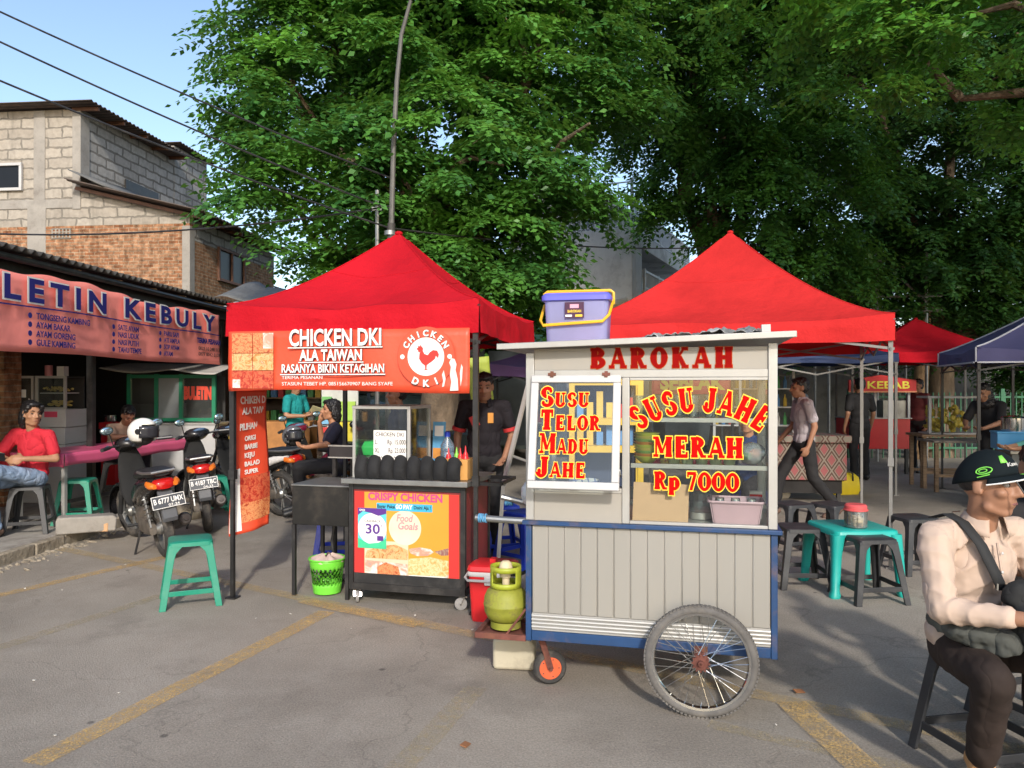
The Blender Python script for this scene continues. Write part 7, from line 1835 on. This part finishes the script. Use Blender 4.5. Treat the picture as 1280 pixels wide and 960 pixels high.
STAND = dict(pelvis=(0, 0, .93), chest=(0, 0, 1.24), neck=(0, -.015, 1.42), head=(0, .02, 1.555),
             sh=((-.18, 0, 1.37), (.18, 0, 1.37)), el=((-.23, -.03, 1.10), (.23, -.03, 1.10)), wr=((-.235, .06, .87), (.235, .06, .87)), hd=((-.22, .10, .78), (.22, .10, .78)),
             hip=((-.09, 0, .90), (.09, 0, .90)), kn=((-.10, .02, .50), (.10, .02, .50)), an=((-.10, -.03, .085), (.10, -.03, .085)), toe=((-.12, .13, .03), (.12, .13, .03)))
def person(label, loc, rz, J, yaw=0, pitch=0, sk=SKIN, shirt=None, pants=None, shoe=None, sleeve=.62, hair='short', fine=False, folds=True, cuff=None, collar=None, scale=1.0, face=True, long_hair=False, hem=.0, girth=1.0, loose=1.0, curl=.8, group=None):
    o = thing('person', label, 'person', loc, rz, group); o.scale = (scale,) * 3
    g = dict(STAND); g.update(J)
    V_ = lambda k, i=None: Vector(g[k] if i is None else g[k][i])
    vx = .0065 if fine else .0105
    pel, che, nek, hed = V_('pelvis'), V_('chest'), V_('neck'), V_('head')
    up = (nek - pel).normalized()
    shv = (V_('sh', 1) - V_('sh', 0)).normalized(); fw = up.cross(shv).normalized()
    TR = Matrix((shv, fw, shv.cross(fw))).transposed()
    HM = Matrix.Rotation(yaw, 3, 'Z') @ Matrix.Rotation(pitch, 3, 'X')
    h = lambda *p: hed + HM @ Vector(p)
    # one continuous body
    it = [('e', che, (.145 * girth, .095 * girth, .16), TR), ('e', lerp(pel, che, .45), (.135 * girth, .09 * girth, .14), TR), ('e', pel, (.15, .10, .11), TR), ('c', V_('sh', 0), V_('sh', 1), .050, .050), ('c', nek - up * .06, h(0, -.012, -.05), .058, .052)]
    for i in (0, 1):
        it += [('c', V_('sh', i), V_('el', i), .047, .038), ('c', V_('el', i), V_('wr', i), .038, .026)]
        it += [('c', V_('hip', i), V_('kn', i), .078, .052), ('c', V_('kn', i), V_('an', i), .052, .036), ('c', V_('an', i) - Vector((0, 0, .03)), V_('toe', i), .034, .026)]
        # hand: palm, four fingers with a knuckle bend, thumb from the side of the palm
        w, hd = V_('wr', i), V_('hd', i); d = (hd - w).normalized(); s = 1 if i else -1
        sd = d.cross(Vector((0, 0, 1)) if abs(d.z) < .8 else Vector(g.get('side', (1, 0, 0)))).normalized()
        pn = sd.cross(d).normalized()
        if g.get('palm'): pn = (Vector(g['palm'][i]) - d * d.dot(Vector(g['palm'][i]))).normalized(); sd = d.cross(pn).normalized()
        it += [('c', w, w + d * .05, .024, .026), ('c', w + d * .05 - sd * .022, w + d * .085 - sd * .026, .016, .014), ('c', w + d * .05 + sd * .022, w + d * .085 + sd * .026, .016, .014), ('c', w + d * .04, w + d * .085, .018, .014)]
        for k, (off, ln) in enumerate(((-.030, .062), (-.010, .074), (.010, .070), (.029, .055))):
            p0 = w + d * .080 + sd * off; p1 = p0 + (d * cos(.5 * curl) + pn * sin(.5 * curl)).normalized() * ln * .55; p2 = p1 + (d * cos(1.3 * curl) + pn * sin(1.3 * curl)) * ln * .5
            it += [('c', p0, p1, .0095, .0088), ('c', p1, p2, .0088, .0075)]
        t0 = w + d * .028 - sd * .022 * 1; t1 = t0 + (d * .6 - sd * .7 + pn * .45).normalized() * .042; t2 = t1 + (d * .85 + pn * .5).normalized() * .034
        it += [('c', t0, t1, .014, .011), ('c', t1, t2, .011, .0085)]
    # head
    it += [('e', h(0, -.015, .030), (.075, .094, .090), HM), ('e', h(0, .030, -.030), (.062, .064, .080), HM), ('e', h(0, .064, -.088), (.026, .022, .022), HM), ('c', h(-.045, .02, -.075), h(-.015, .062, -.095), .022, .018), ('c', h(.045, .02, -.075), h(.015, .062, -.095), .022, .018),
           ('c', h(-.040, .077, .036), h(.040, .077, .036), .012, .012), ('c', h(0, .088, .020), h(0, .112, -.020), .010, .014), ('c', h(-.013, .096, -.026), h(.013, .096, -.026), .0105, .0105),
           ('e', h(-.043, .060, -.018), (.026, .026, .022), HM), ('e', h(.043, .060, -.018), (.026, .026, .022), HM), ('c', h(-.019, .086, -.053), h(.019, .086, -.053), .0085, .0085), ('c', h(-.015, .084, -.066), h(.015, .084, -.066), .0095, .0095)]
    for s in (-1, 1): it += [('e', h(s * .077, -.008, -.002), (.009, .020, .033), HM @ rotm(0, 0, s * 18)), ('e', h(s * .077, .004, -.02), (.010, .010, .012), HM)]
    body = blob('body', it, sk, o, vx, 4 if fine else 2)
    if face:
        for s in (-1, 1):
            b = MB(); b.ball(h(s * .031, .0735, .012), .0155, .012, .0095 if fine else .006, 14, HM); e = b.build('eye', mat('eye_white', (.40, .36, .33), .35, 0, .03) if fine else mat('dark_eye', (.10, .07, .06), .3), o, smooth=80)  # figures not built fine get small dark eyes without whites
            b = MB(); b.ball(h(s * .031 + .001, .0815, .012), .0068, .005, .0068, 12, HM); b.build('iris', mat('dark_iris', (.015, .009, .006), .15), e, smooth=80)
            b = MB(); b.tube([h(s * .016, .093, .037), h(s * .034, .091, .043), h(s * .050, .078, .037)], [.0035, .0045, .002], 6); b.build('eyebrow', HAIR, o)
        b = MB(); b.tube([h(-.024, .0855, -.0585), h(-.008, .0955, -.0575), h(0, .0955, -.0585), h(.008, .0955, -.0575), h(.024, .0855, -.0585)], [.002, .0042, .0036, .0042, .002], 8); b.build('lips', mat('brown_lips', (.20, .065, .055), .45), o)
    if hair:
        hi = [('e', h(0, -.028, .055), (.084, .094, .082), HM), ('e', h(0, -.045, .01), (.080, .078, .075), HM), ('e', h(-.0, .03, .098), (.062, .052, .028), HM)]
        if hair == 'long': hi += [('e', h(-.03, -.07, -.07), (.055, .05, .085), HM), ('e', h(.03, -.07, -.07), (.055, .05, .085), HM), ('e', h(-.075, -.03, -.03), (.022, .045, .075), HM), ('e', h(.075, -.03, -.03), (.022, .045, .075), HM), ('c', h(-.07, .05, .075), h(-.082, .02, .0), .022, .014), ('c', h(.06, .055, .085), h(.08, .03, .02), .02, .012)]
        if hair == 'scarf': hi += [('e', h(0, -.04, -.08), (.10, .09, .11), HM), ('e', h(0, .0, -.16), (.13, .11, .08), HM)]
        blob('hair' if hair != 'scarf' else 'headscarf', hi, HAIR, o, .008, 2, (.030, .022))
    if shirt:
        k = loose
        it = [('e', che, (.165 * girth * k, .115 * girth * k, .18), TR), ('e', lerp(pel, che, .5), (.158 * girth * k, .112 * girth * k, .16), TR), ('e', lerp(pel, che, .12 - hem), (.168 * girth * k, .122 * girth * k, .11), TR), ('c', V_('sh', 0), V_('sh', 1), .064, .064), ('c', nek - up * .07, nek - up * .015, .075, .064)]
        for i in (0, 1):
            a, e, w = V_('sh', i), V_('el', i), V_('wr', i)
            if sleeve <= 1: it += [('c', a, lerp(a, e, sleeve), .062 * k, .062 * k)]
            else:
                it += [('c', a, e, .064 * k, .054 * k), ('c', e, lerp(e, w, sleeve - 1), .052 * k, .040)]
        so = blob('shirt', it, shirt, o, .0065 if fine else .012, 3, (.014, .09) if folds else None)
        if fine:
            segs = [(V_('sh', i), V_('el', i), .085, .0085) for i in (0, 1)] + [(V_('el', i), V_('wr', i), .062, .0085) for i in (0, 1)]
            fold_cloth(so, segs, .007)
        if cuff:
            for i in (0, 1):
                a, e, w = V_('sh', i), V_('el', i), V_('wr', i)
                p = lerp(a, e, sleeve) if sleeve <= 1 else lerp(e, w, sleeve - 1); q = e if sleeve <= 1 else w
                dd = (q - p).normalized(); b = MB(); r = .066 * k if sleeve <= 1 else .043
                b.tube([p - dd * .0 + dd * .03, p + dd * .062], r, 16); b.build('cuff', cuff, o, smooth=40)
        if collar:
            b = MB()
            def cf(u, v):
                a = tau * (u * .82 + .34) ; r = .062 + .028 * v
                return nek + TR @ Vector((r * cos(a) * 1.02, r * sin(a) + .008, .035 - .052 * v - .03 * v * max(0, sin(a))))
            b.grid(cf, 30, 4); b.build('collar', collar, o, solid=.004)
    if pants:
        it = [('e', pel - up * .02, (.160 * girth, .118, .12), TR)]
        for i in (0, 1): it += [('c', V_('hip', i), V_('kn', i), .090, .070), ('c', V_('kn', i), lerp(V_('kn', i), V_('an', i), .93), .069, .056)]
        blob('trousers', it, pants, o, .010 if fine else .012, 3, (.020, .08) if folds else None)
    if shoe:
        for i in (0, 1):
            a, t_ = V_('an', i), V_('toe', i); d = (t_ - a); d.normalize()
            blob('shoe', [('c', a - Vector((0, 0, .035)) - d * .04, t_ + d * .03, .042, .036), ('c', a - Vector((0, 0, .01)), a - Vector((0, 0, .04)), .046, .046)], shoe, o, .008, 2)
    return o, h, HM, body

C_BEIGE = clothmat('beige_shirt_cloth', (.50, .375, .295), .05, .4, 6)
C_BROWN = clothmat('dark_brown_trousers', (.032, .022, .018), .2, .3, 4.5)
C_BLACK = mat('black_cloth', (.013, .012, .013), .85, 0, .2, 6)
C_CHAR = clothmat('charcoal_polo_cloth', (.017, .014, .017), .15, .5)
C_RED = clothmat('red_shirt_cloth', (.50, .025, .04), .08, .6)
C_JEAN = clothmat('faded_denim', (.20, .27, .38), .25, .6, 7, (.38, .42, .48), .5)
C_TEAL = clothmat('teal_polo_cloth', (.015, .25, .25), .1, .5)
C_NAVY = mat('dark_navy_cloth', (.02, .018, .035), .85, 0, .15, 6)
C_GREY = clothmat('slate_grey_polo_cloth', (.14, .15, .20), .1, .5)
C_LILAC = clothmat('pale_grey_lilac_shirt', (.40, .36, .38), .05, .5)
C_YEL = mat('mustard_shirt_cloth', (.55, .38, .10), .8, 0, .08)
C_TAN = mat('tan_striped_shirt_cloth', (.36, .24, .17), .8, 0, .3, 5)
C_MINT = mat('mint_sleeve_cloth', (.15, .45, .36), .8, 0, .08)
SHOE_T = mat('tan_woven_shoe', (.42, .22, .09), .8, 0, .25, 40, bump=.8, bscale=120, bdist=.004)
SHOE_B = mat('black_shoe', (.02, .02, .02), .5)
SHOE_S = mat('brown_sandal', (.12, .07, .05), .7)

SIT0 = dict(pelvis=(0, -.02, .55), chest=(0, .0, .84), neck=(0, .02, 1.03), head=(0, .06, 1.175), sh=((-.18, .0, .965), (.18, .0, .965)), el=((-.25, .10, .73), (.25, .10, .73)), wr=((-.12, .32, .76), (.12, .32, .76)), hd=((-.06, .38, .77), (.06, .38, .77)),
           hip=((-.10, .02, .54), (.10, .02, .54)), kn=((-.13, .42, .52), (.13, .42, .52)), an=((-.13, .40, .09), (.13, .40, .09)), toe=((-.14, .54, .03), (.14, .54, .03)))
# seated man in the cap, right foreground
rzA = math.atan2(-.35, -.94)
JA = dict(pelvis=(0, -.02, .555), chest=(.0, .0, .84), neck=(-.01, .03, 1.03), head=(.02, .08, 1.175), sh=((-.19, .03, .975), (.20, .0, .975)), el=((-.27, .12, .73), (.285, .10, .735)), wr=((-.12, .32, .735), (.150, .335, .748)), hd=((-.04, .36, .735), (.075, .405, .755)),
          hip=((-.10, .02, .535), (.10, .02, .535)), kn=((-.22, .36, .53), (.235, .265, .53)), an=((-.18, .33, .10), (.10, .115, .16)), toe=((-.20, .48, .03), (.13, .235, .045)), palm=((0, 0, -1), (0, -.3, -1)))
pa, hA, HA, bodyA = person('seated man in beige shirt and green trimmed black cap, bag on his lap', (1.80, 3.00, 0), rzA, JA, yaw=radians(17), pitch=radians(-2), sk=SKIN2, shirt=C_BEIGE, pants=C_BROWN, shoe=SHOE_T, sleeve=1.74, hair=None, fine=True, cuff=None, collar=C_BEIGE, girth=1.06)
b = MB()
for i in range(7): # stubble of short side hair below the cap
    pass
blob('hair', [('e', hA(0, -.035, .018), (.0785, .078, .060), HA)], HAIR, pa, .008, 2)
# cap
capz = lambda ph, a: .052 + .082 * sin(ph) - .032 * (1 - sin(a)) * cos(ph)
cp_ = MB(); n = 28; vs = []
for j in range(11):
    ph = (pi / 2) * j / 10
    for k in range(n):
        vs.append(hA(.0885 * cos(ph) ** .7 * cos(tau * k / n), -.014 + .108 * cos(ph) ** .7 * sin(tau * k / n), capz(ph, tau * k / n)))
cp_.add(vs, [(j * n + k, j * n + (k + 1) % n, (j + 1) * n + (k + 1) % n, (j + 1) * n + k) for j in range(10) for k in range(n)])
M_CAP = mat('black_cap_cloth', (.006, .010, .012), .85, 0, .15, 8, spec=.15)
M_CAPG = mat('lime_cap_print', (.20, .62, .08), .5)
capo = cp_.build('cap', M_CAP, pa, solid=.004, smooth=60)
b = MB()
def brim(u, v):
    a = radians(22 + 136 * u); r = v
    return hA((.090 + .0 * r) * cos(a) * (1 + .10 * r), -.012 + .106 * sin(a) + .075 * r * max(0, sin((a - radians(22)) / 136 * 180)) , capz(0, a) + .006 * r - .030 * r * abs(cos(a)) ** 1.5)
b.grid(brim, 28, 8); br_ = b.build('brim', M_CAP, capo, solid=.004, smooth=60)
b = MB(); b.tube([brim(i / 28, 1.0) for i in range(29)], .003, 6); b.build('brim_piping', M_LTWH, capo)
def onbrim(u0, u1, v0, v1, nm, m):
    b = MB(); b.grid(lambda u, v: brim(u0 + (u1 - u0) * u, v0 + (v1 - v0) * v) + HA @ Vector((0, 0, .0045)), 5, 5); b.build(nm, m, br_)
onbrim(.42, .50, .25, .95, 'brim_stripe', M_CAPG); onbrim(.54, .60, .25, .95, 'brim_stripe', M_CAPG); onbrim(.64, .70, .3, .95, 'brim_stripe', M_LTWH)
def oncap(az, el):
    ph = radians(el); a = radians(az); k = 1.045
    return hA(.0885 * k * cos(ph) ** .7 * cos(a), -.014 + .108 * k * cos(ph) ** .7 * sin(a), capz(ph, a) + .004 * sin(ph))
def patch(pts, nm, m):
    b = MB(); b.add([oncap(a, e) for a, e in pts], [tuple(range(len(pts)))]); b.build(nm, m, capo, solid=.0015)
patch([(48, 34), (64, 34), (62, 56), (50, 54)], 'green_patch', M_CAPG)
b = MB(); N_ = 24
b.tube([oncap(16 + 14 * cos(tau * i / N_), 22 + 8 * sin(tau * i / N_)) for i in range(N_ + 1)], .0022, 6); b.tube([oncap(14 + 7 * cos(tau * i / N_), 22 + 4 * sin(tau * i / N_)) for i in range(N_ + 1)], .0018, 6); b.build('oval_emblem', M_CAPG, capo)
b = MB(); b.tube([oncap(5 + k * 1.4, 8 + .2 * k) for k in range(16)], .0022, 6); b.build('green_print', M_CAPG, capo)
# cap lettering, laid on the curve of the crown
tmp = text(capo, 'Kawasaki', M_LTWH, Matrix(), .10, 1.0, .04, .0)
me = tmp.data; a_ = np.empty(len(me.vertices) * 3); me.vertices.foreach_get('co', a_); a_ = a_.reshape(-1, 3)
a_ = np.array([oncap(92 + p[0] * 62, 24 + p[1] * 130 * .7) for p in a_]); me.vertices.foreach_set('co', a_.astype(np.float32).ravel()); me.update()
# shirt details
b = MB(); b.tube([Vector((.035 - .0, .128, .965)), Vector((.03, .143, .85)), Vector((.025, .145, .72))], .005, 6); b.build('placket', C_BEIGE, pa)
b = MB()
for z in (.93, .86, .79): b.ball((.033, .148, z), .006, .003, .006, 8)
b.build('buttons', M_WHITE, pa)
b = MB(); b.bar((.135, .262, .733), (.165, .235, .7335), .088, .082); 
M_STRAP = mat('black_webbing', (.018, .018, .018), .8, 0, .1)
person('dark haired person mostly cut off by the right edge behind the capped man', (2.42, 3.55, 0), math.atan2(.25, -.95), SIT0, sk=SKIN2, shirt=mat('black_cloth', (.013, .012, .013)), pants=C_BROWN, shoe=SHOE_B, sleeve=.7, yaw=radians(-20))
dup(gs2, (2.42, 3.55, 0), .3, 'charcoal plastic stool under the person cut off by the right edge')
# bag with its strap
bg = thing('shoulder_bag', 'big dark grey shoulder bag resting on the lap of the seated man', 'bag', (1.80, 3.00, 0), rzA)
M_BAGD = clothmat('dark_nylon', (.022, .022, .022), .2, .5, 9)
M_BAGO = clothmat('olive_grey_nylon', (.075, .078, .070), .2, .5, 9)
blob('main_pouch', [('e', (-.03, .27, .69), (.16, .10, .12), rotm(10, 0, 6)), ('e', (-.10, .28, .68), (.16, .12, .12), None), ('c', (.06, .22, .80), (-.14, .26, .81), .05, .05)], M_BAGD, bg, .010, 3, (.02, .12))
blob('front_pouch', [('e', (-.02, .40, .62), (.14, .075, .10), rotm(15, 0, 10)), ('e', (-.12, .42, .58), (.12, .07, .10), None), ('c', (.09, .36, .66), (.02, .41, .55), .05, .045)], M_BAGO, bg, .010, 3, (.02, .10))
blob('waist_pouch', [('c', (.20, .12, .66), (.12, .24, .635), .055, .05), ('c', (.22, .04, .68), (.17, .17, .655), .045, .05)], M_BAGO, bg, .010, 3, (.03, .05))
for o_ in [c for c in bg.children]: fold_cloth(o_, [], .008)
b = MB(); b.tube([(.10, .40, .66), (.06, .455, .60), (.0, .47, .55)], .008, 8); b.tube([(-.02, .465, .68), (-.03, .485, .60), (-.04, .47, .52)], .010, 8); b.build('webbing', M_STRAP, bg)
sp = [(.125, -.07, 1.035), (.120, -.01, 1.058), (.112, .05, 1.035), (.098, .112, .96), (.075, .145, .87), (.055, .165, .80)]
b = MB()
for k in range(len(sp) - 1): pass
vs = []
for k, p in enumerate(sp):
    p = Vector(p); q = Vector((.021, -.006, 0)) ; vs += [p - q, p + q]
b.add(vs, [(2 * k, 2 * k + 1, 2 * k + 3, 2 * k + 2) for k in range(len(sp) - 1)]); b.build('strap', M_STRAP, bg, solid=.004)
b = MB(); b.bar((.085, .168, .815), (.030, .178, .812), .008, .024); b.build('buckle', M_CHROME, bg)
b = MB(); b.tube([(.07, -.0, 1.066), (.115, .004, 1.066)], .003, 6); b.build('buckle', M_CHROME, bg)
bpy.data.objects['placket'].name = 'placket'
cw_ = MB(); f0 = hA(.075, .12, .035); f1 = hA(.055, .165, -.055); f2 = hA(.03, .175, -.10)
cw_.tube([f0, f0.lerp(f1, .5) + Vector((0, .004, 0)), f1, f2], .0028, 6); 
cord = cw_.build('cord', M_BLACK, None); cord.matrix_world = pa.matrix_basis if False else Matrix.Translation((1.80, 3.0, 0)) @ Matrix.Rotation(rzA, 4, 'Z')
tag(cord, 'thin black cord with a small clip hanging before the face of the capped man', 'cord')
b = MB(); b.tube([f1, f2], .011, 10); b.tube([f2, f2 + Vector((.0, 0, -.03))], .007, 8); b.build('clip', M_BLKPL, cord)
b = MB(); b.ring(.010, .003, Matrix.Translation(f1.lerp(f2, .4)), 14, 6); b.build('clip_ring', M_CHROME, cord)

# man in the red shirt
rzB = math.atan2(.08, -.99)
JB = dict(pelvis=(0, -.02, .55), chest=(-.02, -.03, .83), neck=(-.02, -.02, 1.02), head=(-.03, .02, 1.165), sh=((-.19, .0, .955), (.17, -.02, .965)), el=((-.31, .06, .73), (.24, .12, .76)), wr=((-.12, .24, .745), (.04, .26, .74)), hd=((-.03, .27, .75), (-.02, .28, .735)),
          hip=((-.09, .02, .54), (.10, .02, .54)), kn=((.02, .42, .64), (.12, .40, .52)), an=((.20, .52, .24), (.10, .33, .08)), toe=((.28, .62, .16), (.13, .47, .03)), palm=((0, -1, -.2), (0, -1, -.2)))
person('long haired man in red shirt and faded jeans seated by the pink table', (-4.78, 7.62, .11), rzB, JB, yaw=radians(62), pitch=radians(-4), sk=SKIN, shirt=C_RED, pants=C_JEAN, shoe=SHOE_S, sleeve=.70, hair='long')
ph_ = MB(); ph_.bb(-.035, .035, -.004, .004, -.07, .07); tag(ph_.build('phone', M_BLKPL, None, bevel=.003, loc=(-4.86, 7.30, .11 + .77), rot=(.9, .2, .4)), 'dark phone in the hands of the man in the red shirt', 'phone')
SIT = SIT0
person('person in mustard yellow at the left edge, half hidden by the red shirted man', (-5.62, 8.05, .11), math.atan2(.2, -.98), SIT, yaw=radians(40), sk=SKIN, shirt=C_YEL, pants=C_BLACK, shoe=SHOE_S, hair='long', sleeve=.7)
JD = dict(SIT); JD.update(chest=(0, .10, .80), neck=(0, .20, .97), head=(.02, .29, 1.06), sh=((-.18, .16, .90), (.18, .16, .90)), el=((-.25, .36, .80), (.25, .34, .80)), wr=((-.08, .52, .80), (.05, .52, .80)), hd=((.0, .56, .80), (-.03, .57, .80)))
person('man in tan shirt bent over the pink table behind the white helmet', (-5.20, 10.1, .11), math.atan2(-.85, -.52), JD, yaw=radians(-10), pitch=radians(-38), sk=SKIN2, shirt=C_TAN, pants=C_NAVY, shoe=SHOE_S, sleeve=.7)
# people behind the chicken stall
JF = dict(el=((-.24, .05, 1.12), (.25, .03, 1.12)), wr=((-.14, .28, 1.14), (.15, .27, 1.12)), hd=((-.10, .36, 1.16), (.10, .35, 1.14)))
person('standing man in teal polo reading a paper before the snack shop', (-3.22, 11.4, 0), math.atan2(-.9, -.35), JF, yaw=radians(-20), pitch=radians(-14), sk=SKIN, shirt=C_TEAL, pants=C_BLACK, shoe=SHOE_B, sleeve=.66)
ppr = MB(); ppr.bb(-.10, .10, -.003, .003, -.07, .07); tag(ppr.build('paper', mat('pale_yellow_paper', (.6, .55, .3), .8), None, loc=(-2.85, 11.25, 1.2), rot=(.9, .3, .5)), 'pale paper held by the man in the teal polo', 'paper')
JG = dict(SIT); JG.update(el=((-.26, .12, .80), (.26, .14, .78)), wr=((-.12, .34, .76), (.12, .18, 1.04)), hd=((-.06, .4, .77), (.08, .14, 1.12)))
person('person in dark navy shirt with one hand raised to the face behind the glass case', (-2.04, 8.9, .10), math.atan2(.95, -.3), JG, yaw=radians(10), sk=SKIN3, shirt=C_NAVY, pants=C_BLACK, shoe=SHOE_B, sleeve=.7, hair='long')
dup(bs, (-2.04, 8.9, 0), .2, 'royal blue plastic stool under the person in dark navy')
person('man in slate grey polo standing behind the glass case, facing left', (-1.20, 8.1, 0), math.atan2(.97, -.25), dict(el=((-.22, .04, 1.10), (.22, .04, 1.10)), wr=((-.12, .24, 1.0), (.15, .24, 1.0)), hd=((-.08, .33, 1.0), (.1, .33, 1.0))), sk=SKIN3, shirt=C_GREY, pants=C_BLACK, shoe=SHOE_B, sleeve=.66, scale=.94)
JI = dict(chest=(0, .01, 1.22), neck=(0, .02, 1.41), head=(-.01, .06, 1.54), el=((-.25, -.02, 1.10), (.25, -.02, 1.10)), wr=((-.20, .14, .92), (.24, .06, .86)), hd=((-.16, .20, .86), (.23, .10, .77)))
pi_, hI, HI, _ = person('stall seller in black polo with red sleeve trim behind the chicken cart', (-.25, 6.95, 0), math.atan2(.12, -.99), JI, yaw=radians(6), pitch=radians(-12), sk=SKIN2, shirt=C_CHAR, pants=C_BLACK, shoe=SHOE_B, sleeve=.60, cuff=mat('red_sleeve_trim', (.5, .03, .03), .8), collar=C_CHAR)
b = MB(); b.box((-.075, .118, 1.27), (.05, .012, .09)); b.build('orange_badge', mat('orange_badge', (.65, .28, .05), .5), pi_)
b = MB(); b.box((.07, .120, 1.24), (.07, .012, .10), rotm(0, 25, 0)); b.build('red_print', mat('red_shirt_print', (.45, .03, .03), .7), pi_)
# walking man
JJ = dict(pelvis=(0, .0, .90), chest=(0, .02, 1.21), neck=(0, .02, 1.39), head=(0, .06, 1.525), sh=((-.18, .03, 1.345), (.18, .0, 1.345)), el=((-.22, -.03, 1.08), (.22, .04, 1.08)), wr=((-.23, .05, .85), (.23, .22, .88)), hd=((-.225, .09, .76), (.22, .28, .80)),
          hip=((-.09, .0, .88), (.09, .0, .88)), kn=((-.10, .02 - .08, .48), (.10, .24, .50)), an=((-.10, -.36, .12), (.10, .32, .085)), toe=((-.10, -.23, .03), (.10, .48, .04)))
person('man in pale grey shirt and black trousers striding left behind the stools', (3.48, 9.15, 0), pi / 2 + .05, JJ, pitch=radians(-4), sk=SKIN2, shirt=C_LILAC, pants=C_BLACK, shoe=SHOE_S, sleeve=.66, collar=C_LILAC, hem=.04)
person('person in black seen from behind at the KEBAB stall', (5.75, 12.7, 0), .15, dict(), sk=SKIN2, shirt=C_BLACK, pants=C_BLACK, shoe=SHOE_B, sleeve=.7, face=False)
JL = dict(chest=(0, .12, 1.18), neck=(0, .20, 1.34), head=(0, .27, 1.46), sh=((-.18, .16, 1.29), (.18, .16, 1.29)), el=((-.24, .30, 1.06), (.24, .28, 1.06)), wr=((-.12, .50, .98), (.12, .48, .98)), hd=((-.08, .58, .97), (.08, .56, .97)))
person('stooping person in black shirt and dark headscarf beside the pale tree trunk', (6.75, 10.75, 0), math.atan2(.85, -.5), JL, yaw=0, pitch=radians(-25), sk=SKIN2, shirt=C_BLACK, pants=C_BLACK, shoe=SHOE_B, hair='scarf', sleeve=.8)
JM = dict(SIT); JM.update(chest=(0, .08, .90), neck=(0, .16, 1.08), head=(0, .24, 1.2), sh=((-.18, .10, 1.0), (.18, .10, 1.0)), el=((-.26, .30, .86), (.26, .30, .86)), wr=((-.14, .55, .82), (.14, .55, .82)), hd=((-.10, .63, .82), (.10, .63, .82)))
person('person in mint sleeves reaching over the grey counter at the right edge', (6.45, 8.95, 0), math.atan2(.95, .3), JM, sk=SKIN, shirt=C_MINT, pants=C_BLACK, shoe=SHOE_B, sleeve=1.5)
C_ROYAL = clothmat('dark_blue_cloth', (.02, .04, .12), .1, .5)
person('person in dark blue shirt seated behind the cart, glimpsed through its right window', (2.52, 8.15, 0), math.atan2(.6, -.8), SIT, sk=SKIN3, shirt=C_ROYAL, pants=C_BLACK, shoe=SHOE_S, sleeve=.8)
dup(bs, (2.52, 8.15, 0), .1, 'royal blue plastic stool under the person in dark blue seen through the cart')
person('person in pale blue shirt standing in shade left of the KEBAB stall', (4.75, 12.6, 0), math.atan2(-.8, -.6), dict(), sk=SKIN2, shirt=mat('pale_blue_cloth', (.25, .32, .42), .8), pants=C_NAVY, shoe=SHOE_B, sleeve=.66)
person('person in dark red shirt standing right of the KEBAB stall', (7.35, 13.9, 0), math.atan2(.9, -.4), dict(), sk=SKIN2, shirt=mat('dark_red_cloth', (.16, .03, .03), .8), pants=C_BLACK, shoe=SHOE_B, sleeve=.66)
